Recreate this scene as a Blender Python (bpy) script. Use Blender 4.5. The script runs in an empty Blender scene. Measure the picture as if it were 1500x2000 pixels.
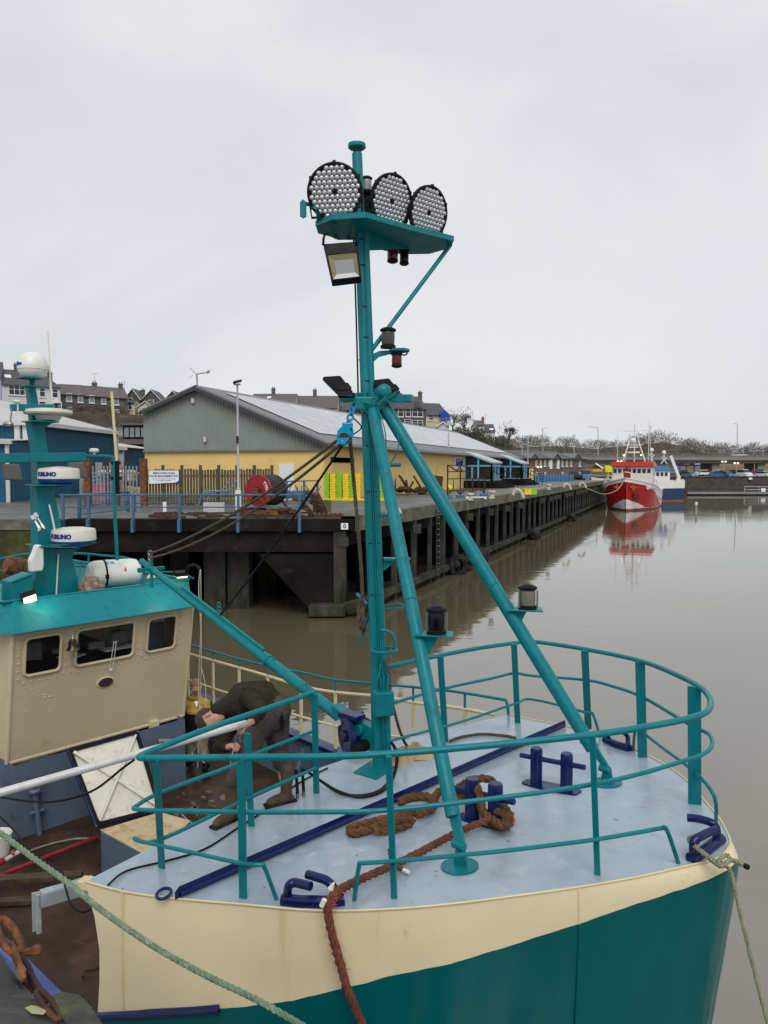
import bpy, math, random
from mathutils import Vector as V, Matrix
from math import sin, cos, pi, radians as R
random.seed(7)
scene = bpy.context.scene
col = scene.collection
# ---------------- camera ----------------
H = 5.2; F = 1500.0; TH = math.atan(82/1500)
cd = bpy.data.cameras.new('camera'); cam = bpy.data.objects.new('camera', cd); col.objects.link(cam)
cam.location = (0, 0, H); cam.rotation_euler = (pi/2-TH, 0, 0)
cd.sensor_fit = 'HORIZONTAL'; cd.sensor_width = 36; cd.lens = 36; cd.clip_start = .05; cd.clip_end = 3000
scene.camera = cam
# ---------------- world / light ----------------
SUN_EL, SUN_AZ = R(46), R(176)     # azimuth clockwise from +Y
w = bpy.data.worlds.new("World"); scene.world = w; w.use_nodes = True
nt = w.node_tree; nt.nodes.clear()
def wn(t, **k):
    n = nt.nodes.new(t)
    for a, b in k.items(): setattr(n, a, b)
    return n
out = wn('ShaderNodeOutputWorld'); bg = wn('ShaderNodeBackground'); bg.inputs['Strength'].default_value = 1
sky = wn('ShaderNodeTexSky', sky_type='NISHITA'); sky.sun_disc = False; sky.sun_elevation = SUN_EL; sky.sun_rotation = SUN_AZ
sk = wn('ShaderNodeVectorMath', operation='SCALE'); sk.inputs['Scale'].default_value = .08
tc = wn('ShaderNodeTexCoord'); mp = wn('ShaderNodeMapping'); mp.inputs['Scale'].default_value = (1.1, 1.1, 2.3)
mp.inputs['Rotation'].default_value = (.1, .12, .3)
n1 = wn('ShaderNodeTexNoise'); n1.inputs['Scale'].default_value = 1.5; n1.inputs['Detail'].default_value = 6; n1.inputs['Roughness'].default_value = .5
n1.inputs['Distortion'].default_value = .4
cr = wn('ShaderNodeValToRGB'); cr.color_ramp.elements[0].position = .33; cr.color_ramp.elements[1].position = .64
cr.color_ramp.elements[0].color = (.55, .58, .62, 1); cr.color_ramp.elements[1].color = (.72, .74, .76, 1)
mx = wn('ShaderNodeMixRGB'); mx.inputs[0].default_value = .95
L = nt.links.new
L(tc.outputs['Generated'], mp.inputs[0]); L(mp.outputs[0], n1.inputs['Vector']); L(n1.outputs['Fac'], cr.inputs[0])
L(sky.outputs[0], sk.inputs[0]); L(sk.outputs[0], mx.inputs[1]); L(cr.outputs[0], mx.inputs[2])
L(mx.outputs[0], bg.inputs['Color']); L(bg.outputs[0], out.inputs[0])
sl = bpy.data.lights.new('sun', 'SUN'); sl.energy = 1.5; sl.angle = R(35); sl.color = (1, .97, .93)
so = bpy.data.objects.new('sun', sl); col.objects.link(so)
sd = V((sin(SUN_AZ)*cos(SUN_EL), cos(SUN_AZ)*cos(SUN_EL), sin(SUN_EL)))
so.rotation_euler = sd.to_track_quat('Z', 'Y').to_euler(); so.location = (0, -20, 40)
scene.view_settings.view_transform = 'Standard'; scene.view_settings.look = 'None'
scene.view_settings.exposure = 0.17; scene.view_settings.gamma = 1; scene.view_settings.use_curve_mapping = False
scene.cycles.max_bounces = 6; scene.cycles.diffuse_bounces = 3; scene.cycles.glossy_bounces = 3; scene.cycles.use_denoising = True
# ---------------- measuring helpers: a picture point meets a real plane ----------------
fw = V((0, cos(TH), -sin(TH))); up = V((0, sin(TH), cos(TH))); CP = V((0, 0, H))
def ray(x, y): return fw + V((1, 0, 0))*((x-750)/F) + up*((1000-y)/F)
def UP(x, y, P, N):
    d = ray(x, y); N = V(N); return CP + d*(N.dot(V(P)-CP)/N.dot(d))
def UZ(x, y, z): return UP(x, y, (0, 0, z), (0, 0, 1))
def UY(x, y, Y): return UP(x, y, (0, Y, 0), (0, 1, 0))
def proj(p):
    d = V(p)-CP; z = d.dot(fw); return 750+F*d.x/z, 1000-F*d.dot(up)/z
AN = R(-42); bu = V((cos(AN), sin(AN), 0)); bv = V((-sin(AN), cos(AN), 0)); BC = V((-.05, 7.68, 0))
def B(s, t, z): return BC + bu*s + bv*t + V((0, 0, z))
def US(x, y, s): return UP(x, y, B(s, 0, 0), bu)
def UT(x, y, t): return UP(x, y, B(0, t, 0), bv)
KS = .09; ZD = 2.3
def UD(x, y, dz=0): return UP(x, y, B(0, 0, ZD+dz), (-KS*bu.x, -KS*bu.y, 1))
def deckz(p): return ZD + KS*((V(p)-BC).dot(bu))
def SOF(p): return (V(p)-BC).dot(bu)
def TOF(p): return (V(p)-BC).dot(bv)
def lerp(a, b, k): return a+(b-a)*k
def interp(x, tab):
    if x <= tab[0][0]: return tab[0][1]
    for (a, b), (c, d) in zip(tab, tab[1:]):
        if x <= c: return b+(d-b)*(x-a)/(c-a)
    return tab[-1][1]
# ---------------- materials ----------------
MATS = {}
def mat(name, c, rough=.5, metal=0, var=.12, scale=3, bump=0, bscale=30, dirt=None, dlev=.62, dscale=2.5, emit=None, estr=0, rvar=.12, stretch=(1,1,1), trans=0, dsoft=.1, spec=.4, chips=None, streak=None):
    m = bpy.data.materials.new(name); m.use_nodes = True; t = m.node_tree; bs = t.nodes['Principled BSDF']
    def N(ty, **k):
        n = t.nodes.new(ty)
        for a, b in k.items(): setattr(n, a, b)
        return n
    Lk = t.links.new
    tcn = N('ShaderNodeTexCoord'); mpn = N('ShaderNodeMapping'); mpn.inputs['Scale'].default_value = stretch
    Lk(tcn.outputs['Object'], mpn.inputs[0])
    a = N('ShaderNodeTexNoise'); a.inputs['Scale'].default_value = scale; a.inputs['Detail'].default_value = 6; a.inputs['Roughness'].default_value = .6
    Lk(mpn.outputs[0], a.inputs['Vector'])
    r = N('ShaderNodeValToRGB'); r.color_ramp.elements[0].position = .3; r.color_ramp.elements[1].position = .7
    r.color_ramp.elements[0].color = tuple(max(0, x*(1-var)) for x in c)+(1,); r.color_ramp.elements[1].color = tuple(min(1, x*(1+var)) for x in c)+(1,)
    Lk(a.outputs['Fac'], r.inputs[0]); src = r.outputs[0]
    if dirt:
        d = N('ShaderNodeTexNoise'); d.inputs['Scale'].default_value = dscale; d.inputs['Detail'].default_value = 9; d.inputs['Roughness'].default_value = .72
        Lk(mpn.outputs[0], d.inputs['Vector'])
        q = N('ShaderNodeValToRGB'); q.color_ramp.elements[0].position = dlev-dsoft; q.color_ramp.elements[1].position = dlev+dsoft
        q.color_ramp.elements[0].color = (0, 0, 0, 1); q.color_ramp.elements[1].color = (1, 1, 1, 1)
        Lk(d.outputs['Fac'], q.inputs[0])
        mxn = N('ShaderNodeMixRGB'); Lk(q.outputs[0], mxn.inputs[0]); Lk(src, mxn.inputs[1]); mxn.inputs[2].default_value = tuple(dirt)+(1,); src = mxn.outputs[0]
    for q_ in ([chips] if chips else [])+([streak] if streak else []):
        cc, lv, sc_ = q_; is_s = q_ is streak
        d = N('ShaderNodeTexNoise'); d.inputs['Scale'].default_value = sc_; d.inputs['Detail'].default_value = 7; d.inputs['Roughness'].default_value = .65
        if is_s:
            m3 = N('ShaderNodeMapping'); m3.inputs['Scale'].default_value = (1, 1, .12); Lk(tcn.outputs['Object'], m3.inputs[0]); Lk(m3.outputs[0], d.inputs['Vector'])
        else: Lk(tcn.outputs['Object'], d.inputs['Vector'])
        q = N('ShaderNodeValToRGB'); q.color_ramp.elements[0].position = lv; q.color_ramp.elements[1].position = lv+(.12 if is_s else .02)
        q.color_ramp.elements[0].color = (0, 0, 0, 1); q.color_ramp.elements[1].color = (.75 if is_s else 1,)*3+(1,); Lk(d.outputs['Fac'], q.inputs[0])
        mxn = N('ShaderNodeMixRGB'); Lk(q.outputs[0], mxn.inputs[0]); Lk(src, mxn.inputs[1]); mxn.inputs[2].default_value = tuple(cc)+(1,); src = mxn.outputs[0]
    Lk(src, bs.inputs['Base Color'])
    rr = N('ShaderNodeMapRange'); rr.inputs['To Min'].default_value = max(.02, rough-rvar); rr.inputs['To Max'].default_value = min(1, rough+rvar)
    rr.inputs['From Min'].default_value = .3; rr.inputs['From Max'].default_value = .7
    Lk(a.outputs['Fac'], rr.inputs['Value']); Lk(rr.outputs[0], bs.inputs['Roughness'])
    bs.inputs['Metallic'].default_value = metal; bs.inputs['Specular IOR Level'].default_value = spec
    if trans: bs.inputs['Transmission Weight'].default_value = trans
    if bump:
        b = N('ShaderNodeTexNoise'); b.inputs['Scale'].default_value = bscale; b.inputs['Detail'].default_value = 5
        Lk(mpn.outputs[0], b.inputs['Vector'])
        bn = N('ShaderNodeBump'); bn.inputs['Strength'].default_value = min(1, bump*10); bn.inputs['Distance'].default_value = bump*.1
        Lk(b.outputs['Fac'], bn.inputs['Height']); Lk(bn.outputs[0], bs.inputs['Normal'])
    if emit:
        bs.inputs['Emission Color'].default_value = tuple(emit)+(1,); bs.inputs['Emission Strength'].default_value = estr
    MATS[name] = m; return m
def brickmat(name, c1, c2, mortar, scale, bw=.5, bh=.25, ms=.02, rough=.85, bump=.3, squash=1, off=.5, rot=None, coord='Object'):
    m = bpy.data.materials.new(name); m.use_nodes = True; t = m.node_tree; bs = t.nodes['Principled BSDF']
    Lk = t.links.new; tcn = t.nodes.new('ShaderNodeTexCoord')
    mpn = t.nodes.new('ShaderNodeMapping'); mpn.inputs['Rotation'].default_value = rot or (pi/2, 0, 0)
    Lk(tcn.outputs[coord], mpn.inputs[0])
    b = t.nodes.new('ShaderNodeTexBrick'); b.offset = off
    b.inputs['Color1'].default_value = tuple(c1)+(1,); b.inputs['Color2'].default_value = tuple(c2)+(1,); b.inputs['Mortar'].default_value = tuple(mortar)+(1,)
    b.inputs['Scale'].default_value = scale; b.inputs['Brick Width'].default_value = bw; b.inputs['Row Height'].default_value = bh; b.inputs['Mortar Size'].default_value = ms
    Lk(mpn.outputs[0], b.inputs['Vector'])
    n = t.nodes.new('ShaderNodeTexNoise'); n.inputs['Scale'].default_value = 1.5; n.inputs['Detail'].default_value = 8
    Lk(tcn.outputs[coord], n.inputs['Vector'])
    mxn = t.nodes.new('ShaderNodeMixRGB'); mxn.blend_type = 'OVERLAY'; mxn.inputs[0].default_value = .5
    Lk(b.outputs['Color'], mxn.inputs[1]); Lk(n.outputs['Fac'], mxn.inputs[2]); Lk(mxn.outputs[0], bs.inputs['Base Color'])
    bs.inputs['Roughness'].default_value = rough
    if bump:
        bn = t.nodes.new('ShaderNodeBump'); bn.inputs['Strength'].default_value = bump; bn.inputs['Distance'].default_value = .02; bn.invert = True
        Lk(b.outputs['Fac'], bn.inputs['Height']); Lk(bn.outputs[0], bs.inputs['Normal'])
    MATS[name] = m; return m
mat('teal', (.0, .182, .212), .4, spec=.3, var=.16, scale=5, bump=.035, bscale=28, dirt=(.01, .085, .09), dlev=.62, dscale=5, rvar=.16, chips=((.09, .05, .03), .735, 22), streak=((.02, .13, .14), .6, 9))
mat('teal_hull', (.0, .105, .116), .26, spec=.18, var=.09, scale=1.1, bump=.02, bscale=2.2, rvar=.06)
mat('cream', (.76, .64, .42), .38, var=.05, scale=1.6, bump=.035, bscale=2.4, dirt=(.45, .36, .2), dlev=.72, dscale=4, rvar=.1, chips=((.3,.16,.08), .76, 9), streak=((.6,.47,.28), .62, 4))
mat('cream_house', (.58, .48, .315), .42, var=.06, scale=1.6, bump=.03, bscale=6, dirt=(.37, .29, .17), dlev=.68, dscale=3)
mat('cream_rail', (.66, .56, .34), .4, var=.08, scale=6, dirt=(.4, .27, .12), dlev=.74, dscale=12)
mat('deck_blue', (.33, .41, .48), .26, chips=((.22,.15,.1), .665, 13), streak=((.46,.51,.54), .55, 5), var=.14, scale=.9, bump=.03, bscale=45, dirt=(.28, .31, .32), dlev=.64, dscale=3.2, rvar=.24, dsoft=.09)
mat('navy', (.004, .012, .08), .25, spec=.35, var=.2, scale=6, bump=.03, bscale=35)
mat('grey_house', (.10, .135, .19), .5, var=.12, scale=2, bump=.01, dirt=(.06, .075, .09), dlev=.66)
mat('grey_paint', (.33, .36, .39), .5, var=.12, scale=5, dirt=(.6, .6, .58), dlev=.64, dscale=7)
mat('deck_brown', (.042, .024, .015), .42, var=.55, scale=1.7, bump=.05, bscale=50, dirt=(.13, .055, .025), dlev=.63, dscale=1.8, rvar=.3)
mat('deck_plank', (.075, .05, .035), .4, var=.4, scale=5, bump=.05, bscale=40, stretch=(1, 6, 1), rvar=.25)
mat('black', (.008, .008, .009), .5, spec=.15, var=.3, scale=10, bump=.01)
mat('black_gloss', (.005, .005, .008), .12, spec=.3, var=.2)
mat('rubber', (.012, .012, .012), .7, spec=.15, var=.5, scale=8, bump=.05, bscale=20, dirt=(.05, .05, .035), dlev=.6)
mat('white_plastic', (.74, .73, .68), .35, var=.04, scale=4, dirt=(.5, .45, .35), dlev=.74, dscale=8)
mat('radar_white', (.66, .63, .54), .4, var=.07, scale=3, bump=.01, dirt=(.4, .34, .22), dlev=.68, dscale=14)
mat('radar_blue', (.01, .06, .25), .35)
mat('ink_blue', (.015, .02, .28), .5); mat('ink_red', (.5, .02, .04), .5); mat('ink_white', (.85, .85, .85), .5, var=.03); mat('ink_black', (.01, .01, .012), .5)
mat('chrome', (.75, .75, .75), .12, metal=1, var=.05)
mat('steel_dull', (.3, .3, .3), .4, metal=.8, var=.2)
mat('alu', (.62, .62, .6), .35, metal=.25, var=.12, scale=6, dirt=(.35, .33, .3), dlev=.68, dscale=14)
mat('lens', (.5, .51, .53), .18, metal=.35, var=.25, scale=40)
mat('glass_dark', (.018, .02, .022), .07, var=.5, scale=2.5, rvar=.03)
mat('glass_clear', (.3, .31, .3), .08, var=.2)
mat('glass_amber', (.22, .19, .1), .1)
mat('red_lens', (.13, .005, .01), .15); mat('green_lens', (.05, .06, .045), .2)
mat('rust', (.1, .038, .02), .8, var=.5, scale=9, bump=.12, bscale=30, dirt=(.28, .11, .03), dlev=.55, dscale=6)
mat('rust_dark', (.05, .025, .018), .8, var=.5, scale=6, bump=.08, dirt=(.14, .05, .02), dlev=.6)
mat('bright_blue', (.004, .22, .38), .22, var=.15, scale=10, bump=.02)
mat('rope_brown', (.2, .1, .045), .95, spec=.1, var=.55, scale=16, bump=.2, bscale=160, dirt=(.06, .062, .045), dlev=.6, dscale=8, chips=((.34,.09,.07), .62, 13))
mat('rope_red', (.25, .1, .06), .95, spec=.1, var=.4, scale=20, bump=.2, bscale=180, dirt=(.05, .04, .03), dlev=.58, dscale=10)
mat('rope_green', (.22, .31, .2), .9, var=.3, scale=20, bump=.15, bscale=200, dirt=(.5, .52, .42), dlev=.6, dscale=16)
mat('rope_pale', (.28, .29, .18), .9, var=.35, scale=20, bump=.1, bscale=150)
mat('rope_dark', (.09, .075, .05), .9, var=.4, scale=20, bump=.1, bscale=150)
mat('string', (.45, .43, .33), .8)
mat('cloth_black', (.009, .009, .009), .9, spec=.1, var=.4, scale=12, bump=.12, bscale=14)
mat('cloth_brownblack', (.032, .026, .019), .9, spec=.1, var=.35, scale=8, bump=.15, bscale=12)
mat('trousers', (.075, .062, .058), .9, spec=.1, var=.25, scale=8, bump=.12, bscale=12)
mat('cap_brown', (.2, .15, .09), .9, var=.3, scale=12, bump=.08, bscale=20)
mat('khaki', (.2, .16, .1), .9, var=.35, scale=10, bump=.1, bscale=14)
mat('yellow_cloth', (.42, .27, .05), .85, var=.15, scale=8, bump=.08, bscale=14)
mat('skin', (.5, .25, .18), .5, var=.12, scale=9, bump=.01)
mat('hair', (.045, .03, .022), .85, var=.3, scale=60, bump=.08, bscale=120)
mat('boot', (.085, .048, .024), .7, var=.35, scale=12, bump=.06, dirt=(.15, .1, .06), dlev=.62)
mat('sacking', (.42, .3, .16), .85, var=.2, scale=8, bump=.1, bscale=18)
mat('red_pipe', (.19, .015, .02), .4, var=.3, scale=6)
mat('red_paint', (.27, .012, .02), .4, var=.2, scale=5, dirt=(.2, .03, .02), dlev=.66)
mat('orange', (.4, .1, .06), .5)
mat('brass', (.3, .16, .05), .35, metal=.7, var=.3)
mat('plaque', (.06, .025, .03), .6, var=.4, scale=40)
mat('hatch_white', (.72, .68, .58), .45, var=.08, scale=3, dirt=(.42, .35, .25), dlev=.63, dscale=7)
mat('hatch_cream', (.52, .42, .25), .5, var=.12, scale=3, dirt=(.3, .15, .06), dlev=.58, dscale=4, stretch=(1, 1, .3))
# dockside
mat('concrete_wet', (.135, .13, .12), .5, var=.3, scale=.35, bump=.02, bscale=6, dirt=(.07, .075, .07), dlev=.5, dscale=.5, rvar=.32)
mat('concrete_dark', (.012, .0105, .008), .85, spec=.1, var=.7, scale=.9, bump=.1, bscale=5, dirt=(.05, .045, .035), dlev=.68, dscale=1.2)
mat('concrete_edge', (.17, .155, .12), .8, var=.35, scale=1.2, bump=.15, bscale=5, dirt=(.06, .07, .04), dlev=.5, dscale=1.6)
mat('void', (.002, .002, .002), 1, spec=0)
mat('pile', (.07, .064, .054), .85, spec=.15, var=.5, scale=1.5, bump=.12, bscale=8, dirt=(.02, .025, .012), dlev=.5, dscale=1.0, stretch=(1, 1, .35))
mat('moss_wall', (.045, .05, .012), .9, var=.6, scale=1.2, bump=.2, bscale=6, dirt=(.02, .018, .014), dlev=.55, dscale=1)
mat('rail_blue', (.05, .125, .22), .5, var=.2, scale=4, dirt=(.12, .09, .07), dlev=.7)
mat('blue_shed', (.014, .095, .175), .5, var=.12, scale=1.2)
mat('white_trim', (.55, .56, .55), .5, var=.08, scale=1)
mat('roof_white', (.5, .5, .48), .6, var=.1, scale=.8, dirt=(.35, .35, .3), dlev=.6, dscale=.8)
mat('grey_clad', (.235, .262, .235), .55, var=.08, scale=.8)
mat('yellow_wall', (.76, .54, .2), .75, var=.06, scale=.5, bump=.02, dirt=(.5, .33, .12), dlev=.68, dscale=.6, stretch=(1, 1, .5))
mat('roof_edge', (.17, .18, .18), .6, var=.15); mat('roof_dark', (.05, .05, .055), .6)
mat('fence_wood', (.09, .075, .05), .85, var=.4, scale=3, bump=.05); mat('fence_steel', (.24, .25, .25), .5, var=.15)
mat('fish_yellow', (.85, .6, .015), .5, var=.1); mat('fish_green', (.26, .55, .015), .5, var=.1)
mat('galv', (.4, .42, .44), .45, metal=.3, var=.1); mat('drum_black', (.02, .02, .022), .7, var=.4, scale=20, bump=.1)
mat('wood_old', (.14, .1, .06), .85, var=.4, scale=4, bump=.08); mat('block_moss', (.11, .1, .045), .9, var=.3, scale=4, bump=.1)
mat('render_white', (.58, .58, .57), .8, var=.05); mat('render_cream', (.6, .55, .38), .8); mat('render_blue', (.06, .16, .3), .8); mat('render_lilac', (.4, .36, .55), .8)
mat('slate', (.075, .075, .085), .6, var=.25, scale=2, bump=.05, bscale=10); mat('slate_brown', (.12, .1, .1), .7, var=.25, scale=2)
mat('frame_white', (.75, .75, .75), .5, var=.02); mat('pane', (.03, .035, .045), .1, var=.4); mat('pane_light', (.2, .23, .25), .2, var=.3)
brickmat('stone_dark', (.085, .08, .072), (.13, .12, .105), (.05, .048, .045), 1, .55, .25, .02)
brickmat('stone_brown', (.13, .09, .07), (.2, .14, .11), (.08, .065, .055), 1, .6, .28, .02)
brickmat('stone_yellow', (.3, .22, .11), (.38, .28, .15), (.18, .13, .08), 1, .6, .28, .02)
brickmat('brick_red', (.2, .06, .04), (.26, .09, .06), (.2, .17, .15), 3, .5, .25, .02)
brickmat('quay_stone', (.045, .04, .034), (.07, .06, .05), (.022, .02, .018), 1, 1.4, .5, .03)
mat('hill_earth', (.075, .065, .045), .95, var=.5, scale=.25, bump=.3, bscale=1.0, dirt=(.035, .022, .014), dlev=.5, dscale=.2)
mat('grass_dark', (.04, .055, .018), .95, var=.5, scale=.3)
mat('twig', (.19, .17, .145), .95, var=.4, scale=.3); mat('twig_green', (.075, .075, .05), .95, var=.4, scale=.3); mat('bark', (.06, .05, .04), .95)  # twig is lightened: distance haze is put into its colour
mat('twig_red', (.09, .05, .04), .95, var=.4, scale=.3)
mat('bridge_conc', (.22, .22, .2), .8, var=.15, scale=.3); mat('bridge_dark', (.07, .06, .045), .8, var=.2, scale=.3)
mat('boat_red', (.42, .012, .014), .35, var=.12, scale=1); mat('boat_white', (.72, .71, .68), .4, var=.06, scale=1, dirt=(.4, .33, .22), dlev=.72, dscale=2)
mat('boat_blue', (.012, .045, .1), .4, var=.1); mat('antifoul', (.28, .06, .03), .7, var=.3)
mat('pink', (.5, .09, .2), .6); mat('sign_white', (.78, .79, .8), .4, var=.02); mat('tarp_blue', (.01, .04, .35), .4, bump=.1, bscale=3)
mat('car_silver', (.5, .52, .54), .3); mat('car_blue', (.03, .12, .28), .3); mat('car_dark', (.02, .022, .03), .25); mat('car_sky', (.1, .25, .4), .3); mat('car_teal', (.1, .2, .22), .3)
mat('lamp_on', (1, 1, 1), .5, emit=(1, .97, .9), estr=.9); mat('lamp_warm', (1, .9, .5), .5, emit=(1, .8, .35), estr=1.3)
mat('flood_on', (1, .95, .8), .5, emit=(1, .8, .38), estr=1.9)
mat('hi_yellow', (.7, .7, .02), .5); mat('post_yellow', (.6, .42, .01), .5, var=.1)
mat('solar', (.3, .31, .35), .35, var=.06, scale=.5)
# ---------------- mesh builder ----------------
WO = {}
class MB:
    def __init__(s, T=None): s.v = []; s.f = []; s.m = []; s.T = T; s.mi = 0
    def add(s, vs, fs):
        b = len(s.v)
        s.v += [s.T(*p) if s.T else V(p) for p in vs]
        s.f += [tuple(b+i for i in f) for f in fs]; s.m += [s.mi]*len(fs)
        return s
    def box(s, c, d, rot=None):
        x, y, z = d[0]/2, d[1]/2, d[2]/2
        vs = [V(q) for q in [(-x,-y,-z),(x,-y,-z),(x,y,-z),(-x,y,-z),(-x,-y,z),(x,-y,z),(x,y,z),(-x,y,z)]]
        if rot is not None: vs = [rot @ q for q in vs]
        return s.add([q+V(c) for q in vs], [(0,3,2,1),(4,5,6,7),(0,1,5,4),(1,2,6,5),(2,3,7,6),(3,0,4,7)])
    def ab(s, a, b):
        return s.box([(p+q)/2 for p, q in zip(a, b)], [abs(p-q) for p, q in zip(a, b)])
    def bar(s, p, q, w, h, upv=(0, 0, 1)):
        p, q = V(p), V(q); d = (q-p); Ln = d.length; d = d.normalized(); r_ = d.cross(V(upv))
        if r_.length < 1e-4: r_ = d.cross(V((1, 0, 0)))
        r_.normalize(); u_ = r_.cross(d)
        m = Matrix((r_, d, u_)).transposed()
        return s.box((p+q)/2, (w, Ln, h), m)
    def tube(s, pts, r, n=8, cap=True, closed=False):
        pts = [V(p) for p in pts]; k = len(pts); rs = r if isinstance(r, (list, tuple)) else [r]*k
        ts = []
        for i in range(k):
            a = pts[(i-1) % k] if closed or i > 0 else pts[i]; b = pts[(i+1) % k] if closed or i < k-1 else pts[i]
            d = b-a; ts.append(d.normalized() if d.length > 1e-9 else V((0, 0, 1)))
        nrm = ts[0].orthogonal().normalized(); vs = []; 
        for i in range(k):
            nrm = (nrm - ts[i]*nrm.dot(ts[i]))
            nrm = nrm.normalized() if nrm.length > 1e-6 else ts[i].orthogonal().normalized()
            bn = ts[i].cross(nrm)
            for j in range(n):
                a = 2*pi*j/n; vs.append(pts[i]+(nrm*cos(a)+bn*sin(a))*rs[i])
        fs = []
        for i in range(k if closed else k-1):
            for j in range(n):
                a = i*n+j; b = i*n+(j+1) % n; c = ((i+1) % k)*n+(j+1) % n; d = ((i+1) % k)*n+j
                fs.append((a, b, c, d))
        if cap and not closed: fs.append(tuple(range(n-1, -1, -1))); fs.append(tuple((k-1)*n+j for j in range(n)))
        return s.add(vs, fs)
    def lathe(s, prof, o=(0,0,0), ax=(0,0,1), n=24):
        o = V(o); ax = V(ax).normalized(); a1 = ax.orthogonal().normalized(); a2 = ax.cross(a1); vs = []
        for r_, z in prof:
            for j in range(n):
                a = 2*pi*j/n; vs.append(o+ax*z+(a1*cos(a)+a2*sin(a))*max(r_, 1e-4))
        fs = []
        for i in range(len(prof)-1):
            for j in range(n): fs.append((i*n+j, i*n+(j+1) % n, (i+1)*n+(j+1) % n, (i+1)*n+j))
        fs.append(tuple(range(n-1, -1, -1))); fs.append(tuple((len(prof)-1)*n+j for j in range(n)))
        return s.add(vs, fs)
    def prism(s, pts, vec):
        pts = [V(p) for p in pts]; k = len(pts); vec = V(vec)
        vs = pts+[p+vec for p in pts]
        fs = [tuple(range(k-1, -1, -1)), tuple(range(k, 2*k))]+[(i, (i+1) % k, k+(i+1) % k, k+i) for i in range(k)]
        return s.add(vs, fs)
    def quad(s, *p): return s.add(p, [tuple(range(len(p)))])
    def sphere(s, c, r, n=16, sc=(1,1,1), rot=None):
        c = V(c); vs = []; m = n//2
        for i in range(m+1):
            th = pi*i/m
            for j in range(n):
                a = 2*pi*j/n; q = V((sin(th)*cos(a)*sc[0], sin(th)*sin(a)*sc[1], cos(th)*sc[2]))*r
                if rot is not None: q = rot @ q
                vs.append(c+q)
        fs = [(i*n+j, (i+1)*n+j, (i+1)*n+(j+1) % n, i*n+(j+1) % n) for i in range(m) for j in range(n)]
        return s.add(vs, fs)
    def grid(s, rows):
        k = len(rows[0]); vs = [p for r_ in rows for p in r_]
        return s.add(vs, [(i*k+j, i*k+j+1, (i+1)*k+j+1, (i+1)*k+j) for i in range(len(rows)-1) for j in range(k-1)])
    def rope(s, pts, r, strands=3, pitch=None, n=6, wob=0):
        pts = resample(pts, r*1.1); pitch = pitch or r*6
        k = len(pts); ts = [(pts[min(i+1, k-1)]-pts[max(i-1, 0)]).normalized() for i in range(k)]
        nrm = ts[0].orthogonal().normalized(); fr = []
        for i in range(k):
            nrm = (nrm-ts[i]*nrm.dot(ts[i])).normalized(); fr.append((nrm.copy(), ts[i].cross(nrm)))
        step = r*1.1
        for q in range(strands):
            if strands == 4:   # plaited: two pairs turning opposite ways
                dr = 1 if q % 2 else -1; ph = q*pi/2
            else: dr = 1; ph = q*2*pi/strands
            ln = []
            for i in range(k):
                a = ph+dr*2*pi*i*step/pitch
                ln.append(pts[i]+(fr[i][0]*cos(a)+fr[i][1]*sin(a))*r*.5)
            s.tube(ln, [r*(.56+wob*random.uniform(-1, 1)) for _ in ln], n)
        return s
    def build(s, name, mt, parent=None, bevel=0, smooth=35, origin=None, label=None):
        ms = [mt] if isinstance(mt, str) else list(mt)
        lo = V((min(p.x for p in s.v), min(p.y for p in s.v), min(p.z for p in s.v))); hi = V((max(p.x for p in s.v), max(p.y for p in s.v), max(p.z for p in s.v)))
        o = V(origin) if origin is not None else V(((lo.x+hi.x)/2, (lo.y+hi.y)/2, lo.z))
        me = bpy.data.meshes.new(name); me.from_pydata([p-o for p in s.v], [], s.f)
        for q in ms: me.materials.append(MATS[q])
        if len(ms) > 1: me.polygons.foreach_set('material_index', s.m)
        me.validate(); me.update()
        if smooth:
            me.polygons.foreach_set('use_smooth', [True]*len(me.polygons)); me.set_sharp_from_angle(angle=R(smooth))
        ob = bpy.data.objects.new(name, me); col.objects.link(ob)
        if parent is not None: ob.parent = parent; ob.location = o-WO[parent.name]
        else: ob.location = o
        WO[ob.name] = o
        if bevel:
            bm_ = ob.modifiers.new('bevel', 'BEVEL'); bm_.width = bevel; bm_.segments = 2; bm_.limit_method = 'ANGLE'
        if label: ob['label'] = label
        return ob
def spline(pts, n=8, closed=False):
    pts = [V(p) for p in pts]; k = len(pts); o = []
    for i in range(k if closed else k-1):
        if closed: p0, p1, p2, p3 = pts[(i-1) % k], pts[i], pts[(i+1) % k], pts[(i+2) % k]
        else: p0, p1, p2, p3 = pts[max(i-1, 0)], pts[i], pts[i+1], pts[min(i+2, k-1)]
        for j in range(n):
            t = j/n; o.append(.5*((2*p1)+(p2-p0)*t+(2*p0-5*p1+4*p2-p3)*t*t+(3*p1-p0-3*p2+p3)*t**3))
    if not closed: o.append(pts[-1])
    return o
def resample(pts, step):
    pts = [V(p) for p in pts]; o = [pts[0]]; acc = 0
    for a, b in zip(pts, pts[1:]):
        d = (b-a).length; pos = step-acc
        while pos <= d:
            o.append(a.lerp(b, pos/d)); pos += step
        acc = (acc+d) % step if d > 0 else acc
    return o
def sag(a, b, dz, n=14):
    a, b = V(a), V(b); return [a.lerp(b, i/n)-V((0, 0, dz*4*(i/n)*(1-i/n))) for i in range(n+1)]
def tag(o, label=None, cat=None, group=None, kind=None):
    if label: o['label'] = label
    if cat: o['category'] = cat
    if group: o['group'] = group
    if kind: o['kind'] = kind
    return o
def empty(name, loc, label=None, cat=None, group=None, kind=None):
    o = bpy.data.objects.new(name, None); col.objects.link(o); o.location = loc; o.empty_display_size = .2
    WO[o.name] = V(loc); return tag(o, label, cat, group, kind)
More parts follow.
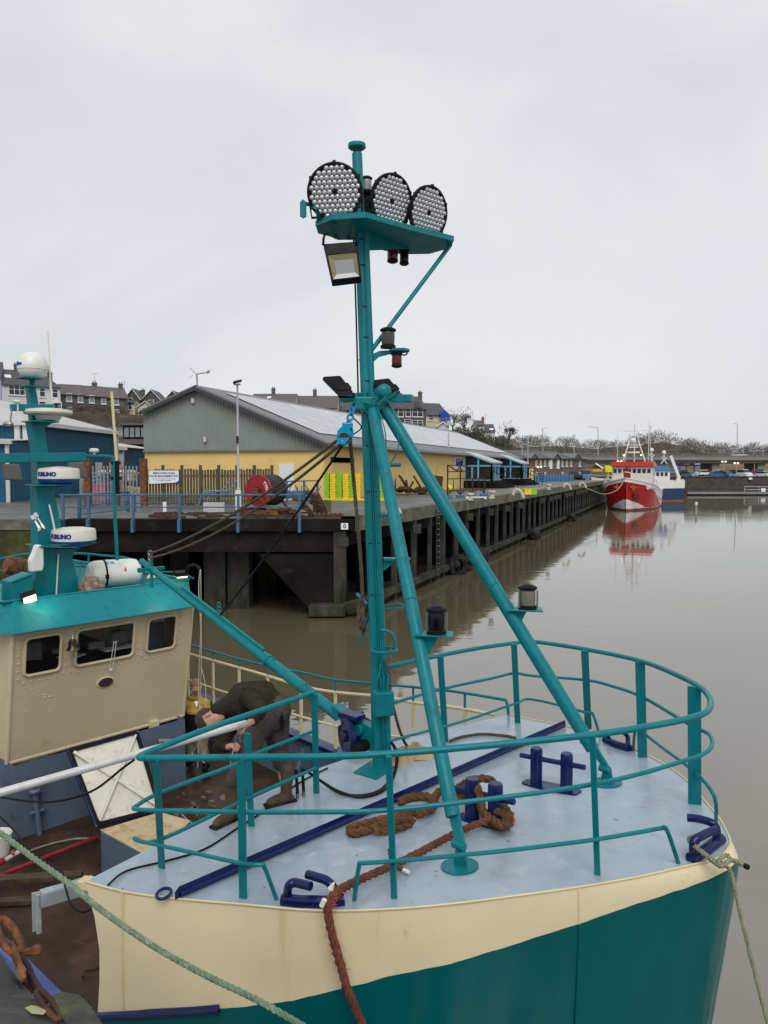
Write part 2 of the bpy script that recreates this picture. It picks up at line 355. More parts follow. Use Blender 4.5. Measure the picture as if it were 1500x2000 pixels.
def copy_tree(o, parent=None):
    c = o.copy(); col.objects.link(c); c.parent = parent
    for ch in list(o.children): copy_tree(ch, c)
    return c
def frame(O, ex, ez=(0, 0, 1)):
    """local x along ex, z up, y = into the wall (away from the face's outside)"""
    O = V(O); ex = V(ex).normalized(); ez = V(ez).normalized(); ey = ez.cross(ex)
    return lambda x, y, z: O+ex*x+ey*y+ez*z
def text(body, size, mt, parent, name, fn, ext=.004, align='CENTER', bold=0):
    cu = bpy.data.curves.new('t', 'FONT'); cu.body = body; cu.size = size; cu.align_x = align; cu.align_y = 'CENTER'; cu.extrude = ext; cu.offset = bold
    cu.resolution_u = 3
    ob = bpy.data.objects.new('t', cu); me = bpy.data.meshes.new_from_object(ob)
    m = MB(); m.v = [V(fn(v.co.x, v.co.y, v.co.z)) for v in me.vertices]; m.f = [tuple(p.vertices) for p in me.polygons]; m.m = [0]*len(m.f)
    bpy.data.objects.remove(ob); bpy.data.curves.remove(cu); bpy.data.meshes.remove(me)
    return m.build(name, mt, parent, smooth=0)
# =====================================================  SETTING
QZ = 3.45
PC = V((-1.08, 27.06, QZ))                       # corner of the jetty
PD = V((.357, .934, 0)).normalized()             # direction of its long side
FQ = PC + PD*153                                 # far corner of the basin
LW = -11.2
# land sheet
m = MB()
m.add([(-900, 26.4, QZ), (LW, 26.4, QZ), (LW, PC.y, QZ), PC, FQ, (700, FQ.y, QZ), (1500, 2400, QZ), (-1500, 2400, QZ)], [(0,1,2,3,4,5,6,7)])
g = m.build('ground', 'concrete_wet'); tag(g, kind='structure')
g.data.polygons[0].use_smooth = False
# water
wm = bpy.data.materials.new('water'); wm.use_nodes = True; t = wm.node_tree; bs = t.nodes['Principled BSDF']
bs.inputs['Base Color'].default_value = (.12, .1, .06, 1); bs.inputs['Roughness'].default_value = .035; bs.inputs['IOR'].default_value = 2.7
tc = t.nodes.new('ShaderNodeTexCoord'); mp = t.nodes.new('ShaderNodeMapping'); mp.inputs['Scale'].default_value = (.5, 1.1, 1); mp.inputs['Rotation'].default_value = (0, 0, .25)
a = t.nodes.new('ShaderNodeTexNoise'); a.inputs['Scale'].default_value = 1.3; a.inputs['Detail'].default_value = 3; a.inputs['Roughness'].default_value = .45
b = t.nodes.new('ShaderNodeTexNoise'); b.inputs['Scale'].default_value = .07; b.inputs['Detail'].default_value = 2
mul = t.nodes.new('ShaderNodeMath'); mul.operation = 'MULTIPLY'
rp = t.nodes.new('ShaderNodeMapRange'); rp.inputs['From Min'].default_value = .35; rp.inputs['From Max'].default_value = .65; rp.inputs['To Min'].default_value = .35; rp.inputs['To Max'].default_value = 1.2
bn = t.nodes.new('ShaderNodeBump'); bn.inputs['Strength'].default_value = 1; bn.inputs['Distance'].default_value = .007
L = t.links.new
L(tc.outputs['Object'], mp.inputs[0]); L(mp.outputs[0], a.inputs['Vector']); L(tc.outputs['Object'], b.inputs['Vector']); L(b.outputs['Fac'], rp.inputs[0])
L(a.outputs['Fac'], mul.inputs[0]); L(rp.outputs[0], mul.inputs[1]); L(mul.outputs[0], bn.inputs['Height']); L(bn.outputs[0], bs.inputs['Normal'])
MATS['water'] = wm
m = MB(); m.quad((-120, -60, 0), (500, -60, 0), (500, 200, 0), (-120, 200, 0)); tag(m.build('water', 'water', smooth=0), kind='structure')
# hillside behind the docks
def sst(x): x = max(0, min(1, x)); return x*x*(3-2*x)
def hillz(x, y):
    f_ = sst((y-104)/44); g_ = 1-sst((x/max(y,1)-.1)/.06)
    n = .5*sin(x*.3+y*.17)+.4*sin(x*.11-y*.23+2)
    return QZ-.25+(12.6-4.2*sst((x+14)/14))*f_*g_+n*f_*g_
m = MB(); m.grid([[(x, y, hillz(x, y)) for x in [-230+(230+.19*y)*k/95 for k in range(96)]] for y in range(100, 260, 3)])
tag(m.build('hillside', 'hill_earth', smooth=80), kind='structure')
def farz(x, y):
    prof = interp(x, [(0,17.5),(80,17),(128,17.5),(146,20),(159,16),(167,13.5),(174,14),(192,14.5),(260,16),(400,17)])
    return QZ-.5+(prof-3.2)*sst((y-330)/80)+1.2*sin(x*.09)*sst((y-330)/80)
m = MB(); m.grid([[(x, y, farz(x, y)) for x in range(-60, 560, 8)] for y in range(322, 640, 10)])
tag(m.build('hills', 'hill_earth', smooth=80), kind='structure')
# bare woodland on far hill: one mass
def crown(m, c, r, h, n, rr):
    for _ in range(n):
        u, v_ = rr.random(), rr.random(); th = 2*pi*u; ph = math.acos(1-v_*1.25) ; q = (.45+.55*rr.random()**.5)
        p = V(c)+V((sin(ph)*cos(th)*r*q, sin(ph)*sin(th)*r*q, h*cos(ph)*q))
        d = V((p.x-c[0], p.y-c[1], (p.z-c[2])+r*.4)).normalized()+V((rr.uniform(-.5,.5), rr.uniform(-.5,.5), rr.uniform(-.3,.5)))
        d.normalize(); s_ = d.orthogonal().normalized(); ang = rr.random()*6; s_ = (s_*cos(ang)+d.cross(s_)*sin(ang))
        l = r*rr.uniform(.12, .28); w_ = r*rr.uniform(.012, .035)
        m.add([p-s_*w_, p+s_*w_, p+d*l], [(0, 1, 2)])
rr = random.Random(3); m = MB(); m2 = MB()
for i in range(680):
    x = rr.uniform(20, 470); y = rr.uniform(345, 430); z = farz(x, y)
    r_ = rr.uniform(3.2, 5.2)*(1.0 if rr.random() < .9 else 1.2)
    crown(m if rr.random() < .85 else m2, (x, y, z+1.0), r_, r_*1.05, 240, rr)
tag(m.build('winter_wood', 'twig', smooth=0), 'bare brown winter wood covering the hill beyond the road bridge', 'wood', kind='stuff')
tag(m2.build('evergreen_growth', 'twig_green', smooth=0), 'dark green ivy clad growth scattered through the bare hill wood', 'undergrowth', kind='stuff')
# ---- trees that can be told apart
def tree(px, ytop, ybase, Y, label, m_='twig', spread=.45, seed=1, bark='bark'):
    rr = random.Random(seed); base = UY(px, ybase, Y); top = UY(px, ytop, Y); Ht = top.z-base.z
    root = empty('bare_tree', base, label, 'tree', 'bare trees on the hillside')
    tr = MB(); cr_ = MB()
    def br(p, d, ln, r, lv):
        q = p+d*ln; mid = p.lerp(q, .5)+V((rr.uniform(-1,1), rr.uniform(-1,1), 0))*ln*.05
        (tr if lv < 2 else cr_).tube([p, mid, q], [r, r*.85, r*.7], 5 if lv < 2 else 3, cap=False)
        if lv >= 5: return
        for _ in range(3 if lv else 5):
            nd = (d+V((rr.uniform(-1,1)*spread*1.7, rr.uniform(-1,1)*spread*1.7, rr.uniform(-.3,.5)))).normalized()
            br(p.lerp(q, rr.uniform(.6, 1)), nd, ln*rr.uniform(.58, .82), max(r*.62, .03), lv+1)
    br(base, V((0, 0, 1)), Ht*.3, Ht*.03, 0)
    crown(cr_, (base.x, base.y, base.z+Ht*.38), Ht*spread*.95, Ht*.58, 170, rr)
    tr.build('trunk', bark, root); cr_.build('crown', m_, root, smooth=0)
tree(907, 793, 850, 176, 'wide bare winter tree spreading above the bushes beyond the yellow hall', seed=4)
tree(884, 797, 846, 180, 'slender bare tree between the tarpaulin house and the wide tree', seed=9, spread=.35)
tree(993, 818, 872, 176, 'reddish bare tree at the right end of the bushy bank', 'twig_red', seed=12)
tree(866, 792, 846, 186, 'small bare tree just right of the tarpaulin house', seed=15, spread=.3)
m = MB(); rr = random.Random(5)
def leafclump(m, c, r, n, rr, sz=.12, zs=.8):
    for _ in range(n):
        d = V((rr.gauss(0,1), rr.gauss(0,1), rr.gauss(0,1))).normalized(); p = V(c)+V((d.x, d.y, d.z*zs))*r*(.55+.45*rr.random())
        a_ = V((rr.uniform(-1,1), rr.uniform(-1,1), rr.uniform(-1,1))).normalized(); b_ = a_.orthogonal().normalized(); q = r*sz
        m.add([p-a_*q, p+b_*q*.6, p+a_*q, p-b_*q*.6], [(0,1,2,3)])
for i in range(70):
    x = rr.uniform(13, 29); y = rr.uniform(150, 172); z0 = hillz(x, y); tp = interp(x, [(13, 12.3), (20, 12.8), (26, 11), (29, 8.5)])
    leafclump(m, (x, y, rr.uniform(min(z0, tp-1), tp)), rr.uniform(1.2, 2.4), 260, rr)
tag(m.build('evergreen_scrub', 'twig_green', smooth=0), 'dark evergreen scrub covering the bank behind the yellow hall', 'scrub', kind='stuff')
m = MB()
for i in range(160):
    x = rr.uniform(-75, -28); y = rr.uniform(112, 146); z0 = hillz(x, y)
    crown(m, (x, y, z0-.3), rr.uniform(1.2, 2.2), 1.6, 150, rr)
tag(m.build('bramble_scrub', 'twig_red', smooth=0), 'reddish brown bramble scrub on the slope below the terrace', 'scrub', kind='stuff')
# =====================================================  HOUSES
def house(name, label, px0, px1, Y0, Y1, yb, ye, yr, wall, roof, wins=(), chims=(), doors=(), gable=False, depth=8, cat='house', group='houses on the hillside above the docks', sky_l=(), trim='frame_white', hip=0, wf='frame_white', pane='pane'):
    a_ = UY(px0, yb, Y0); b_ = UY(px1, yb, Y1); b_.z = a_.z; ex = (b_-a_); W = ex.length; ex.normalize(); fr = frame(a_, ex); ey = V((0,0,1)).cross(ex)
    ze = UY(px0, ye, Y0).z-a_.z
    root = empty(name, a_+ex*W/2, label, cat, group)
    def PX(x, y): # picture point on the facade, in local x,z
        p = UP(x, y, a_, ey); return (p-a_).dot(ex), p.z-a_.z
    if gable:
        zr = UP((px0+px1)/2, yr, a_, ey).z-a_.z
        m = MB(fr); m.prism([(0,0,-3),(W,0,-3),(W,0,ze),(W/2,0,zr),(0,0,ze)], (0,0,0)); m.v = []; m.f = []; m.m = []
        m.add([(0,0,-3),(W,0,-3),(W,0,ze),(W/2,0,zr),(0,0,ze),(0,depth,-3),(W,depth,-3),(W,depth,ze),(W/2,depth,zr),(0,depth,ze)],
              [(0,1,2,3,4),(9,8,7,6,5),(1,6,7,2),(0,4,9,5)])
        m.build('wall', wall, root, smooth=0)
        o = .25; m = MB(fr)
        for s_ in (0, 1):
            x0 = W*s_+(o if s_ else -o); zo = ze-o*(zr-ze)/(W/2)
            m.add([(x0,-o,zo),(W/2,-o,zr),(W/2,depth,zr),(x0,depth,zo),(x0,-o,zo+.2),(W/2,-o,zr+.2),(W/2,depth,zr+.2),(x0,depth,zo+.2)],
                  [(0,1,2,3),(7,6,5,4),(0,4,5,1),(1,5,6,2),(2,6,7,3),(3,7,4,0)])
        rf = m.build('roof', roof, root, smooth=0)
        m = MB(fr)
        for s_ in (0, 1):
            x0 = W*s_+(o if s_ else -o); zo = ze-o*(zr-ze)/(W/2); m.bar(fr(x0,-o-.05,zo+.05), fr(W/2,-o-.05,zr+.05), .1, .25) if 0 else None
            m.T = None; m.bar(fr(x0,-o-.06,zo+.05), fr(W/2,-o-.06,zr+.05), .1, .28, upv=ey); m.T = fr
        m.build('bargeboard', trim, rf, smooth=0)
    else:
        P_ = UP(px0, yr, a_+ey*depth/2, ey); zr = P_.z-a_.z
        m = MB(fr); m.add([(0,0,-3),(W,0,-3),(W,0,ze),(0,0,ze),(0,depth,-3),(W,depth,-3),(W,depth,ze),(0,depth,ze),(0,depth/2,zr-.05),(W-hip,depth/2,zr-.05)],
            [(0,1,2,3),(1,5,6,9,2) if not hip else (1,5,6,2),(4,0,3,8,7),(5,4,7,6)]); m.build('wall', wall, root, smooth=0)
        o = .3; m = MB(fr); k = (zr-ze)/(depth/2)
        m.add([(-.1,-o,ze-o*k+.1),(W+.1,-o,ze-o*k+.1),(W+.1-hip,depth/2,zr+.1),(-.1,depth/2,zr+.1),(W+.1,depth+o,ze-o*k+.1),(-.1,depth+o,ze-o*k+.1),
               (-.1,-o,ze-o*k-.05),(W+.1,-o,ze-o*k-.05)], [(0,1,2,3),(3,2,4,5),(6,7,1,0)]+([(1,4,2)] if hip else []))
        rf = m.build('roof', roof, root, smooth=0)
        m = MB(fr); m.T = None; m.bar(fr(-.1,-o-.06,ze-o*k), fr(W+.1,-o-.06,ze-o*k), .12, .12); m.build('gutter', 'roof_dark', rf, smooth=0)
    for (x, yt, wpx, hm) in chims:
        p = UP(x, yt, a_+ey*depth*.5, ey); lx = (p-a_).dot(ex); lz = p.z-a_.z; m = MB(fr); wd = wpx/F*Y0
        m.box((lx, depth*.5, lz-hm/2), (wd, .6, hm)); m.box((lx, depth*.5, lz+.03), (wd+.14, .74, .14))
        for q in (-.25, .25): m.T = None; m.lathe([(.1,0),(.12,.35)], fr(lx+q*wd, depth*.5, lz+.1), n=6); m.T = fr
        m.build('chimney', 'brick_red' if hm > 1.25 and wpx < 7 else 'stone_dark', rf, smooth=0)
    for (x0, y0, x1, y1) in wins:
        ax, az = PX(x0, y1); bx, bz = PX(x1, y0); w_, h_ = bx-ax, bz-az; m = MB(fr)
        m.mi = 1; m.box(((ax+bx)/2, -.02, (az+bz)/2), (w_-.1, .04, h_-.1)); m.mi = 0; e = .09
        m.box(((ax+bx)/2, -.05, az+e/2), (w_, .1, e)); m.box(((ax+bx)/2, -.05, bz-e/2), (w_, .1, e))
        nn = max(1, round(w_/1.0))
        for q in range(nn+1): m.box((ax+e/2+(w_-e)*q/nn, -.05, (az+bz)/2), (e, .096, h_-2*e))
        m.box(((ax+bx)/2, -.045, az+h_*.62), (w_-2*e, .08, .07))
        m.box(((ax+bx)/2, -.1, az-.06), (w_+.2, .2, .1))
        m.build('window', [wf, pane], root, smooth=0)
    for (x0, y0, x1, y1, dm) in doors:
        ax, az = PX(x0, y1); bx, bz = PX(x1, y0); m = MB(fr); m.box(((ax+bx)/2, -.04, (az+bz)/2), (bx-ax, .08, bz-az)); m.build('door', dm, root, smooth=0)
    for (x0, y0, x1, y1) in sky_l:
        ax, az = PX(x0, y1); bx, bz = PX(x1, y0); y_a = (az-ze)/((zr-ze)/(depth/2)); y_b = (bz-ze)/((zr-ze)/(depth/2))
        m = MB(fr); m.add([(ax,y_a,az+.16),(bx,y_a,az+.16),(bx,y_b,bz+.16),(ax,y_b,bz+.16)], [(0,1,2,3)]); m.build('skylight', 'frame_white', rf, smooth=0)
    return root, fr, PX, W, ze
house('terraced_house', 'lilac rendered house at the far left edge of the hillside row', -60, 4, 138, 140, 812, 733, 705, 'render_lilac', 'slate', [(-30, 745, -18, 762)])
r_, fr, PX, W, ze = house('terraced_house', 'white rendered house with rooflight and three part window behind the satellite dome', 5, 119, 140, 146, 815, 749, 722, 'render_white', 'slate',
  [(17, 755, 49, 771), (77, 758, 88, 775), (102, 760, 113, 777), (76, 784, 89, 798)], [(31, 713, 7, 2.2), (97, 729, 9, 2.2)], [(108, 788, 112, 806, 'pane')], sky_l=[(13, 731, 26, 737)], hip=2.5)
m = MB(fr); ax, az = PX(98, 788); bx, bz = PX(119, 788); cx, cz = PX(108, 778)
m.add([(ax,-1.2,az),(bx,-1.2,bz),(cx,-1.2,cz),(ax,0,az),(bx,0,bz),(cx,0,cz)], [(0,1,2),(0,3,5,2),(1,2,5,4),(0,1,4,3)]); m.box((ax+.2,-1.1,az-1),(.15,.15,2)); m.box((bx-.2,-1.1,az-1),(.15,.15,2)); m.build('porch', 'frame_white', r_, smooth=0)
house('terraced_house', 'left stone cottage of the grey terrace, against the white house', 118.5, 166, 147, 149, 816, 769, 751, 'stone_dark', 'slate_brown', [(130, 768, 140, 784), (152, 770, 162, 786), (131, 795, 141, 809)], (), [(153, 796, 161, 812, 'pane')], pane='pane_light')
house('terraced_house', 'middle stone cottage of the grey terrace with an aerial on its chimney', 166, 208, 149, 151, 817, 772.5, 754, 'stone_dark', 'slate_brown', [(174, 772, 184, 787), (198, 774, 207, 789)], [(184.5, 749, 9.5, 1.2)], [(176, 798, 184, 813, 'wood_old'), (199, 800, 206, 813, 'pane')], pane='pane_light')
house('terraced_house', 'right stone cottage of the grey terrace, next to the pointed gables', 208, 250, 151, 153, 818, 775.5, 757, 'stone_dark', 'slate_brown', [(222, 776, 232, 791), (223, 800, 233, 814)], [(235.5, 751, 8, 1.6)], (), pane='pane_light')
def aerial(px, yt, yb, Y, label, wpx=12):
    a_ = UY(px, yb, Y); b_ = UY(px, yt, Y); m = MB(); m.tube([a_, b_], .035, 5)
    w_ = wpx/F*Y/2; m.tube([b_-V((w_,0,0)), b_+V((w_,0,0))], .03, 4)
    for q in (-.8, -.4, 0, .4, .8): m.tube([b_+V((q*w_, -.3, 0)), b_+V((q*w_, .3, 0))], .02, 4)
    tag(m.build('roof_aerial', 'steel_dull'), label, 'aerial', 'television aerials on the roofs')
aerial(185, 730, 749, 151, 'television aerial standing on the middle cottage chimney', 13)
aerial(243, 745, 760, 153, 'short aerial on the right end of the stone terrace', 4)
house('gabled_house', 'small grey house with steep white edged gable nearest the stone terrace', 245, 274, 158, 158, 812, 779, 760, 'stone_dark', 'slate', [(250, 777, 259, 791), (252, 795, 259, 806)], gable=True, depth=6)
house('gabled_house', 'tall grey house with white edged gable and cream bay window', 274, 318, 160, 160, 812, 785, 762, 'stone_dark', 'slate', [(290, 781, 301, 792)], [(279, 763, 7, 1.8)], gable=True, depth=6)
house('gabled_house', 'grey gabled house half hidden by the yellow hall roof', 318, 358, 162, 162, 812, 785, 764, 'stone_dark', 'slate', [(324, 786, 333, 797)], gable=True, depth=6)
house('cream_extension', 'cream rendered gabled extension with dark windows below the grey gables', 270, 299, 154, 154, 815, 795, 784, 'render_cream', 'slate', [(277, 796, 282, 806), (284, 796, 292, 806)], gable=True, depth=3, group='house extensions')
house('cream_extension', 'narrow cream extension with blue glass between terrace and gables', 250, 264, 155, 155, 815, 786, 782, 'render_cream', 'slate', [(251, 775+12, 258, 800)], depth=3, group='house extensions')
house('terraced_house', 'purple brown roofed house with rooflight behind the hall ridge', 490, 576, 150, 150, 830, 789, 770, 'render_cream', 'slate_brown', chims=[(534, 760, 7, 1.6)], sky_l=[(518, 773, 526, 777)])
house('terraced_house', 'purple brown roofed house left of the mast behind the hall ridge', 576, 659, 153, 153, 835, 796, 774, 'render_cream', 'slate_brown', chims=[(615, 763, 7, 1.6)])
house('terraced_house', 'grey roofed house hidden mostly behind the boat mast', 659, 756, 158, 158, 840, 800, 778, 'stone_dark', 'slate', [(668, 802, 676, 814), (684, 802, 692, 814)])
house('terraced_house', 'narrow blue rendered house right of the mast', 755, 772, 162, 162, 842, 797, 775, 'render_blue', 'slate', [(762, 799, 768, 812), (762, 820, 768, 832)])
r_, fr, PX, W, ze = house('terraced_house', 'dark stone house with large white bay windows and orange chimney', 772, 832, 162, 164, 846, 796.5, 774, 'stone_dark', 'slate', [(777, 799, 788, 814), (792, 799, 802, 814), (805, 799, 826, 814), (790, 819, 803, 832), (805, 821, 826, 834)], [(820.5, 767, 7, 2.0)])
m = MB(fr); ax, az = PX(808, 797); bx, bz = PX(824, 797); cx, cz = PX(816, 783)
m.add([(ax,-.4,az),(bx,-.4,bz),(cx,-.4,cz),(cx,2.5,cz)], [(0,1,2),(0,2,3),(1,3,2)]); m.build('dormer', 'slate', r_, smooth=0)
r_, fr, PX, W, ze = house('terraced_house', 'cream house under repair with scaffolding and a blue tarpaulin', 832, 874, 164, 166, 848, 809, 788, 'render_cream', 'slate', [(837, 811, 846, 821)])
m = MB(fr); ax, az = PX(856, 822); bx, bz = PX(873, 822); cx, cz = PX(864, 801)
m.add([(ax,-1.2,az),(bx,-1.2,bz),(bx,-1.1,az+1.4),(cx,-1,cz),(ax,-1.1,az+1.3),(cx,2.5,cz),(ax,2.5,az+1.3),(bx,2.5,az+1.4)], [(0,1,2,3,4),(3,5,6,4),(3,2,7,5)]); m.build('tarpaulin', 'tarp_blue', r_, smooth=0)
m = MB()
for x in (836, 846, 856, 872): m.tube([UY(x, 842, 162.5), UY(x, 815, 162.5)], .05, 4)
for y in (818, 826, 834): m.tube([UY(833, y, 162.4), UY(876, y, 162.4)], .05, 4)
tag(m.build('scaffolding', 'steel_dull'), 'steel scaffolding across the front of the house with the blue tarpaulin', 'scaffolding')
house('garden_shed', 'small white gabled summerhouse below the tarpaulin house', 854, 876, 158, 158, 842, 833, 825, 'render_white', 'frame_white', gable=True, depth=3, cat='shed', group=None)
house('distant_cottage', 'white rendered cottage half buried in the scrub right of the wide tree', 930, 946, 185, 185, 850, 830, 822, 'render_white', 'slate', chims=[(943, 817, 5, 1.5)])
house('distant_cottage', 'grey roofed cottage half buried in the scrub, right of the white one', 947, 967, 188, 188, 856, 842, 829, 'render_white', 'slate', gable=False)
aerial(948, 811, 829, 185, 'television aerial above the cottages in the scrub', 5)
# =====================================================  DOCK BUILDINGS
# --- yellow hall
Hc = V(((632-750)/F*44, 44, QZ)); el = V((.347, .938, 0)).normalized(); eg = V((-.938, .347, 0)).normalized()
WG, LG = 12.3, 60; zr_, ze_r, ze_l, zc = 10.3-QZ, 6.96-QZ, 8.9-QZ, 6.42-QZ; xr = 8.25
hall = empty('bowling_hall', Hc+el*LG/2+eg*WG/2, 'long yellow bowling hall with grey ribbed gable and glassy white roof', 'hall')
fg = lambda x, y, z: Hc+eg*x+el*y+V((0,0,z))
m = MB(fg); m.add([(0,0,0),(WG,0,0),(WG,0,zc),(0,0,zc),(0,LG,0),(0,LG,ze_r),(0,0,ze_r-.3),(WG,LG,0),(WG,LG,zc),(0,.01,0)], [(0,3,2,1),(0,4,5,6),(1,2,8,7),(4,7,8,5)]); m.build('wall', 'yellow_wall', hall, smooth=0)
def gz(x): return ze_r-.12+(zr_-ze_r)*x/xr if x < xr else zr_-.12-(zr_-ze_l)*(x-xr)/(WG-xr)
m = MB(fg); n = 62; r0 = []; r1 = []
for i in range(n*4+1):
    x = WG*i/(n*4); k = i % 4; y = -.08 if k in (0, 1) else -.03
    r0.append((x, y, zc-.02)); r1.append((x, y, gz(x)))
m.grid([r0, r1]); cl = m.build('gable_cladding', 'grey_clad', hall, smooth=0)
m = MB(); m.bar(fg(-.1,-.12,zc-.05), fg(WG,-.12,zc-.05), .14, .12); m.bar(fg(.05,-.1,zc), fg(.05,-.1,gz(0)), .2, .15)
m.build('cladding_trim', 'roof_edge', cl, smooth=0)
m = MB(fg); o = .45
m.add([(-.5,-o,ze_r-.2),(xr,-o,zr_),(xr,LG+.3,zr_),(-.5,LG+.3,ze_r-.2),(WG,-o,ze_l),(WG,LG,ze_l),(-.5,-o,ze_r-.4),(xr,-o,zr_-.2),(WG,-o,ze_l-.2),(-.5,LG+.3,ze_r-.4)],
      [(0,1,2,3),(1,4,5,2),(6,7,1,0),(7,8,4,1),(0,3,9,6)]); rf = m.build('roof', 'roof_edge', hall, smooth=0)
m = MB(); m.bar(fg(-.5,-o-.03,ze_r-.42), fg(xr,-o-.03,zr_-.22), .08, .2); m.bar(fg(xr,-o-.04,zr_-.22), fg(WG,-o-.04,ze_l-.22), .08, .2); m.build('verge', 'roof_dark', rf, smooth=0)
brick = brickmat('solar_roof', (.47, .47, .5), (.42, .425, .46), (.3, .31, .34), 1, 4.6, 1.5, .035, rough=.3, bump=0, off=0, rot=(0, 0, -math.atan2(.347, .938)), coord='Object')
m = MB(fg); sl_ = (zr_-ze_r+.2)/(xr+.5); xa, xb = .9, xr-.9
m.add([(xa,1.5,ze_r-.2+sl_*(xa+.5)+.06),(xb,1.5,ze_r-.2+sl_*(xb+.5)+.06),(xb,LG-2,ze_r-.2+sl_*(xb+.5)+.06),(xa,LG-2,ze_r-.2+sl_*(xa+.5)+.06)], [(0,1,2,3)]); m.build('solar_panels', 'solar_roof', rf, smooth=0)
m = MB(); m.tube([fg(-.62,-.2,ze_r-.35), fg(-.62,LG+.3,ze_r-.35)], .1, 6); m.build('gutter', 'roof_edge', rf)
m = MB(fg); m.box((8.6,-.15,zr_-.9), (.2,.1,.3)); m.box((7.75,-.2,3.6), (.16,.12,.3)); m.build('alarm_box', 'white_trim', hall, smooth=0)
fl = frame(Hc, el)     # long side: x along the wall, y into the building
def LX(x, y): p = UP(x, y, Hc, eg); return (p-Hc).dot(el), p.z-QZ
m = MB(fg); m.box((2.35,-.04,1.05), (.95,.08,2.1)); m.build('door', 'frame_white', hall, smooth=0)
a0, _ = LX(646, 918); a1, _ = LX(690, 918); m = MB(fl); m.box(((a0+a1)/2, -.03, 2.35), (a1-a0, .06, .3)); m.build('shutter_opening', 'void', hall, smooth=0)
a0, zt = LX(886, 893); a1, zb = LX(905, 917); m = MB(fl); m.box(((a0+a1)/2, -.06, (zt+zb)/2), (a1-a0, .1, zt-zb)); sg = m.build('shop_sign', 'sign_white', hall, smooth=0)
text('PHOENIX', .62, 'ink_blue', sg, 'sign_lettering', lambda x, y, z: fl((a0+a1)/2+x*.95, -.13-z, zt-.62+y), bold=.012)
text('BOWL', 1.05, 'ink_blue', sg, 'sign_lettering', lambda x, y, z: fl((a0+a1)/2+x*1.0, -.13-z, zb+.62+y), bold=.02)
def porch(xa, xb, yt, name_l):
    a0, z0 = LX(xa, 943); a1, _ = LX(xb, 943); r = empty('glazed_porch', fl((a0+a1)/2, -1, 0), name_l, 'porch', 'glazed porches of the bowling hall'); _, zt = LX(xa, yt)
    dp = 2.6; zl = zt-1.0; fl_ = .75; P = lambda q: fl(*q)
    m = MB(fl); m.add([(a0,0,fl_),(a0,-dp,fl_),(a0,-dp,zl),(a0,0,zt),(a1,0,fl_),(a1,-dp,fl_),(a1,-dp,zl),(a1,0,zt)], [(0,1,2,3),(1,5,6,2),(5,4,7,6)]); m.build('glazing', 'glass_dark', r, smooth=0)
    m = MB(); w_ = .16
    for x in (a0, a1):
        for y in (0, -dp/2, -dp): m.bar(fl(x,y,0.7), fl(x,y,zl+(zt-zl)*(1+y/dp)), w_, w_)
        m.bar(fl(x,0,zt), fl(x,-dp,zl), .3, .12); m.bar(fl(x,0,fl_+1.4), fl(x,-dp,fl_+1.4), w_, w_); m.bar(fl(x,0,fl_), fl(x,-dp,fl_), w_, w_); m.bar(fl(x,-dp*.27,fl_), fl(x,-dp*.27,fl_+1.4), w_*.7, w_)
    for k in range(4): x = a0+(a1-a0)*k/3; m.bar(fl(x,-dp,.7), fl(x,-dp,zl), w_, w_)
    for z in (fl_, fl_+1.4, zl): m.bar(fl(a0,-dp,z), fl(a1,-dp,z), w_, w_)
    m.build('glazing_bars', 'rail_sky', r, smooth=0)
    m = MB(fl); m.add([(a0-.1,0,zt+.1),(a1+.1,0,zt+.1),(a1+.1,-dp-.1,zl+.1),(a0-.1,-dp-.1,zl+.1),(a0-.1,0,zt),(a1+.1,0,zt),(a1+.1,-dp-.1,zl),(a0-.1,-dp-.1,zl)], [(0,3,2,1),(3,7,6,2),(4,0,1,5),(0,4,7,3)]); m.build('roof', 'roof_white', r, smooth=0)
    m = MB(fl)
    for k in range(4): m.box(((a0+a1)/2, -dp/2-.3*(3-k)/2-.2, .1+.18*k), (a1-a0+1.2, dp+.3*(3-k)+.3, .178))
    m.build('steps', 'concrete_dark', r, smooth=0)
    m = MB()
    for x in (a0-.4, a1+.4):
        m.tube([fl(x,-dp-.2,1.7), fl(x,-dp-1.6,1.0)], .04, 5); m.tube([fl(x,-dp-.2,.7), fl(x,-dp-.2,1.7)], .04, 5); m.tube([fl(x,-dp-1.6,.0), fl(x,-dp-1.6,1.0)], .04, 5)
    m.build('handrail', 'black', r)
mat('rail_sky', (.12, .33, .48), .5)
porch(908, 930, 884, 'nearer glazed porch with pale blue bars beside the bowling sign')
porch(975, 990, 889, 'farther glazed porch with pale blue bars at the end of the hall')
for xa, xb in ((950, 956), (961, 972)):
    a0, zb = LX(xa, 937); a1, zt = LX(xb, 895); m = MB(fl); m.mi = 0; m.box(((a0+a1)/2,-.03,1.9), (a1-a0,.06,2.9)); m.mi = 1
    for x in (a0, (a0+a1)/2, a1): m.box((x,-.07,1.9), (.14,.08,2.9))
    m.build('window', ['glass_dark', 'rail_sky'], hall, smooth=0)
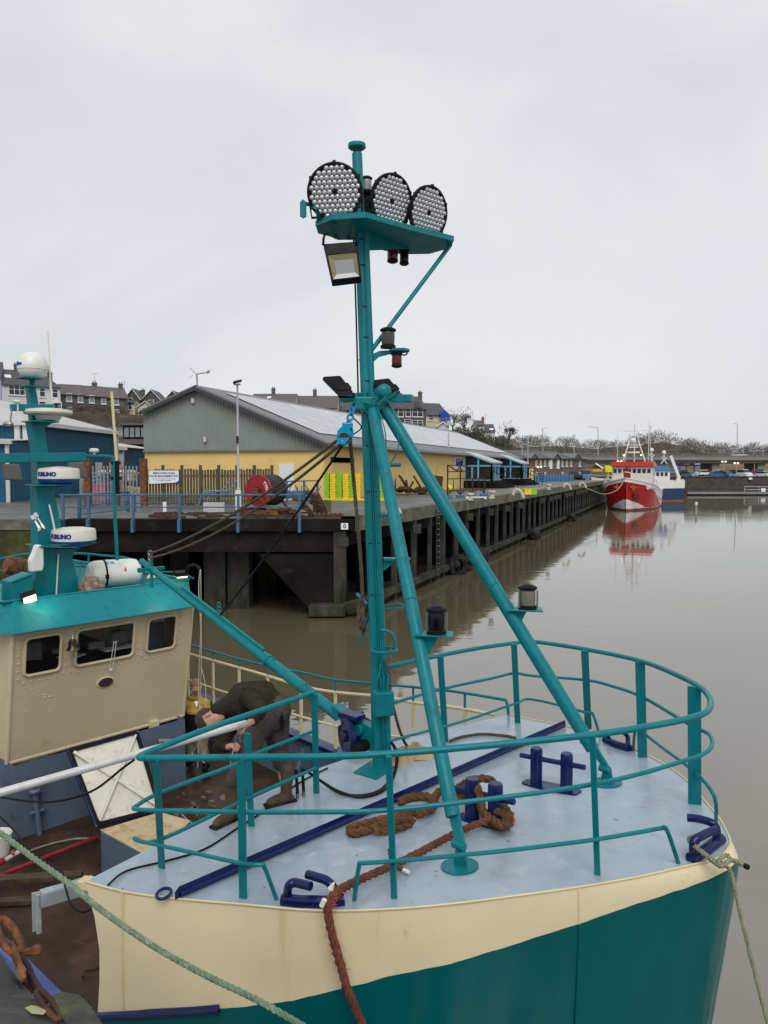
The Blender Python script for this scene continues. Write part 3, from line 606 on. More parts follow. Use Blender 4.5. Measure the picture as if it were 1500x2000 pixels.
# kiosk, bins, blue barrier beyond
def solid(name, label, cat, px0, px1, Y, yt, mt, depth=2, group=None, zb=QZ, extra=None):
    a_ = UY(px0, 900, Y); b_ = UY(px1, 900, Y); zt = UY(px0, yt, Y).z; c = (a_+b_)/2; r = empty(name, (c.x, Y, zb), label, cat, group)
    m = MB(); m.ab((a_.x, Y, zb), (b_.x, Y+depth, zt)); m.build('body', mt, r, bevel=.03, smooth=0)
    m = MB(); m.ab((a_.x-.12, Y-.12, zt+.002), (b_.x+.12, Y+depth+.1, zt+.12)); m.build('lid' if depth < 2 else 'roof', mt if not extra else extra, r, smooth=0); return r
solid('yellow_kiosk', 'small yellow flat roofed kiosk at the end of the bowling hall', 'kiosk', 1015, 1042, 100, 914, 'yellow_wall', 4, extra='roof_edge')
solid('wheeled_bin', 'blue wheeled bin nearest the glazed porch', 'bin', 1014, 1021, 98, 931, 'navy_bin' if 0 else 'render_blue', 1, 'blue bins by the kiosk')
solid('wheeled_bin', 'blue wheeled bin nearest the yellow kiosk', 'bin', 1022, 1031, 98, 930, 'car_blue', 1, 'blue bins by the kiosk')
r = empty('blue_barrier', UY(1095, 938, 118), 'long bright blue barrier wall on the quay below the stone warehouse', 'barrier'); m = MB()
a_, b_ = UY(1045, 936, 112), UY(1118, 936, 122); a_.z = b_.z = QZ+.5; m.bar(a_, b_, .3, 1.0, (0,0,1)); m.build('panel', 'car_blue', r, smooth=0)
for k in range(14): p = a_.lerp(b_, k/13); m = MB(); m.box((p.x, p.y-.25, QZ+.55), (.15, .15, 1.1)); m.build('rib', 'car_sky', r, smooth=0)
# --- blue sheds
shed = empty('blue_warehouse', (-30, 52, QZ), 'big blue ribbed warehouse with white hipped roof at the left', 'warehouse')
A_, B_, C_, D_ = V((-21.3,46,0)), V((-20.45,58.5,0)), V((-46,46,0)), V((-46,60,0)); he = 8.05
def ribwall(m, p, q, z0, z1, pitch=.3, dpt=.05):
    p, q = V(p), V(q); d = (q-p); Ln = d.length; d.normalize(); nr = V((d.y, -d.x, 0)); n = int(Ln/pitch); r0 = []; r1 = []
    for i in range(n*4+1):
        c = p+d*(Ln*i/(n*4))+nr*(dpt if i % 4 < 2 else 0); r0.append(V((c.x, c.y, z0))); r1.append(V((c.x, c.y, z1)))
    m.grid([r0, r1])
m = MB(); ribwall(m, C_, A_, QZ, he); ribwall(m, A_, B_, QZ, he); m.build('wall', 'blue_shed', shed, smooth=0)
m = MB(); z = he+.05; P1, P2 = V((-27.5,53,10.3)), V((-42,53,10.3))
e = [V((A_.x+.4,A_.y-.4,z)), V((B_.x+.4,B_.y+.3,z)), V((D_.x,D_.y,z)), V((C_.x,C_.y-.4,z))]
m.add([e[0],e[1],e[2],e[3],P1,P2], [(0,1,4),(3,0,4,5),(1,2,5,4)]); rf = m.build('roof', 'roof_white', shed, smooth=0)
m = MB(); m.bar(e[3]-V((0,0,.12)), e[0]-V((0,0,.12)), .2, .26); m.bar(e[0]-V((0,0,.12)), e[1]-V((0,0,.12)), .2, .26); m.build('gutter', 'white_trim', rf, smooth=0)
m = MB()
for px in (36.5, 52.5):
    p = UY(px, 900, 45.85) if px < 50 else V((A_.x+.02, A_.y-.12, 0)); m.ab((p.x-.16, p.y-.14, QZ), (p.x+.16, p.y+.1, he))
m.ab((B_.x-.1,B_.y-.2,QZ),(B_.x+.25,B_.y+.1,he)); m.build('banding', 'white_trim', shed, smooth=0)
m = MB()
for px in (3, 22): p = UY(px, 900, 45.8); m.ab((p.x-.3, 45.72, QZ), (p.x+.3, 45.9, QZ+2.6))
m.build('door_panel', 'white_trim', shed, smooth=0)
for k, (u0, u1) in enumerate(((.52, .58), (.72, .80), (.9, .965))):
    p, q = A_.lerp(B_, u0), A_.lerp(B_, u1); m = MB(); m.bar(V((p.x+.08,p.y,QZ+1.15)), V((q.x+.08,q.y,QZ+1.15)), .08, 2.3); m.build('door', 'white_trim', shed, smooth=0)
r = empty('shed_annex', (-22, 42, QZ), 'low blue annex with white roof in front of the big blue warehouse', 'annex'); m = MB()
ax = UY(19, 900, 42).x; ribwall(m, (-34, 42, 0), (ax, 42, 0), QZ, 6.75); ribwall(m, (ax, 42, 0), (ax, 45.8, 0), QZ, 6.75); m.build('wall', 'blue_shed', r, smooth=0)
m = MB(); m.add([(ax+.25,41.8,6.8),(-34,41.8,6.8),(-34,45.8,7.35),(ax+.2,45.8,7.0)], [(0,3,2,1)]); m.bar((-34,41.75,6.72), (ax+.25,41.75,6.72), .15, .22); m.build('roof', 'roof_white', r, smooth=0)
m = MB(); m.ab((ax-.18, 41.86, QZ), (ax+.02, 41.97, 6.6)); m.build('corner_trim', 'white_trim', r, smooth=0)
r = empty('small_blue_shed', (-21, 62, QZ), 'smaller blue shed showing beyond the right end of the big warehouse', 'shed'); m = MB()
xa, xb = UY(215, 900, 61).x, UY(253, 900, 63).x; ribwall(m, (xa-4, 61, 0), (xb, 61.5, 0), QZ, 7.0); ribwall(m, (xb, 61.5, 0), (xb+.2, 70, 0), QZ, 7.0); m.build('wall', 'blue_shed', r, smooth=0)
m = MB(); m.add([(xb+.5,61,7.0),(xb+.6,71,7.0),(xa-6,66,8.3),(xa-4,60.6,7.5)], [(0,1,2,3)]); m.bar((xa-4,60.6,7.0), (xb+.5,61,6.9), .15, .25); m.build('roof', 'roof_white', r, smooth=0)
m = MB(); m.ab((xb-.3,61.2,QZ),(xb+.1,61.45,6.9)); m.build('corner_trim', 'white_trim', r, smooth=0)
r = empty('low_office', UY(252, 918, 84), 'low dark office with purple grey roofs below the bramble slope', 'office'); m = MB()
xa, xb = UY(205, 900, 84).x, UY(290, 900, 84).x; m.ab((xa, 84, QZ), (xb, 92, UY(0, 868, 84).z)); m.ab((xa+1, 87, QZ), (xb, 94, UY(0, 831, 87).z)); m.build('wall', 'concrete_dark', r, smooth=0)
m = MB(); za = UY(0, 868, 84).z; zb = UY(0, 858, 84).z; m.ab((xa-.3, 83.6, za+.01), (xb+.3, 87.2, zb)); z2 = UY(0, 831, 87).z; m.ab((xa+.7, 86.6, z2+.01), (xb+.3, 94.3, z2+.25)); m.build('roof', 'slate_brown', r, smooth=0)
m = MB()
for px in range(214, 282, 11):
    p = UY(px, 844, 86.97); m.ab((p.x-.25, 86.93, p.z-.55), (p.x+.25, 86.99, p.z+.55))
m.build('window', 'pane_light', r, smooth=0)
# antenna on hall gable
m = MB(); p0 = fg(xr+.1,-.5,zr_-.1); q = [UY(385, 752, p0.y), UY(385, 741, p0.y), UY(384, 731, p0.y)]; m.tube([p0]+q, .05, 5); m.tube([q[2], UY(371, 718, p0.y)], .04, 5); m.tube([q[2], UY(398, 728, p0.y), UY(408, 727, p0.y)], .04, 5)
m.tube([UY(376, 733, p0.y), UY(369, 739, p0.y)], .015, 4); m.sphere(UY(407, 726, p0.y), .1, 6); m.tube([UY(403, 731, p0.y), UY(411, 722, p0.y)], .02, 4)
tag(m.build('forked_aerial', 'steel_dull'), 'forked radio aerial on the peak of the grey gable', 'aerial')
# --- stone warehouse
r_, fr, PX, W, ze = house('stone_warehouse', 'long brown stone warehouse with three little pointed dormers', 990, 1143, 125, 140, 939, 894, 880, 'stone_brown', 'slate',
   [(1003+k*8.5, 899, 1006+k*8.5, 911) for k in range(1, 16) if k not in (4, 9, 10, 14)]+[(1003+k*8.5, 922, 1006.5+k*8.5, 935) for k in (1, 3, 5, 7, 11, 13, 15)], cat='warehouse', group=None, depth=10, hip=3)
for x in (1040, 1084, 1124):
    ax, az = PX(x-8, 896); bx, bz = PX(x+8, 896); cx, cz = PX(x, 887); m = MB(fr)
    m.add([(ax,-.35,az),(bx,-.35,bz),(cx,-.35,cz),(cx,3,cz)], [(0,1,2)]); dd = m.build('dormer', 'stone_brown', r_, smooth=0)
    m = MB(fr); m.add([(ax-.1,-.5,az),(cx,-.5,cz+.15),(cx,3.4,cz+.15),(bx+.1,-.5,bz)], [(0,1,2),(3,2,1)]); m.T = None; m.bar(fr(ax-.15,-.5,az), fr(cx,-.5,cz+.12), .1, .22); m.bar(fr(bx+.15,-.5,bz), fr(cx,-.5,cz+.12), .1, .22); m.build('dormer_roof', 'frame_white' if 0 else 'roof_edge', dd, smooth=0)
for x in (1075, 1089):
    ax, az = PX(x-2.4, 916); bx, bz = PX(x+2.4, 898); m = MB(fr); m.box(((ax+bx)/2,-.1,(az+bz)/2), (bx-ax,.15,bz-az)); m.build('banner', 'sign_white', r_, smooth=0)
for x in (1049, 1055):
    ax, az = PX(x, 912); m = MB(fr); m.box((ax,-.15,az), (.28,.2,.28)); m.build('wall_lamp', 'lamp_warm', r_, smooth=0)
# =====================================================  BRIDGE AND BEYOND
r = empty('road_bridge', (110, 230, QZ), 'concrete road bridge with railed parapet crossing behind the boats', 'bridge')
zt, zd, zb = UY(0, 886, 230).z, UY(0, 893, 230).z, UY(0, 905, 230).z
m = MB(); m.ab((30, 230, zb), (330, 242, zd)); m.build('deck', 'bridge_dark', r, smooth=0)
m = MB(); m.ab((30, 229.7, zd-.9), (330, 229.98, zd+.15)); m.build('edge_beam', 'bridge_conc', r, smooth=0)
m = MB(); m.ab((30, 229.75, zt-.12), (330, 229.9, zt)); 
for k in range(15): m.ab((30+k*20/1.0*.98, 229.7, zd), (30.3+k*19.6, 229.95, zt))
m.ab((30, 229.8, zt-.55), (330, 229.88, zt-.45)); m.ab((30, 229.8, zd+.3), (330, 229.88, zd+.4))
m.build('parapet', 'bridge_conc', r, smooth=0)
for px in (1398, 1487):
    for y in (231, 238): x = UY(px, 900, 231).x; m = MB(); m.ab((x-1.0, y, QZ), (x+1.2, y+1.8, zb)); m.build('pier', 'bridge_conc', r, smooth=0)
def lamp_post(px, yt, yb, Y, label, arm=0, double=False, r_=.09, head='lamp_head', hm='galv', group='street lamps beyond the docks', cat='street lamp'):
    a_ = UY(px, yb, Y); b_ = UY(px, yt, Y); rt_ = empty('street_lamp', a_, label, cat, group)
    m = MB(); m.tube([a_, b_], [r_*1.2, r_*.8], 6)
    for s_ in ((-1, 1) if double else ((1 if arm > 0 else -1),)):
        w_ = (abs(arm) or 3)/F*Y*s_
        if arm or double: m.tube([b_, b_+V((w_, 0, .1*abs(w_)))], r_*.6, 5)
    m.build('pole', 'galv', rt_)
    for s_ in ((-1, 1) if double else ((1 if arm > 0 else -1),)):
        w_ = (abs(arm) if arm or double else 0)/F*Y*s_
        c = b_+V((w_, 0, .1*abs(w_))); m = MB()
        if double: m.sphere(c, .28, 8, (1, 1, .8))
        else: m.box(c+V((.2*s_ if arm else 0, 0, 0)), (.8, .3, .16))
        m.build('lamp_head', 'lamp_on' if double else hm, rt_)
for i, (px, yt, arm, lb) in enumerate([(1060, 836, 6, 'street lamp on the bridge approach with arm to the right'), (1168, 835, -15, 'street lamp on the bridge with a long arm reaching left'), (1270, 833, 0, 'tall straight lamp post on the bridge behind the white mast dome'),
     (1440, 828, -3, 'tall lamp post on the bridge above the crossing car'), (1452, 878, 0, 'short thin lamp post on the bridge right of the car'), (1490, 881, -9, 'short lamp post with bent arm at the right edge of the bridge')]):
    lamp_post(px, yt, 890, 236, lb, arm, r_=.13)
lamp_post(1121, 850, 900, 200, 'plain post rising behind the stone warehouse roof', 0, r_=.12)
for px, yt, yb, Y, lb in ((1414, 902, 928, 200, 'twin globe lamp under the bridge by the left bridge pier'), (1438, 905, 930, 192, 'twin globe lamp among the parked cars in front of the stone wall'), (1137, 899, 935, 142, 'twin globe lamp at the right end of the stone warehouse'), (1210, 902, 935, 150, 'twin globe lamp behind the red trawler')):
    lamp_post(px, yt, yb, Y, lb, 3.2, True, r_=.08)
lamp_post(1031, 852, 942, 96, 'tall thin unlit pole by the yellow kiosk', 0, r_=.06)
lamp_post(1020, 868, 905, 130, 'swan necked lamp rising above the stone warehouse roof', 2, r_=.08)
lamp_post(960, 838, 868, 168, 'lamp post on the bushy bank beyond the hall roof', 0, r_=.09, hm='lamp_on')
lamp_post(876, 829, 957, 70, 'tall thin lamp post in front of the bowling sign', 0, r_=.055)
# car on the bridge and parked cars
def car(px, yb, Y, paint, label, heading=0, ln=4.3, tall=1.45, group='cars parked beyond the far quay wall'):
    p = UY(px, yb, Y); root = empty('parked_car' if Y < 225 else 'moving_car', p, label, 'car', group if Y < 225 else None); root.rotation_euler = (0, 0, heading)
    WO[root.name] = V((0, 0, 0)); k = tall/1.45; hw = .86
    pr = [(-ln/2,.35),(-ln/2,.8*k),(-ln*.33,.92*k),(ln*.27,.93*k),(ln/2-.1,.72*k),(ln/2,.35)]
    m = MB(); m.prism([V((x,-hw,z)) for x, z in pr], (0, 2*hw, 0)); m.build('body', paint, root, bevel=.06)
    pr = [(-ln*.42,.9*k),(-ln*.34,1.4*k),(ln*.06,1.45*k),(ln*.28,.92*k)]
    m = MB(); m.prism([V((x,-hw+.09,z)) for x, z in pr], (0, 2*hw-.18, 0)); c_ = m.build('cabin', 'pane', root, bevel=.03)
    m = MB(); m.prism([V((-ln*.345,-hw+.12,1.39*k)), V((-ln*.3,-hw+.12,1.47*k)), V((ln*.04,-hw+.12,1.49*k)), V((ln*.08,-hw+.12,1.42*k))], (0, 2*hw-.24, 0)); m.build('roof', paint, root)
    for x in (-ln*.3, ln*.3):
        for y in (-hw, hw-.2): m = MB(); m.lathe([(.2,0),(.32,.02),(.32,.18),(.2,.2)], (x, y, .32), (0, 1, 0), 12); m.build('wheel', 'rubber', root)
    for y in (-.6, .6): m = MB(); m.box((ln/2-.03, y, .66*k), (.1, .3, .14)); m.build('headlight', 'frame_white', root)
car(1444, 892, 235, 'car_silver', 'silver car driving across the road bridge', 0, 4.8)
bpy.data.objects['moving_car'].location.z = zd+.05
cars = [(1309, 927, 205, 'car_sky', 'pale blue car just right of the white crane arm', 1.5, 1.45), (1335, 929, 205, 'car_dark', 'long dark car parked behind the pale green one', .2, 1.5), (1347, 933, 180, 'car_teal', 'pale green grey hatchback nearest the quay wall', -1.3, 1.45),
  (1371, 928, 205, 'car_silver', 'silver car half hidden left of the white one', 2.8, 1.45), (1379, 930, 192, 'boat_white', 'white car parked left of the left bridge pier', .1, 1.5), (1401, 933, 182, 'car_blue', 'bright blue car beside the left bridge pier', .15, 1.5), (1409, 928, 205, 'boat_white', 'white car behind the bright blue one', .3, 1.4),
  (1420, 933, 182, 'car_blue', 'mid blue hatchback below the twin globe lamp', -1.4, 1.45), (1431, 928, 205, 'car_dark', 'dark blue car in the back row in front of the stone wall', .1, 1.45), (1443, 929, 208, 'car_dark', 'black car in the back row, right of the dark blue one', .1, 1.45), (1454, 933, 180, 'boat_white', 'tall white van facing the water', -1.4, 1.9),
  (1484, 928, 200, 'red_paint', 'red car behind the white one near the right edge', .2, 1.5), (1492, 933, 180, 'boat_white', 'white car at the right edge of the car park', -1.2, 1.5), (1196-50, 938, 140, 'car_sky', 'blue van parked on the jetty left of the red trawler', 1.2, 1.9), (1118, 937, 138, 'car_dark', 'dark car beside the blue barrier near the warehouse', .6, 1.45)]
for c in cars: car(c[0], c[1], c[2], c[3], c[4], c[5], 4.2, c[6])
# shops behind bridge
r = empty('supermarket', (105, 262, QZ), 'low supermarket with navy sign band seen under the bridge', 'supermarket')
xa, xb = UY(1300, 900, 262).x, UY(1392, 900, 262).x; m = MB(); m.ab((xa, 262, QZ), (xb, 280, UY(0, 900, 262).z)); m.build('wall', 'stone_brown', r, smooth=0)
m = MB(); m.ab((xa+2, 261.6, UY(0,908,262).z), (xb-2, 261.9, UY(0,901,262).z)); sb = m.build('sign_band', 'ink_blue', r, smooth=0)
m = MB(); m.ab((UY(1337,900,261).x, 261.3, UY(0,908,261).z), (UY(1348,900,261).x, 261.58, UY(0,901.5,261).z)); m.build('sign_block', 'orange', sb, bevel=.3, smooth=0)
m = MB(); m.ab((UY(1358,900,261).x, 261.3, UY(0,907,261).z), (UY(1370,900,261).x, 261.58, UY(0,902,261).z)); m.build('sign_block', 'sign_white', sb, smooth=0)
for k, (a1_, b1_) in enumerate(((1318, 1328), (1331, 1341), (1344, 1356), (1360, 1374), (1378, 1388))):
    m = MB(); m.ab((UY(a1_,900,261).x, 261.8, UY(0,921,261).z), (UY(b1_,900,261).x, 261.97, UY(0,910,261).z)); m.build('shop_window', 'lamp_shop' if 0 else ('pane_light' if k % 2 else 'glass_amber'), r, smooth=0)
m = MB(); m.ab((UY(1395,900,250).x, 250, QZ), (UY(1500,900,250).x+30, 251, UY(0,903,250).z)); tag(m.build('retaining_wall', 'stone_yellow', smooth=0), 'yellow brown stone wall seen through the bridge opening', 'wall')
m = MB(); m.ab((40, 300, QZ), (118, 306, UY(0, 897, 300).z)); tag(m.build('town_building', 'stone_brown', smooth=0), 'dull brown town buildings glimpsed behind the red trawler wheelhouse', 'building')
# quay parts on the right
m = MB(); x1 = UY(1285, 930, 168).x; m.ab((FQ.x-8, FQ.y-.6, -1), (420, FQ.y-.01, QZ+.15)); m.ab((FQ.x-8, FQ.y-.75, QZ+.15), (420, FQ.y+.2, QZ+.32)); tag(m.build('quay_wall', 'quay_stone', smooth=0), 'dark stone quay wall across the far end of the basin', 'quay wall')
r = empty('pontoon', (90, 160, 0), 'long low floating pontoon with pale edge along the far quay wall', 'pontoon'); xa = UY(1336, 960, 160).x
m = MB(); m.ab((xa, 158, .25), (250, 161, .62)); m.build('deck', 'bridge_conc', r, smooth=0)
m = MB(); m.ab((xa, 158.1, -.3), (250, 160.9, .25)); m.build('float', 'concrete_dark', r, smooth=0)
m = MB(); p = UY(1335, 962, 158); m.ab((p.x-.5, 157, -.5), (p.x+.3, 158, 1.7)); m.build('mooring_pile', 'rust_dark', r, smooth=0)
r = empty('pontoon_gangway', UY(1480, 960, 159), 'railed gangway with white notice on the far pontoon', 'gangway'); m = MB(); xa = UY(1454, 955, 159).x
for k in range(6): m.tube([(xa+k*3, 159, .62), (xa+k*3, 159, 1.75)], .06, 5)
for z in (1.15, 1.75): m.tube([(xa, 159, z), (xa+15, 159, z)], .06, 5)
m.build('railing', 'galv', r); p = UY(1491, 957, 158.8); m = MB(); m.ab((p.x-.45, 158.8, p.z-.35), (p.x+.45, 158.9, p.z+.35)); m.build('notice', 'sign_white', r, smooth=0)
m = MB(); p = UZ(1360, 1003, 0); t_ = UY(1360, 981, p.y); m.tube([p-V((0,0,.5)), t_], [.16, .12], 8); m.mi = 1; m.tube([t_-V((0,0,.3)), t_+V((0,0,.05))], .15, 8)
tag(m.build('marker_post', ['rope_pale', 'frame_white']), 'thin pale marker post standing in the open water', 'post')
m = MB(); p = UY(1466, 935, FQ.y-1.0); m.sphere(p, .35, 8, (1.3, .5, .8)); tag(m.build('wall_light', 'frame_white'), 'white marker light on the far quay wall', 'marker light')
# =====================================================  JETTY
jet = empty('jetty', PC, 'long concrete jetty on dark piles running away to the red trawler', 'jetty')
nrm = V((PD.y, -PD.x, 0))     # outward, towards the basin
def J(s, o, z): return PC+PD*s+nrm*o+V((0,0,z-QZ))
LJ = 146
m = MB(); m.add([J(0,.06,QZ-.42), J(LJ,.06,QZ-.42), J(LJ,.06,QZ+.12), J(0,.06,QZ+.12), J(0,-.5,QZ-.42), J(LJ,-.5,QZ-.42), J(LJ,-.5,QZ+.12), J(0,-.5,QZ+.12)], [(0,1,2,3),(3,2,6,7),(4,5,1,0),(7,6,5,4)])
m.build('edge_beam', 'concrete_edge', jet, smooth=0)
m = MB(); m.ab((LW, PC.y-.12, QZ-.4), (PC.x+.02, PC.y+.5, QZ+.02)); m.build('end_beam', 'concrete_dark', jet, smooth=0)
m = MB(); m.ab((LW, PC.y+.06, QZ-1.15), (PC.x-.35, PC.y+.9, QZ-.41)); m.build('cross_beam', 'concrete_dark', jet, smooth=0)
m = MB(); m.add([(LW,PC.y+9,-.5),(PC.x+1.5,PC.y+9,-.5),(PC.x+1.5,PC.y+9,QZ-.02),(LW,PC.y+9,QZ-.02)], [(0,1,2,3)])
m.add([J(3,-4.2,-.5), J(LJ,-4.2,-.5), J(LJ,-4.2,QZ-.02), J(3,-4.2,QZ-.02)], [(0,1,2,3)]); m.build('shade_sheet', 'void', jet, smooth=0)  # near-black sheets stand in for the deep shade under the jetty
m = MB(); m.ab((LW, PC.y+.1, QZ-.9), (PC.x-.3, PC.y+9, QZ-.02)); m.build('underside', 'void', jet, smooth=0) if 0 else None
# sloping knee block at the corner
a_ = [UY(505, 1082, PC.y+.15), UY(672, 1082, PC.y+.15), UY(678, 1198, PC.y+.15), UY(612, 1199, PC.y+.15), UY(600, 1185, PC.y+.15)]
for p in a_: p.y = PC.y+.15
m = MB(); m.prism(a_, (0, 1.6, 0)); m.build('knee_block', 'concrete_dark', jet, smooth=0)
m = MB(); p = UY(640, 1190, PC.y); m.box((p.x, PC.y-.1, p.z), (1.3, .6, .42)); p = UY(668, 1182, PC.y); m.box((p.x+.5, PC.y-.1, p.z+.05), (1.6, .5, .3), Matrix.Rotation(-.25, 3, 'Y'))
m.build('waterline_block', 'pile', jet, bevel=.06, smooth=0)
for px in (420, 466): m = MB(); p = UY(px, 1100, PC.y+1.6); m.ab((p.x-.4, PC.y+1.5, -.5), (p.x+.4, PC.y+2.3, QZ-.4)); m.build('pile', 'pile', jet, smooth=0)
for px in (300, 350, 520, 575): m = MB(); p = UY(px, 1100, PC.y+5); m.ab((p.x-.4, PC.y+5, -.5), (p.x+.4, PC.y+5.8, QZ-.4)); m.build('pile', 'pile', jet, smooth=0)
# corner column with small plate
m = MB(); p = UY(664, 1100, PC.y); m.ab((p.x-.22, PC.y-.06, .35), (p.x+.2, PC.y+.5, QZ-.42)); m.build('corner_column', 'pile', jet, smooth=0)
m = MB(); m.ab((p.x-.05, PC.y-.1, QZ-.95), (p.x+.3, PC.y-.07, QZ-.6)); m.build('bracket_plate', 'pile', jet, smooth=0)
# fender piles, and a second row with shade put into its dark colour
rr = random.Random(11); s = 1.9; k = 0
while s < LJ-2:
    wd = rr.uniform(.1, .19); ln = rr.uniform(-.08, .08)
    m = MB(); m.add([J(s-wd,.02,-.6), J(s+wd,.02,-.6), J(s+wd+ln,.02,QZ-.43), J(s-wd+ln,.02,QZ-.43), J(s-wd,-.14,-.6), J(s+wd,-.14,-.6), J(s+wd+ln,-.14,QZ-.43), J(s-wd+ln,-.14,QZ-.43)],
        [(0,1,2,3),(1,5,6,2),(4,0,3,7),(5,4,7,6)])
    if rr.random() < .5: q = J(s, .1, QZ-.8); m.box(q, (.35, .3, .4))
    m.build('fender_pile', 'pile', jet, smooth=0); k += 1
    s += rr.uniform(2.1, 2.8) if s < 100 else 3
s = 2.0
while s < 90:
    m = MB(); a_, b_ = J(s, -1.9, -.6), J(s, -1.9, QZ-.3); m.bar(a_, b_, .4, .4, PD); m.build('inner_pile', 'concrete_dark', jet, smooth=0); s += 3.4
m = MB(); m.bar(J(-.2,.12,.42), J(LJ,.12,.42), .3, .22); m.build('waling', 'pile', jet, smooth=0)
m = MB(); m.bar(J(0,-.6,QZ-.75), J(LJ,-.6,QZ-.75), .3, .45); m.build('inner_beam', 'concrete_dark', jet, smooth=0)
# ladder
p = UP(848, 1010, PC, nrm); sl0 = (p-PC).dot(PD); lad = empty('quay_ladder', J(sl0, .2, 0), 'steel ladder fixed down the side of the jetty', 'ladder')
m = MB(); 
for q in (-.2, .2): m.bar(J(sl0+q,.2,-.3), J(sl0+q,.2,QZ-.1), .05, .05, nrm)
m.build('stile', 'galv_dull', lad, smooth=0) if 'galv_dull' in MATS else m.build('stile', 'pile', lad, smooth=0)
for k in range(13): m = MB(); m.tube([J(sl0-.2,.2,.0+k*.27), J(sl0+.2,.2,.0+k*.27)], .022, 5); m.build('rung', 'steel_dull', lad)
# tyres hung as fenders
def tyre(c, ax, r_, w_, label, mt_='rubber'):
    m = MB(); m.lathe([(r_*.5,-w_*.3),(r_*.62,-w_/2),(r_*.93,-w_*.45),(r_,-w_*.25),(r_,w_*.25),(r_*.93,w_*.45),(r_*.62,w_/2),(r_*.5,w_*.3)], c, ax, 24)
    m.f = m.f[:-2]; m.m = m.m[:-2]; m.add([], [])
    tag(m.build('rubber_tyre', mt_, smooth=50), label, 'tyre', 'tyres hung along the jetty')
def atJ(px, py, o=.5): return UP(px, py, PC+nrm*o, nrm)
c = atJ(893, 1105); tyre(c, nrm*.8-PD*.6, .58, .38, 'largest tyre fender lying open towards us left of the far mast leg')
c = atJ(907, 1117); tyre(c-V((0,0,.1)), nrm*.8-PD*.5, .5, .35, 'dark tyre half in the water under the largest tyre fender')
def tyrestack(px, py, n, r_, nm):
    c = atJ(px, py)
    for k in range(n): tyre(c+PD*(k*.34), PD+V((0,0,.05)), r_, .33, ['first', 'second', 'third', 'fourth', 'fifth', 'sixth'][k]+' tyre from the near end of '+nm)
tyrestack(928, 1090, 4, .52, 'the tyre bundle behind the far mast leg')
tyrestack(1036, 1049, 5, .55, 'the tyre bundle halfway along the jetty')
tyrestack(1112, 1016, 4, .6, 'the small tyre bundle nearest the red trawler')
# number plate
m = MB(); p = UY(673, 1028, PC.y-.16); m.box((p.x, PC.y-.15, p.z), (.25, .05, .22)); sg = m.build('number_plate', 'sign_white', smooth=0); tag(sg, 'small white plate numbered 0 on the corner of the jetty', 'sign')
text('0', .2, 'ink_black', sg, 'number', lambda x, y, z: (p.x+x, PC.y-.178-z, p.z+y), ext=.003, bold=.006)
# mossy land wall at the left
m = MB(); m.ab((-60, 26.1, -1), (LW-.01, 26.38, QZ-.03)); tag(m.build('mossy_quay_wall', 'moss_wall', smooth=0), 'moss covered quay wall at the left behind the radar mast', 'quay wall')
m = MB(); m.ab((-60, 26.05, QZ-.28), (LW-.01, 26.6, QZ+.06)); m.build('coping', 'concrete_edge', bpy.data.objects['mossy_quay_wall'], smooth=0)
# --- railings
def railing(name, label, pts, Y, top, mid, posts, base=True, mesh=False, group='blue railings on the jetty'):
    """posts: picture x positions along a line between two ground points"""
    a_, b_ = pts; root = empty(name, (a_+b_)/2, label, 'railing', group); d = (b_-a_).normalized(); nn = V((d.y, -d.x, 0))
    m = MB()
    for z, r_ in ((top, .034), (mid, .022)): m.tube([a_+V((0,0,z)), b_+V((0,0,z))], r_, 6)
    m.build('rail', 'rail_blue', root)
    for px in posts:
        q = UP(px, 950, a_, nn); q.z = a_.z; m = MB(); m.bar(q+V((0,0,-.1 if base else 0)), q+V((0,0,top)), .09, .08, d)
        if base: m.bar(q+V((0,0,-.42))+nn*.03, q+V((0,0,.02))+nn*.03, .26, .1, d)
        m.build('post', 'rail_blue', root, smooth=0)
    if mesh:
        m = MB(); L_ = (b_-a_).length
        for k in range(int(L_/.13)): q = a_+d*(k*.13); m.bar(q+V((0,0,.1)), q+V((0,0,top)), .015, .015, d)
        m.tube([a_+V((0,0,.12)), b_+V((0,0,.12))], .03, 5); m.build('infill_bars', 'rail_blue', root, smooth=0)
    return root
y_ = PC.y-.2
railing('jetty_railing', 'long blue railing bolted to the end face of the jetty', (V((UY(116,960,y_).x, y_, QZ)), V((UY(590,960,y_).x, y_, QZ))), y_, .88, .45, [122, 172, 259, 350, 465, 585])
p0, p1 = UZ(152, 1012, QZ), UZ(252, 1000, QZ)
railing('barred_railing', 'blue railing with thin vertical bars behind the left end of the jetty railing', (p0, p1), 0, .85, .45, [154, 250], base=False, mesh=True)
p0, p1 = UZ(262, 999, QZ), UZ(352, 996, QZ); railing('low_railing', 'low pale blue railing behind the middle of the jetty railing', (p0, p1), 0, .7, .35, [263, 351], base=False)
p0, p1 = UZ(540, 984, QZ), UZ(622, 978, QZ); railing('rear_railing', 'blue grey railing between the net drum and the fish boxes', (p0, p1), 0, 1.15, .6, [560, 594, 620], base=False)
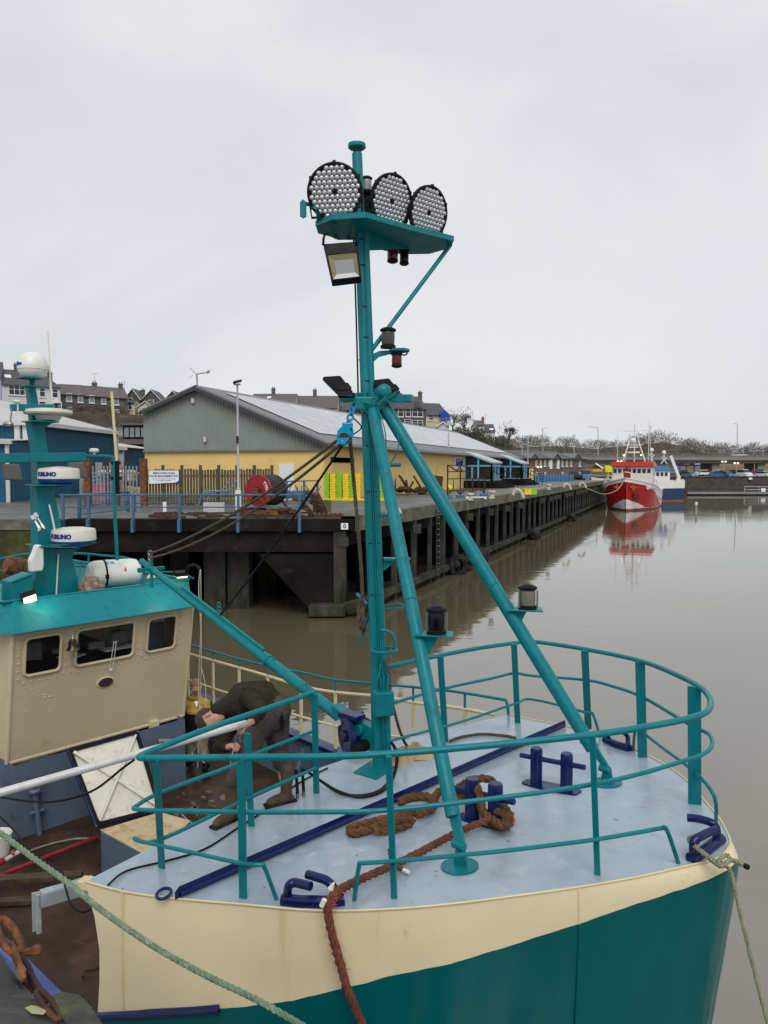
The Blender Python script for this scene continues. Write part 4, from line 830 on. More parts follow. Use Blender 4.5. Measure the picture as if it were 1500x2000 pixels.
# --- fences
def pale_fence(name, label, a_, b_, h, mt, pitch, wd, posts=3, pm=None, rails=(.4, 1.5), jag=.0):
    root = empty(name, (a_+b_)/2, label, 'fence'); d = (b_-a_); L_ = d.length; d.normalize(); nn = V((d.y, -d.x, 0)); m = MB()
    for z in rails: m.bar(a_+V((0,0,z)), b_+V((0,0,z)), .06, .08)
    m.build('rail', mt, root, smooth=0); m = MB(); rr = random.Random(2)
    for k in range(int(L_/pitch)+1):
        q = a_+d*(k*pitch)+nn*.05; m.bar(q+V((0,0,.05)), q+V((0,0,h+rr.uniform(-jag, jag))), wd, .03, nn)
    m.build('paling', mt, root, smooth=0)
    for k in range(posts): q = a_+d*(L_*k/(posts-1))-nn*.06; m = MB(); m.bar(q, q+V((0,0,h+.22)), .14, .14, d); m.build('post', pm or mt, root, smooth=0)
    return root
p0, p1 = UZ(282, 988, QZ), UZ(532, 984, QZ)
wf_ = pale_fence('wooden_fence', 'weathered wooden paling fence in front of the yellow gable', p0, p1, 1.78, 'fence_wood', .14, .11, 8, rails=(.4, 1.45), jag=.04)
p0b, p1b = UZ(176, 988, QZ), UZ(281, 987, QZ)
pale_fence('steel_fence', 'grey steel palisade fence of the waste yard', p0b, p1b, 1.95, 'fence_steel', .17, .075, 4, 'rust_dark', rails=(.4, 1.6))
for px in (174, 228, 283):
    q = UZ(px, 988, QZ); m = MB(); m.box((q.x, q.y-.1, QZ+1.15), (.3, .3, 2.3)); tag(m.build('rusty_post', 'rust', smooth=0), {174: 'rusty brown gate post at the left end of the steel fence', 228: 'rusty post in the middle of the steel fence', 283: 'rusty post between steel fence and wooden fence'}[px], 'post', 'rusty gate posts of the waste yard')
d = (p1-p0).normalized(); nn = V((d.y, -d.x, 0)); fr = frame(UP(291, 932, p0+nn*.12, nn), d); wS = (UP(349, 932, p0+nn*.12, nn)-fr(0,0,0)).length; hS = .64
root = empty('site_sign', fr(wS/2, 0, -hS/2), 'white waste management sign on the wooden fence', 'sign')
m = MB(fr); m.box((wS/2, 0, 0), (wS, .04, hS)); m.build('board', 'sign_white', root, smooth=0)
m = MB(fr); m.prism([(wS*.1,-.03,-hS/2), (wS,-.03,-hS/2), (wS,-.03,-hS/2+.16), (wS*.96,-.03,-hS/2+.08), (wS*.85,-.03,-hS/2+.05)], (0,0,0)) if 0 else m.add([(wS*.1,-.024,-hS/2), (wS,-.024,-hS/2), (wS,-.024,-hS/2+.17), (wS*.95,-.024,-hS/2+.08), (wS*.82,-.024,-hS/2+.045)], [(0,1,2,3,4)])
m.build('corner_flash', 'ink_blue', root, smooth=0)
text('Milford Fish Docks', .135, 'ink_blue', root, 'lettering', lambda x, y, z: fr(wS*.5+x, -.026-z, .2+y), ext=.002, bold=.003)
text('WASTE MANAGEMENT SITE', .125, 'ink_blue', root, 'lettering', lambda x, y, z: fr(wS*.5+x*.86, -.026-z, .05+y), ext=.002, bold=.003)
for k in range(2):
    text('All waste must be placed in the correct skip' if k == 0 else 'No unauthorised dumping', .06, 'ink_blue', root, 'lettering', lambda x, y, z: fr(wS*.5+x, -.026-z, -.08-.08*k+y), ext=.002)
# things in the waste yard behind the steel fence
def cont(name, px0, px1, yt, yb, Y, mt, label, d=1.2, group='containers in the waste yard'):
    a_ = UY(px0, yb, Y); b_ = UY(px1, yt, Y); root = empty(name, ((a_.x+b_.x)/2, Y, QZ), label, 'container', group)
    m = MB(); m.ab((a_.x, Y, a_.z+.1), (b_.x, Y+d, b_.z)); m.build('body', mt, root, bevel=.04, smooth=0)
    m = MB(); 
    for k in range(4): x = a_.x+(b_.x-a_.x)*(k+.5)/4; m.ab((x-.05, Y-.05, a_.z+.15), (x+.05, Y-.002, b_.z-.1))
    m.ab((a_.x-.04, Y-.06, b_.z+.002), (b_.x+.04, Y+d+.02, b_.z+.08)); m.build('rim', mt, root, smooth=0)
cont('waste_container', 184, 203, 948, 984, 42, 'pink', 'pink tank behind the left half of the steel fence')
cont('waste_container', 207, 221, 949, 984, 42.5, 'car_sky', 'blue tank beside the pink one behind the steel fence')
cont('waste_container', 185, 192, 932, 946, 46, 'rail_sky', 'small pale green tub higher up behind the steel fence')
cont('waste_container', 196, 204, 924, 943, 47, 'render_blue', 'small blue skip higher up behind the steel fence')
cont('waste_container', 242, 256, 930, 943, 48, 'render_white', 'white crate pile behind the right half of the steel fence')
m = MB(); rr = random.Random(8)
for k in range(40): p = UY(rr.uniform(242, 272), rr.uniform(953, 966), 44); m.sphere(p, rr.uniform(.08, .2), 6, (1.3, .6, .7))
tag(m.build('scrap_heap', 'sacking', smooth=0), 'heap of pale scrap behind the steel fence', 'scrap heap')
r = empty('yard_van', UY(222, 984, 52), 'pale canopy with scalloped edge behind the steel fence', 'canopy'); m = MB(); a_, b_ = UY(188, 918, 52), UY(250, 922, 52); m.ab((a_.x, 52, a_.z-.5), (b_.x, 54, a_.z)); m.build('canopy_top', 'white_trim', r, bevel=.2, smooth=0)
m = MB()
for x in (a_.x+.2, b_.x-.2): m.box((x, 53, (QZ+a_.z)/2), (.12, .12, a_.z-QZ-.5))
m.build('leg', 'galv', r, smooth=0)
# bollards yellow/black
def ybollard(px, yb, yt, label, w=.22):
    p = UZ(px, yb, QZ); t_ = UY(px, yt, p.y); root = empty('striped_bollard', p, label, 'bollard', 'yellow and black bollards by the blue sheds'); h = t_.z-QZ
    m = MB(); m.lathe([(w/1.8,0),(w/1.8,h-.05),(w/3,h)], p, n=12); m.build('post', 'post_yellow', root)
    for k in (.3, .62): m = MB(); m.lathe([(w/1.75,0),(w/1.75,h*.14)], p+V((0,0,h*k)), n=12); m.build('black_band', 'ink_black', root)
ybollard(46, 976, 950, 'yellow bollard at the corner of the big blue warehouse', .24)
ybollard(135, 968, 947, 'striped bollard left of the pale shed doors')
ybollard(167, 968, 946, 'striped bollard next to the rusty gate post')
# dock lamp post
p = UZ(466, 1000, QZ); root = empty('dock_lamp', p, 'grey lamp post with flat floodlight head behind the jetty railing', 'lamp post')
h = UY(466, 752, p.y).z-QZ; m = MB(); m.lathe([(.075,0),(.075,1.0),(.05,1.05),(.04,h)], p, n=12); m.build('pole', 'galv', root)
m = MB(); m.box(p+V((0,-.05,h+.02)), (.28,.1,.06)); m.build('bracket', 'galv', root, smooth=0)
m = MB(); m.box(p+V((.03,-.12,h+.13)), (.34,.28,.07), Matrix.Rotation(.35, 3, 'X') @ Matrix.Rotation(-.2, 3, 'Y')); m.build('lamp_head', 'black', root, bevel=.02, smooth=0)
m = MB(); m.box(p+V((0,-.09,3.0)), (.1,.08,.3)); m.build('control_box', 'rust_dark', root, smooth=0)
m = MB(); m.box(p+V((0,-.02,.45)), (.22,.2,.9)); m.build('base_box', 'frame_white', root, bevel=.01, smooth=0)
# --- net drum
Yd = 29.8; c = UY(505, 958, Yd); ax = V((.42, .9, 0)).normalized(); root = empty('net_drum', (c.x+.4, Yd+.3, QZ), 'large cable drum with red painted end on a rusty cradle', 'cable drum')
R1 = .62
m = MB(); m.lathe([(.09,-.2),(.1,-.05),(R1-.02,-.05),(R1,-.03),(R1,.0),(R1-.02,.03),(.1,.03)], c, ax, 40); fl_ = m.build('end_disc', 'red_paint', root)
m = MB(); m.lathe([(R1*.5,.031),(R1*.93,.033),(R1*.97,.3),(R1*.97,.9),(R1*.9,1.0),(R1*.5,1.02)], c, ax, 40); m.build('rope_winding', 'drum_black', root)
m = MB(); m.lathe([(R1-.04,1.02),(R1,1.04),(R1-.02,1.09),(.1,1.1),(.08,1.25)], c, ax, 40); m.build('end_disc', 'drum_black', root)
m = MB(); m.lathe([(.14,-.12),(.14,-.051)], c, ax, 16); m.build('hub', 'rust_dark', root)
side = ax.cross(V((0,0,1))).normalized(); upv_ = V((0,0,1))
if side.x < 0: side = -side
def ontxt(x, y, z):
    a_ = R(-15); X_ = side*(cos(a_)*x-sin(a_)*y)*1; Z_ = sin(a_)*x+cos(a_)*y; o = side*.3+V((0,0,.22))
    # written along the rim, reading downwards
    rr_ = .42+y; an = R(12)-x/.42; return c-ax*(.056+z)+side*(rr_*cos(an))+V((0,0,rr_*sin(an)))
text('TYSON', .17, 'ink_white', fl_, 'painted_letters', ontxt, ext=.002, bold=.004)
m = MB(); zc_ = c.z
for off in (-.16, 1.2):
    q = c+ax*off
    for s_ in (-1, 1): m.bar(q+V((0,0,-.02)), V((q.x, q.y, QZ+.14))+side*s_*.62, .08, .08, ax)
    m.bar(V((q.x, q.y, QZ+.12))-side*.95, V((q.x, q.y, QZ+.12))+side*.95, .12, .16)
    m.box(q, (.16, .16, .2))
for s_ in (-.6, .6): m.bar(V((c.x, c.y, QZ+.2))-ax*.3+side*s_, V((c.x, c.y, QZ+.2))+ax*1.35+side*s_, .1, .1)
m.build('cradle', 'rust', root, smooth=0)
# --- stacks of fish boxes
proto = {}
def fishbox(mt):
    m = MB(); w_, d_, h_ = .325, .78, .145; t_ = .03
    m.ab((-w_/2,-d_/2,0),(w_/2,d_/2,.03)); m.ab((-w_/2,-d_/2,.03),(w_/2,-d_/2+t_,h_-.02)); m.ab((-w_/2,d_/2-t_,.03),(w_/2,d_/2,h_-.02)); m.ab((-w_/2,-d_/2+t_,.03),(-w_/2+t_,d_/2-t_,h_-.02)); m.ab((w_/2-t_,-d_/2+t_,.03),(w_/2,d_/2-t_,h_-.02))
    m.ab((-w_/2-.02,-d_/2-.02,h_-.022),(w_/2+.02,-d_/2+t_+.005,h_-.002)); m.ab((-w_/2-.02,d_/2-t_-.005,h_-.022),(w_/2+.02,d_/2+.02,h_-.002)); m.ab((-w_/2-.02,-d_/2+t_+.006,h_-.022),(-w_/2+t_+.005,d_/2-t_-.006,h_-.002)); m.ab((w_/2-t_-.005,-d_/2+t_+.006,h_-.022),(w_/2+.02,d_/2-t_-.006,h_-.002))
    return m.build('fish_box', mt, smooth=0, origin=(0,0,0))
rr = random.Random(4); seq = [(624.5,'y'),(637,'g'),(650,'y'),(662,'g'),(675.5,'y'),(687,'g'),(698.5,'y'),(733,'y'),(745,'g')]; used = set()
for px, c_ in seq:
    mt = 'fish_yellow' if c_ == 'y' else 'fish_green'; gp = UZ(px, 977.5, QZ); n = 10
    for k in range(n):
        if mt not in proto: proto[mt] = fishbox(mt); o = proto[mt]
        else: o = proto[mt].copy(); col.objects.link(o)
        o.location = (gp.x+rr.uniform(-.012, .012), gp.y+.4, QZ+.1+k*.147); o.rotation_euler = (0, 0, rr.uniform(-.02, .02))
        tag(o, ('yellow' if c_ == 'y' else 'green')+' plastic fish box in the tall stacks beside the yellow hall', 'fish box', ('yellow' if c_ == 'y' else 'green')+' fish boxes stacked by the hall')
m = MB()
for px in (630, 656, 681, 704, 739): gp = UZ(px, 977.5, QZ); m.box((gp.x, gp.y+.4, QZ+.05), (1.0 if px < 739 else .9, 1.0, .1)) if px in (630, 681, 739) else m.box((gp.x, gp.y+.4, QZ+.05), (.5, 1.0, .09))
tag(m.build('stack_pallets', 'fish_yellow', smooth=0), 'low yellow pallets under the stacked fish boxes', 'pallet')
# pallets, block, white barrier, plate
def pallet(loc, rot, label):
    root = empty('wooden_pallet', loc, label, 'pallet', 'wooden pallets by the jetty edge'); WO[root.name] = V((0,0,0)); root.rotation_euler = rot
    m = MB()
    for k in range(7): m.box((-.5+k*.167, 0, .12), (.1, 1.0, .02))
    m.build('top_slat', 'wood_old', root, smooth=0); m = MB()
    for y in (-.45, 0, .45): m.box((0, y, .06), (1.1, .1, .095))
    m.build('bearer', 'rust_dark', root, smooth=0); m = MB()
    for k in range(3): m.box((0, -.45+k*.45, .0), (1.1, .1, .02))
    m.build('bottom_slat', 'wood_old', root, smooth=0)
p = UZ(610, 1010, QZ); pallet(p+V((.1, .3, .45)), (R(-62), R(5), R(-60)), 'wooden pallet leaning upright against the mossy block')
p = UZ(592, 1010, QZ); pallet(p+V((0, .1, .3)), (R(-50), R(0), R(-70)), 'second pallet leaning lower, left of the upright pallet')
p = UZ(640, 1011, QZ); pallet(p+V((0,.3,.02)), (0, 0, .1), 'flat wooden pallet carrying the mossy concrete block')
p = UZ(624, 1008, QZ); m = MB(); m.box(p+V((.05,.55,.36)), (.62,.55,.46), Matrix.Rotation(.3, 3, 'Z')); tag(m.build('concrete_block', 'block_moss', bevel=.02, smooth=0), 'mossy concrete block standing on the flat pallet', 'block')
p = UZ(418, 1002, QZ); root = empty('slatted_barrier', p, 'short white ribbed barrier standing behind the jetty railing', 'barrier')
m = MB(); m.box(p+V((0,0,.22)), (.86,.05,.42)); m.build('panel', 'white_trim', root, smooth=0); m = MB()
for k in range(8): m.box(p+V((-.38+k*.108,-.04,.22)), (.04,.04,.4))
m.build('rib', 'white_trim', root, smooth=0)
for px, yy, wx, lab, mt, hh in ((372, 986, .5, 'small yellow kerb stop by the wooden fence', 'post_yellow', .12), (322, 1000, .14, 'short white post with blue stripes behind the low railing', 'sign_white', .42)):
    p = UZ(px, yy, QZ); m = MB(); m.box(p+V((0,0,hh/2)), (wx,.14,hh)); tag(m.build('kerb_stop' if wx > .3 else 'marker_post', mt, bevel=.02, smooth=0), lab, 'kerb stop' if wx > .3 else 'post')
m = MB(); rr = random.Random(6)
for k in range(60):
    p = UZ(rr.uniform(300, 600), rr.uniform(1002, 1012), QZ); m.box(p+V((0,0,.03)), (rr.uniform(.1,.9), rr.uniform(.04,.12), rr.uniform(.03,.08)), Matrix.Rotation(rr.uniform(-.5,.5), 3, 'Z'))
tag(m.build('loose_debris', 'rust_dark', smooth=0), 'loose rusty bars and debris strewn along the jetty edge', 'debris', kind='stuff')
# blue bent pipe frame left of drum
p = UZ(440, 992, QZ); m = MB(); 
for o in (0, .35): m.tube(spline([p+V((-1.3+o,.3,.1)), p+V((-1.0+o,.2,.75)), p+V((-.2+o,.1,.8)), p+V((.2+o,0,1.3))], 6), .03, 6)
for k in range(3): m.tube([p+V((-1.1+k*.5,.2,.7)), p+V((-.75+k*.5,.2,.72))], .025, 5)
tag(m.build('bent_pipework', 'car_sky'), 'bent pale blue pipe frame left of the cable drum', 'pipe frame')
m = MB(); rr = random.Random(10)
for k in range(12): p = UZ(rr.uniform(545, 612), 979, QZ); m.tube([p+V((0,0,.1)), p+V((rr.uniform(-.5,.5), .1, rr.uniform(.6,1.0)))], .03, 5)
for k in range(8): p = UZ(548+8*k, 978, QZ); m.sphere(p+V((0,.1,.35)), .25, 7)
tag(m.build('blue_scrap_pile', 'render_blue', smooth=0), 'pile of blue pipes and netting right of the cable drum', 'scrap pile')
# rusty frame on blue feet
p0, p1 = UZ(874, 973, QZ), UZ(946, 969, QZ); d = p1-p0; L_ = d.length; d.normalize(); root = empty('rusty_trestle', p0+d*L_/2, 'rusty steel frame on four small blue feet on the jetty', 'frame')
m = MB(); G_ = lambda x, z, y=0: p0+d*(L_*x)+V((0, y, z))
zl, zm, zh = .45, 1.2, 2.05
for x, zt_ in ((0, zh), (.33, zh-.25), (.66, zm), (1, zm)): m.bar(G_(x,.12), G_(x,zt_), .07, .07, d)
for z, x1_ in ((zl, 1), (zm, 1), (zh-.4, .6)): m.bar(G_(0,z), G_(x1_,z), .06, .06)
m.bar(G_(0,zh), G_(.25,zh-.35), .06, .06); m.bar(G_(.25,zh-.35), G_(.33,zh), .06, .06); m.bar(G_(0,zh,0), G_(.55,zh,.3), .05, .05); m.bar(G_(.33,zh-.05), G_(.36,zh-.4), .05, .05)
for x in (.15, .5, .83): m.bar(G_(x,zl), G_(x,zm), .04, .04, d)
for x in (0, .33, .66, 1):
    if x > 0: m.bar(G_(x-.1,zl), G_(x,.2), .05, .05, d)
    if x < 1: m.bar(G_(x+.1,zl), G_(x,.2), .05, .05, d)
m.build('steelwork', 'rust_dark', root, smooth=0)
for x in (0, .33, .66, 1): m = MB(); m.box(G_(x,.09), (.55,.4,.16)); m.build('foot', 'render_blue', root, bevel=.02, smooth=0)
m = MB(); m.sphere(G_(.05,.65), .18, 8); tag(m.build('yellow_bag', 'hi_yellow', smooth=0), 'small yellow bag hooked on the rusty frame', 'bag')
# trawl gear heap by the wall
p = UZ(800, 966, QZ); root = empty('trawl_gear', p, 'heap of rusty trawl gear against the yellow wall', 'trawl gear'); m = MB(); rr = random.Random(3)
for k in range(26): q = p+V((rr.uniform(-1.6,2.4), rr.uniform(0,1.5), .15+rr.uniform(0,.3))); m.sphere(q, rr.uniform(.14,.3), 8, (1.2,1,.7))
for k in range(9): q = p+V((rr.uniform(-1.2,2), rr.uniform(0,1), .1)); m.bar(q, q+V((rr.uniform(-.8,.8), rr.uniform(-.3,.3), rr.uniform(.7,1.5))), .09, .12)
m.build('rusty_parts', 'rust_dark', root, smooth=0)
m = MB(); m.box(p+V((1.9,.9,.75)), (1.0,.3,1.2), Matrix.Rotation(.1, 3, 'Y')); m.build('trawl_door', 'rust_dark', root, bevel=.05, smooth=0)
p = UZ(796, 960, QZ); m = MB(); m.sphere(p+V((0,-.3,.35)), .3, 12); tag(m.build('red_float', 'red_lens' if 0 else 'red_paint'), 'round red float lying on the rusty trawl gear', 'float')
p = UZ(768, 958, QZ); m = MB(); m.box(p+V((.6,.5,.3)), (1.8,.8,.12)); m.box(p+V((-.1,.5,.12)), (.1,.6,.24)); m.box(p+V((1.3,.5,.12)), (.1,.6,.24)); tag(m.build('low_bench', 'wood_old', smooth=0), 'low wooden bench against the yellow hall wall', 'bench')
# white mooring bollards along the jetty edge
def mooring(px, py, label, kind=0, sc=1):
    p = UZ(px, py, QZ+.1); m = MB(); root = None
    if kind: m.lathe([(.22*sc,0),(.14*sc,.08*sc),(.12*sc,.3*sc),(.24*sc,.36*sc),(.26*sc,.44*sc),(.2*sc,.5*sc)], p, n=14)
    else: m.tube(spline([p+V((-.4,0,0))*sc, p+V((-.35,0,.28))*sc, p+V((-.05,0,.42))*sc, p+V((.25,0,.2))*sc, p+V((.42,.0,-.25))*sc], 6), [.13*sc]*25, 10)
    tag(m.build('mooring_post', 'post_cream'), label, 'mooring post', 'cream mooring posts along the jetty edge')
mat('post_cream', (.55, .5, .4), .6, var=.2, scale=6, dirt=(.2, .1, .05), dlev=.6, dscale=5)
mooring(770, 1003, 'curved cream mooring horn right of the mast', 0, .65)
mooring(919, 977, 'round cream bollard head near the right foot of the rusty frame', 1, .8)
mooring(961, 973, 'cream mushroom bollard right of the rusty frame', 1, .9)
mooring(1012, 967, 'large curved cream mooring horn left of the yellow green box', 0, .85)
mooring(1072, 956, 'cream bollard right of the yellow green box', 1, .9)
mooring(1108, 952, 'cream mooring post nearest the red trawler', 0, .8); mooring(1138, 949, 'last cream mooring horn beside the red trawler bow', 0, .8)
p = UZ(930, 976, QZ); m = MB(); m.box(p+V((0,0,.1)), (1.2,.2,.16)); tag(m.build('white_beam', 'frame_white', bevel=.02, smooth=0), 'short white beam lying beside the rusty frame', 'beam')
for px, mt, lb in ((1029, 'fish_yellow', 'yellow half of the box pair lying on the jetty edge'), (1039, 'fish_green', 'green half of the box pair lying on the jetty edge')):
    p = UZ(px, 966, QZ+.1); o = proto[mt].copy(); col.objects.link(o); o.location = p+V((0,0,.02)); o.scale = (1.4, 1.2, 2.6); tag(o, lb, 'fish box', 'fish boxes on the jetty edge')
# =====================================================  FAR BOATS
def ship_hull(fr, stations, levels, matf):
    """stations: list of (x, halfbeam_deck, sheer z, halfbeam_water); rows of points from keel up"""
    m = MB(fr); rows = []
    for sgn in (1, -1):
        for j in range(len(levels)):
            row = []
            for (x, hb, sz, hw, rake) in stations:
                u = levels[j]; z = -.6+u*(sz+.6); k = max(0, (z)/(sz)); k = k**.8 if k > 0 else 0
                row.append(V((x+rake*k, sgn*(hw+(hb-hw)*k), z)))
            rows.append(row)
    n = len(levels); k = len(stations); vs = [p for r_ in rows for p in r_]; m.add(vs, [])
    for h in range(2):
        for j in range(n-1):
            for i in range(k-1):
                a = (h*n+j)*k+i; q = (a, a+1, a+k+1, a+k); m.f.append(q if h == 0 else q[::-1])
                zc_ = (vs[a].z+vs[a+k+1].z)/2; m.m.append(matf(stations[i][0], zc_, (stations[i][2]+stations[i+1][2])/2))
    for j in range(n-1):
        a, b_ = j*k, (n+j)*k; m.f.append((a, a+k, b_+k, b_)); m.m.append(matf(stations[0][0], vs[a].z, stations[0][2]))
    return m
bow = UZ(1222, 998, 0); hd = V((-sin(R(23)), -cos(R(23)), 0)); pt = V((-hd.y, hd.x, 0))
Ls = 18
red = empty('red_trawler', bow-hd*Ls/2, 'red and white fishing trawler moored bow towards us at the far jetty', 'trawler')
ft = lambda x, y, z: bow+hd*(x-Ls)+pt*y+V((0,0,z))
st = []
for i in range(73):
    u = i/72; x = Ls*u; hb = 3.45*(1-max(0, (u-.68)/.32)**2.3); hw = 3.2*(1-max(0, (u-.5)/.5)**1.7); sz = 2.5+1.7*max(0, (u-.3)/.7)**2
    st.append((x, max(hb, .06), sz, max(hw, .04), 1.2*max(0, (u-.7)/.3)))
def mf(x, z, sz):
    u = x/Ls
    if z < .25: return 2
    if z > sz-.45-.0*u-(1.7*max(0, (.86-u))*1.4 if u < .86 else 0): return 1
    if z < .3+1.25*max(0, (u-.78)/.22): return 1
    return 0
m = ship_hull(ft, st, [0, .12]+[.14+.86*k/44 for k in range(45)], mf); m.build('hull', ['boat_red', 'boat_white', 'antifoul'], red)
m = MB(ft); m.add([V((x+rk, hb-.1, sz-.5)) for (x, hb, sz, hw, rk) in st]+[V((x+rk, -hb+.1, sz-.5)) for (x, hb, sz, hw, rk) in st], [(i, i+1, 73+i+1, 73+i) for i in range(72)]); m.build('deck', 'red_paint', red, smooth=0)
m = MB(); m.tube([ft(x+rk, hb+.02, sz) for (x, hb, sz, hw, rk) in st], .07, 6); m.tube([ft(x+rk, -hb-.02, sz) for (x, hb, sz, hw, rk) in st], .07, 6); m.build('gunwale', 'boat_white', red)
wx = Ls-7.5; z0, z1, z2 = 3.0, 5.7, 6.35
m = MB(ft); m.ab((wx-5, -2.6, z0-.6), (wx, 2.6, z1)); wh_ = m.build('wheelhouse', 'boat_white', red, bevel=.15, smooth=0)
m = MB(ft); m.prism([(wx+.35,-2.9,z1+.05),(wx+.35,2.9,z1+.05),(wx-.2,2.6,z2),(wx-.2,-2.6,z2)], (0,0,0)) if 0 else m.add([(wx+.45,-2.9,z1),(wx+.45,2.9,z1),(wx-.1,2.65,z2),(wx-.1,-2.65,z2),(wx-5.4,-2.9,z1),(wx-5.4,2.9,z1),(wx-5,2.65,z2),(wx-5,-2.65,z2)], [(0,1,2,3),(1,5,6,2),(4,0,3,7),(3,2,6,7),(4,5,1,0)]); m.build('wheelhouse_roof', 'red_roof' if 0 else 'boat_red', red, smooth=0)
for k in range(8):
    y = -2.2+k*4.4/7; m = MB(ft); m.box((wx+.03, y, z1-.62), (.08, .42, .55)); m.build('window', 'pane', wh_, smooth=0)
m = MB(); 
for y in (-1.5, 1.5): m.tube([ft(wx-2.5, y, z2), ft(wx-2.5, y*.35, z2+3.0)], .09, 6)
m.tube([ft(wx-3.2, 0, z2), ft(wx-3.2, 0, z2+5.2)], .1, 6); m.tube([ft(wx-2.5, -1.2, z2+2.3), ft(wx-2.5, 1.2, z2+2.3)], .06, 5); m.tube([ft(wx-3.2, -1.6, z2+4.3), ft(wx-3.2, 1.6, z2+4.3)], .05, 5)
m.tube([ft(wx-3.6, -1.3, z2), ft(wx-3.6, -.7, z2+4)], .07, 5); m.tube([ft(wx-2.5, 1.9, z2), ft(wx-2.5, 1.9, z2+5.5)], .035, 4); m.tube([ft(wx-2.6, -2.2, z2), ft(wx-2.6, -2.2, z2+4.5)], .035, 4)
m.build('mast', 'boat_white', red)
for y, z, r_ in ((.75, 3.9, .33), (-.1, 2.9, .4)): m = MB(); m.sphere(ft(wx-2.5, y, z2+z), r_, 12); m.build('satellite_dome', 'frame_white', red)
m = MB(ft); m.box((wx-2.3, 0, z2+1.3), (.3, 1.6, .2)); m.box((wx-2.3, 0, z2+2.0), (.3, 1.2, .15)); m.build('radar_scanner', 'frame_white', red, smooth=0)
for y in (1.0, -1.3): m = MB(ft); m.box((wx-2.0, y, z2+.9), (.22,.2,.2)); m.build('deck_lamp', 'lamp_warm', red, smooth=0)
m = MB(); rail = [(x+rk, hb*.96, sz+.75) for (x, hb, sz, hw, rk) in st if x > Ls*.62]
m.tube([ft(*p) for p in rail]+[ft(x, -y, z) for x, y, z in reversed(rail)], .05, 5)
for x, y, z in rail[::5]:
    for s_ in (-1, 1): m.tube([ft(x, s_*y, z-.75), ft(x, s_*y, z)], .04, 4)
m.build('guard_rail', 'boat_white', red)
m = MB(ft); m.box((Ls-1.0, 0, 4.5), (.8,.8,1.0)); m.lathe([(.25,0),(.22,.9)], (Ls-.9,0,4.9), n=8); m.build('bow_winch', 'red_paint', red, bevel=.05, smooth=0)
def onhull(side, px0, z0_, sc=1):
    # flank point at picture px on the hull: find station
    best = None
    for (x, hb, sz, hw, rk) in st:
        kk = max(0, z0_/sz)**.8; p = ft(x+rk*kk, side*(hw+(hb-hw)*kk), z0_); q = proj(p)
        if best is None or abs(q[0]-px0) < best[0]: best = (abs(q[0]-px0), x, p)
    return best[2]
def flanktext(s_, side, pa, pb, z_, size, nm, bo=.008):
    p, q = onhull(side, pa, z_), onhull(side, pb, z_); d = (q-p).normalized(); nn = V((d.y, -d.x, 0)); c = (p+q)/2; zz = (q.z-p.z)
    text(s_, size, 'ink_white', red, nm, lambda x, y, z: c+d*x*.85+V((0,0,y))+nn*(.3+z), ext=.02, bold=.008)
s1 = 1 if (proj(ft(10, 3, 2))[0] > proj(ft(10, -3, 2))[0]) else -1
flanktext('OJ15', s1, 1257, 1268, 3.0, .62, 'registration_number'); flanktext('OJ15', -s1, 1190, 1198, 3.0, .6, 'registration_number')
for sd_ in (s1, -s1):
    p = onhull(sd_, 1238 if sd_ == s1 else 1207, 3.0); tw = V((-.25,-.9,0)); m = MB(); a_ = [V((0,0,.45)), V((.12,0,.1)), V((.6,0,.0)), V((.15,0,-.12)), V((.1,0,-.5)), V((-.15,0,-.1)), V((-.6,0,.2)), V((-.12,0,.12))]
    m.prism([p+tw*.5+q for q in a_], (0, .2, 0)); m.build('bow_emblem', 'brass', red, smooth=0)
p = onhull(s1, 1243, 1.9); m = MB(); m.box(p+V((-.1,-.35,0)), (.75,.6,.6)); m.build('anchor_recess', 'rust_dark', red, bevel=.05, smooth=0)
m = MB(); m.tube(spline([ft(x+rk*.3, s1*(hw+.15), .9+.1*u) for u, (x, hb, sz, hw, rk) in enumerate(st[12:57:3])], 3), .06, 5); m.build('rubbing_strake', 'boat_red', red)
# blue and white boat
o = UZ(1306, 979, 0); o = UY(1306, 978, 132); o.z = 0; Lb = 15
fb = lambda x, y, z: V((UY(1325, 978, 132).x-x, 132+y+.0, z))
blu = empty('blue_trawler', fb(7, 0, 0), 'blue and white fishing boat with white crane arm behind the red trawler', 'fishing boat')
st = []
for i in range(17):
    u = i/16; x = Lb*u; hb = 2.7*(1-max(0, (u-.6)/.4)**2.2); st.append((x, max(hb,.05), 3.1+.5*(1-u)**3*0+.9*max(0,(u-.4)/.6)**2+.35*(1-u), max(hb*.92,.04), .8*u*0))
m = ship_hull(fb, st, [0, .12, .2, .35, .5, .6, .68, .76, .85, .93, 1], lambda x, z, sz: 2 if z < .35 else (1 if z > 2.0 else 0)); m.build('hull', ['boat_blue', 'boat_white', 'antifoul'], blu, smooth=0)
m = MB(fb); m.add([V((x, hb-.1, sz-.6)) for (x, hb, sz, hw, rk) in st]+[V((x, -hb+.1, sz-.6)) for (x, hb, sz, hw, rk) in st], [(i, i+1, 17+i+1, 17+i) for i in range(16)]); m.build('deck', 'boat_white', blu, smooth=0)
m = MB(fb); m.ab((2.2,-1.9,2.5), (7.2,1.9,5.1)); wh_ = m.build('wheelhouse', 'boat_white', blu, bevel=.12, smooth=0)
m = MB(fb); m.add([(1.9,-2.2,5.1),(7.4,-2.2,5.1),(7.4,2.2,5.1),(1.9,2.2,5.1),(2.6,-1.7,5.9),(7,-1.7,5.9),(7,1.7,5.9),(2.6,1.7,5.9)], [(0,1,5,4),(1,2,6,5),(3,0,4,7),(4,5,6,7),(0,3,2,1)]); m.build('wheelhouse_roof', 'car_blue', blu, smooth=0)
